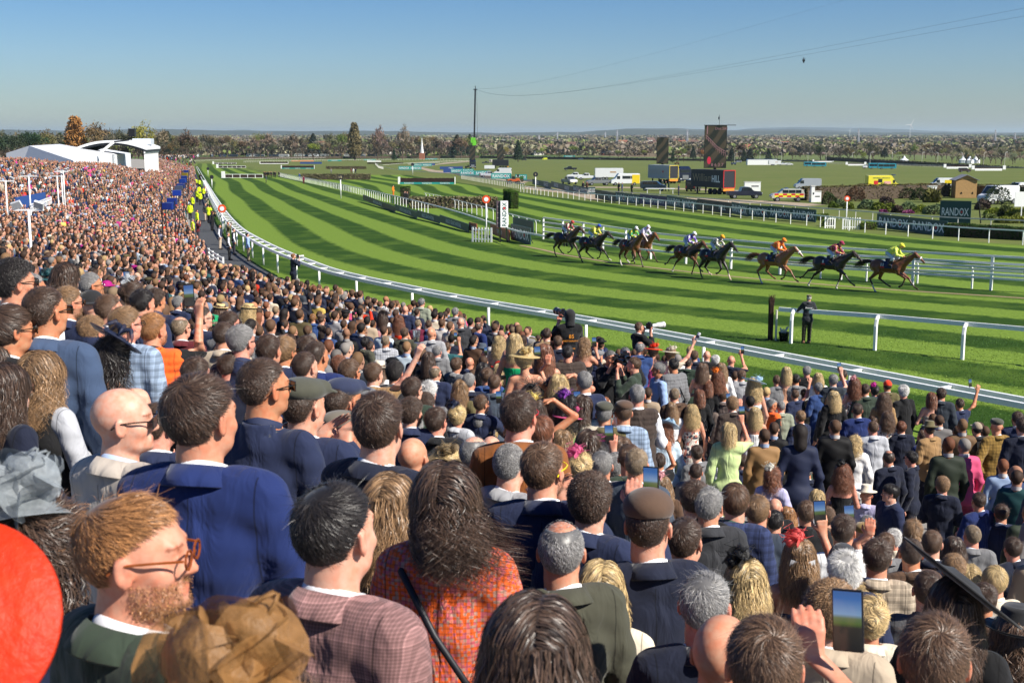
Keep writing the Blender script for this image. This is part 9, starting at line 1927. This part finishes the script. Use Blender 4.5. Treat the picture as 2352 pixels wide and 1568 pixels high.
# distant woods: many clumps, one mass
def far_woods():
 r = np.random.RandomState(8); Ps = []; Cs = [];
 for i in range(9500):
  d = 1450*(9000/1450)**r.uniform(0,1); u = r.uniform(-150,2500); q = ray(u, 320)*d; x, y = q.x, q.y
  if vnoise(np.array(x/420.), np.array(y/700.),0.) < -.2: continue
  h = r.uniform(5,11)*(1+d/9000); w = h*r.uniform(.9,2.2)*(1+d/1800); n = 60; dd = r.normal(size=(n, 3)); dd /= np.linalg.norm(dd, axis=1)[:, None]; P = dd*(w/2, w/2, h*.42)+(x, y, h*.5-15.6); Ps.append(np.c_[P, np.full(n, h*.12*(1+d/3000))])
  c = np.array(TC[('brown', 'brown', 'grey', 'olive', 'green', 'brown', 'pale', 'dbrown')[r.randint(8)]])*r.uniform(.85,1.2); Cs.append(np.repeat(c[None], n, 0)*r.uniform(.93,1.07,(n, 1)))
 P = np.concatenate(Ps); C = np.concatenate(Cs); n = len(P); a = r.normal(size=(n, 3)); a /= np.linalg.norm(a, axis=1)[:, None]; b = np.cross(a, r.normal(size=(n, 3))); b /= np.linalg.norm(b, axis=1)[:, None]; s = P[:, 3:4]*r.uniform(.7,1.5,(n, 1)); p = P[:, :3]; V = np.stack([p-a*s, p+b*s, p+a*s, p-b*s], 1).reshape(-1,3)
 mt, t, bb = nmat('far_foliage'); bb.inputs['Roughness'].default_value = .95; q = N(t, 'ShaderNodeAttribute'); q.attribute_name = 'tint'; t.links.new(q.outputs['Color'], bb.inputs['Base Color'])
 tagd(link('woodland', mesh_np('woodland', V, np.arange(4*n).reshape(-1,4), mt, smooth=False, attr={'tint': np.repeat(C, 4,0)})), 'brown and green spring woodland spreading to the hills', 'woodland', kind='stuff')
far_woods()
# hills
def ridge(name, u0, u1, d, prof, col, base=-16, seed=0):
 us = np.linspace(u0, u1,260); top = np.interp(us, [p[0] for p in prof], [p[1] for p in prof]); r = np.random.RandomState(seed); top = top-.6*np.sin(us*.021+seed)-.4*np.sin(us*.07)+r.normal(0,.12, len(us)); V = [];
 for u, vt in zip(us, top):
  q = ray(u, vt)*d; zt = HC+q.z; x, y = q.x, q.y
  for f, k in ((.80,0.),(.86,.25),(.92,.62),(.97,.9),(1,1),(1.15,.6)): V.append((x*f, y*f, base+(zt-base)*k if k < 1 else zt))
 n = 6; idx = np.arange(len(V)).reshape(-1, n); Q = np.stack([idx[:-1, :-1], idx[1:, :-1], idx[1:, 1:], idx[:-1,1:]], -1).reshape(-1,4)
 tagd(link(name, mesh_np(name, V, Q, plain(name+'_cover', col, .95, noise=.35, scale=.0015))), kind='structure')
ridge('hill', -300,2700,9500, [(-300,302),(0,299),(160,300),(420,297),(600,303),(800,300),(1000,304),(1150,306),(1330,303),(1430,297),(1600,300),(2000,305),(2352,306),(2700,304)], (.055,.065,.045), seed=1)
ridge('hill', 1150,2700,13500, [(1150,309),(1330,303),(1430,296.5),(1560,295),(1700,299),(1850,297),(2000,304),(2352,308),(2700,308)], (.06,.07,.05), seed=2)
ridge('hill', 1550,2800,21000, [(1550,309),(1760,294),(1850,291.5),(2000,295),(2200,302),(2500,308),(2800,309)], (.10,.09,.07), seed=3)
ridge('hill', -300,1400,15000, [(-300,304),(60,301),(300,304),(560,299),(760,303),(1100,305),(1400,309)], (.06,.07,.05), seed=4)
# houses
ROOFB = plain('tile_brown', (.13,.075,.055),.9, noise=.25, scale=2); ROOFG = plain('tile_slate', (.10,.105,.115),.85, noise=.2, scale=2); ROOFR = plain('tile_red', (.26,.10,.06),.9, noise=.2, scale=2); BRK = plain('brick', (.30,.12,.07),.9, noise=.2, scale=4); REND = plain('render_white', (.68,.66,.6),.8, noise=.06)
HM = {}
def house_meshes(w, dp, h, rh, hip):
 k = (w, dp, h, rh, hip)
 if k in HM: return HM[k]
 wl = MB(); wl.box((0,0, h/2),(w, dp, h));
 if not hip: wl.add([(-w/2,-dp/2, h),(-w/2, dp/2, h),(-w/2,0, h+rh-.15)], [(0,1,2)]); wl.add([(w/2,-dp/2, h),(w/2, dp/2, h),(w/2,0, h+rh-.15)], [(0,1,2)])
 e = .4; x = w/2+e; y = dp/2+e; r_ = w/2+e if not hip else max(w/2-dp/2,.3); rf = MB().add([(-x, -y, h-.1),(x, -y, h-.1),(x, y, h-.1),(-x, y, h-.1),(-r_, 0, h+rh),(r_, 0, h+rh)], [(0,1,5,4),(2,3,4,5),(1,2,5),(3,0,4),(0,3,2,1)])
 wn = MB(); [wn.box((-w/2+w*(i+.5)/3,-dp/2-.01, h*.5),(1.3,.06,1.1)) for i in range(3)]; HM[k] = (wl.mesh('wall'), rf.mesh('roof'), wn.mesh('window'), MB().box((w*.3,0, h+rh),(.8,.8,1.6)).mesh('chimney')); return HM[k]
def house(lab, u, v, w, dp, h, rh, rz, wall, roof, hip=False, group=None, at=None):
 g = G(u, v) if at is None else Vector(at); o = empty('house', (g.x, g.y, 0), rz, lab, 'house', group); a, b_, c, d = house_meshes(w, dp, h, rh, hip)
 for me, m, nm in ((a, wall, 'wall'),(b_, roof, 'roof'),(c, GLASS, 'window'),(d, BRK, 'chimney')):
  if not me.materials: me.materials.append(m)
  q = link(nm, me, o); q.material_slots[0].link = 'OBJECT'; q.material_slots[0].material = m
 return o
for lab, x, y, w, dp, h, rh, rz, wl, rf, hp in (('brick bungalow with low brown roof left in the belt',160,712,14,9,2.8,2.6,.1,BRK,ROOFB,0),('brick house with white gable end',238,715,9,9,3.0,3,1.4,BRK,ROOFG,0),('long brick house with dark slate roof',320,718,15,8,2.8,2,0,BRK,ROOFG,0),('brick house with tall chimney and solar panels',620,712,12,9,3.2,3.6,.0,BRK,ROOFG,0),('brick gabled house right of the solar panels',705,722,8,9,3.0,3,1.5,BRK,ROOFB,0),('white bungalow with grey hipped roof',845,734,11,9,2.8,2.8,.2,REND,ROOFG,1),('pale gabled house with brown roof near the dark conifer',1230,730,12,9,3.4,3.4,.5,REND,ROOFB,0),('bungalow with dark roof below the spire',1570,725,13,9,2.8,2.6,0,BRK,ROOFG,0),('brick house left of the crane tower',1940,720,9,8,3,3,1.2,BRK,ROOFR,0),('long brown roofed house right of the crane',2140,730,16,9,2.8,2.8,0,REND,ROOFB,1),('white dormer house beyond the small screens',2320,735,12,8,3,3,.0,REND,ROOFB,0)):
 house(lab, *Z_(c2, x, y), w, dp, h, rh, rz, wl, rf, bool(hp))
for lab, x, y, w, rf, wl in (('white gabled house left of the pylons',240,508,12,ROOFG,REND),('dormer bungalow with white windows',430,490,14,ROOFB,REND),('grey roofed bungalow left of the second screen',880,508,14,ROOFG,BRK),('pale brown roofed bungalow right of the second screen',1560,505,12,ROOFB,REND),('dark clad house right of the second screen',1710,495,9,ROOFG,BDARK),('slate roofed house right of the tallest screen',2100,500,14,ROOFG,BRK)): house(lab, *Z_(c3, x, y), w, 9,2.8,3, rnd.uniform(-.3,.3), wl, rf, True)
for k in range(60):
 d = rnd.uniform(1500,3800); u = rnd.choice([rnd.uniform(1250,2352), rnd.uniform(1500,1800), rnd.uniform(450,2352)]); q = ray(u, 330)*d; wl, rf = rnd.choice([(BRK, ROOFR),(BRK, ROOFB),(BRK, ROOFB),(REND, ROOFB),(REND, ROOFG)])
 house('small distant house among the far trees', 0,0,16,10,6.5,4.5, rnd.choice([0,1.57,.4]), wl, rf, False, 'distant houses of the far town', at=(q.x, q.y, 0)).scale = (.8+d/6000,)*3
def pylon(lab, u, vt, d):
 q = ray(u, 330)*d; top = HC+(ray(u, vt)*d).z; o = empty('pylon', (q.x, q.y, 0),.3, lab, 'pylon', 'electricity pylons'); H = top-GZ(q.y); w = H*.15; k = max(.25, d*.00035); b = MB()
 for i in range(4): a = math.pi/4+i*math.pi/2; b.bar((w*math.cos(a)/1.4, w*math.sin(a)/1.4,0),(w*.16*math.cos(a), w*.16*math.sin(a), H*.72), k); b.bar((w*.16*math.cos(a), w*.16*math.sin(a), H*.72),(0,0, H), k)
 for i in range(6): f = i/6; f2 = (i+1)/6; ww = w/1.4*(1-f*.8); w2 = w/1.4*(1-f2*.8); b.bar((-ww*.7,0, H*.72*f),(w2*.7,0, H*.72*f2), k*.6); b.bar((ww*.7,0, H*.72*f),(-w2*.7,0, H*.72*f2), k*.6)
 b.obj('lattice', plain('pylon_steel', (.32,.33,.35),.6), o); b = MB(); [b.bar((-w*f, 0, H*z),(w*f, 0, H*z), k) for f, z in ((.5,.72),(.62,.82),(.42,.92))]; b.obj('cross_arm', plain('pylon_steel', (.32,.33,.35),.6), o)
for k, (u, vt, d) in enumerate(((1417,298,2200),(1578,298,2300),(1238,309,3000),(1971,296,2000),(2285,298,2600),(1630,308,3200),(1280,303,3200),(1390,303,4200),(2330,304,3500))): pylon('steel lattice pylon rising above the far trees', u, vt, d)
def turbine(lab, u, vt, vb, d, rz):
 q = ray(u, 330)*d; H = HC+(ray(u, vt)*d).z-GZ(q.y); o = empty('wind_turbine', (q.x, q.y, 0), rz, lab, 'wind turbine'); MB().tube([(0,0,0),(0,0, H)], [H*.014, H*.008], 8).obj('tower', WP, o); MB().box((0,-H*.02, H),(H*.03, H*.09, H*.03)).obj('nacelle', WP, o); L = H*.36
 for i in range(3): a = .5+i*2.094; MB().tube([(0,-H*.06, H),(L*.5*math.sin(a),-H*.06, H+L*.5*math.cos(a)),(L*math.sin(a),-H*.06, H+L*math.cos(a))], [H*.012, H*.010, H*.002], 5).obj('blade', WP, o)
turbine('white wind turbine standing tall above the right horizon', 2089,287,316,3000,.3); turbine('tiny wind turbine left of the tall one', 1950,300,318,5000,.9)
q = ray(969,330)*1200; o = empty('church_spire', (q.x, q.y, 0),0, 'slim white church spire on a red brick tower', 'church'); H = HC+(ray(969,314)*1200).z-GZ(q.y); MB().box((0,0, H*.14),(5,5, H*.28)).obj('tower', BRK, o); MB().lathe([(1.7, H*.28),(1, H*.55),(0, H)], 8).obj('spire', WP, o)
for k in range(14):
 u = 1640+k*52+rnd.uniform(-10,10); g = G(u, 372+rnd.uniform(0,6)+k*.6); o = empty('street_lamp', (g.x, g.y, 0), rnd.uniform(0,3), 'slim street lamp along the far road at the right', 'street lamp', 'street lamps along the far road'); MB().tube([(0,0,0),(0,0,7.0),(.4,0,7.6),(1.2,0,7.7)], .10,5).obj('column', WP2, o); MB().box((1.4,0,7.7),(.8,.3,.15)).obj('lamp_head', WP, o)
for x, y, lb in ((1250,560,'small white pointed tent beyond the right buses'),(1790,560,'white peaked tent left of three at the right'),(1850,565,'white peaked tent in the middle of three'),(1905,562,'cream peaked tent at the right of three')):
 g = G(*Z_(c4, x, y+20)); o = empty('peaked_tent', (g.x, g.y, 0),0, lb, 'tent'); MB().lathe([(3.4,2.2),(1.4,3.4),(.3,5.2),(0,5.6)], 8).obj('canopy', TENT, o); MB().lathe([(3.3,0),(3.3,2.2)], 8).obj('wall', TENT, o)
for x0, x1, y, lb in ((735,880,603,'left practice fence with white wings on the far track'),(1640,1840,632,'middle practice fence with white wings on the far track'),(1900,2150,650,'right practice fence with white wings on the far track'),(425,590,572,'farthest practice fence left of the buses')):
 a, b_ = G(*Z_(c4, x0, y)), G(*Z_(c4, x1, y)); L = (b_-a).length; o = empty('practice_fence', (a+b_)/2, math.atan2(b_.y-a.y, b_.x-a.x), lb, 'jump'); MB().box((0,0,.45),(L, .2,.9)).obj('panel', WP, o); MB().box((0,.3,1.1),(L*1.1,.4,.7)).obj('brush', BR, o); [MB().box((s*(L/2+.8),0,1.3),(1.2,.4,1.6)).obj('wing', WP, o) for s in (-1,1)]
build_crowd()
# ================================================================== the air
hz, t, b = nmat('haze_air'); t.nodes.remove(b); pv = N(t, 'ShaderNodeVolumePrincipled'); pv.inputs['Density'].default_value = .00004; pv.inputs['Color'].default_value = (.72,.9,1,1); pv.inputs['Anisotropy'].default_value = .2
t.links.new(pv.outputs[0], t.nodes['Material Output'].inputs['Volume'])
if HAZE: o = MB().box((0,15000,72),(46000,42000,178)).obj('haze', hz); tagd(o, 'thin blue air over the far fields', 'haze', kind='stuff')
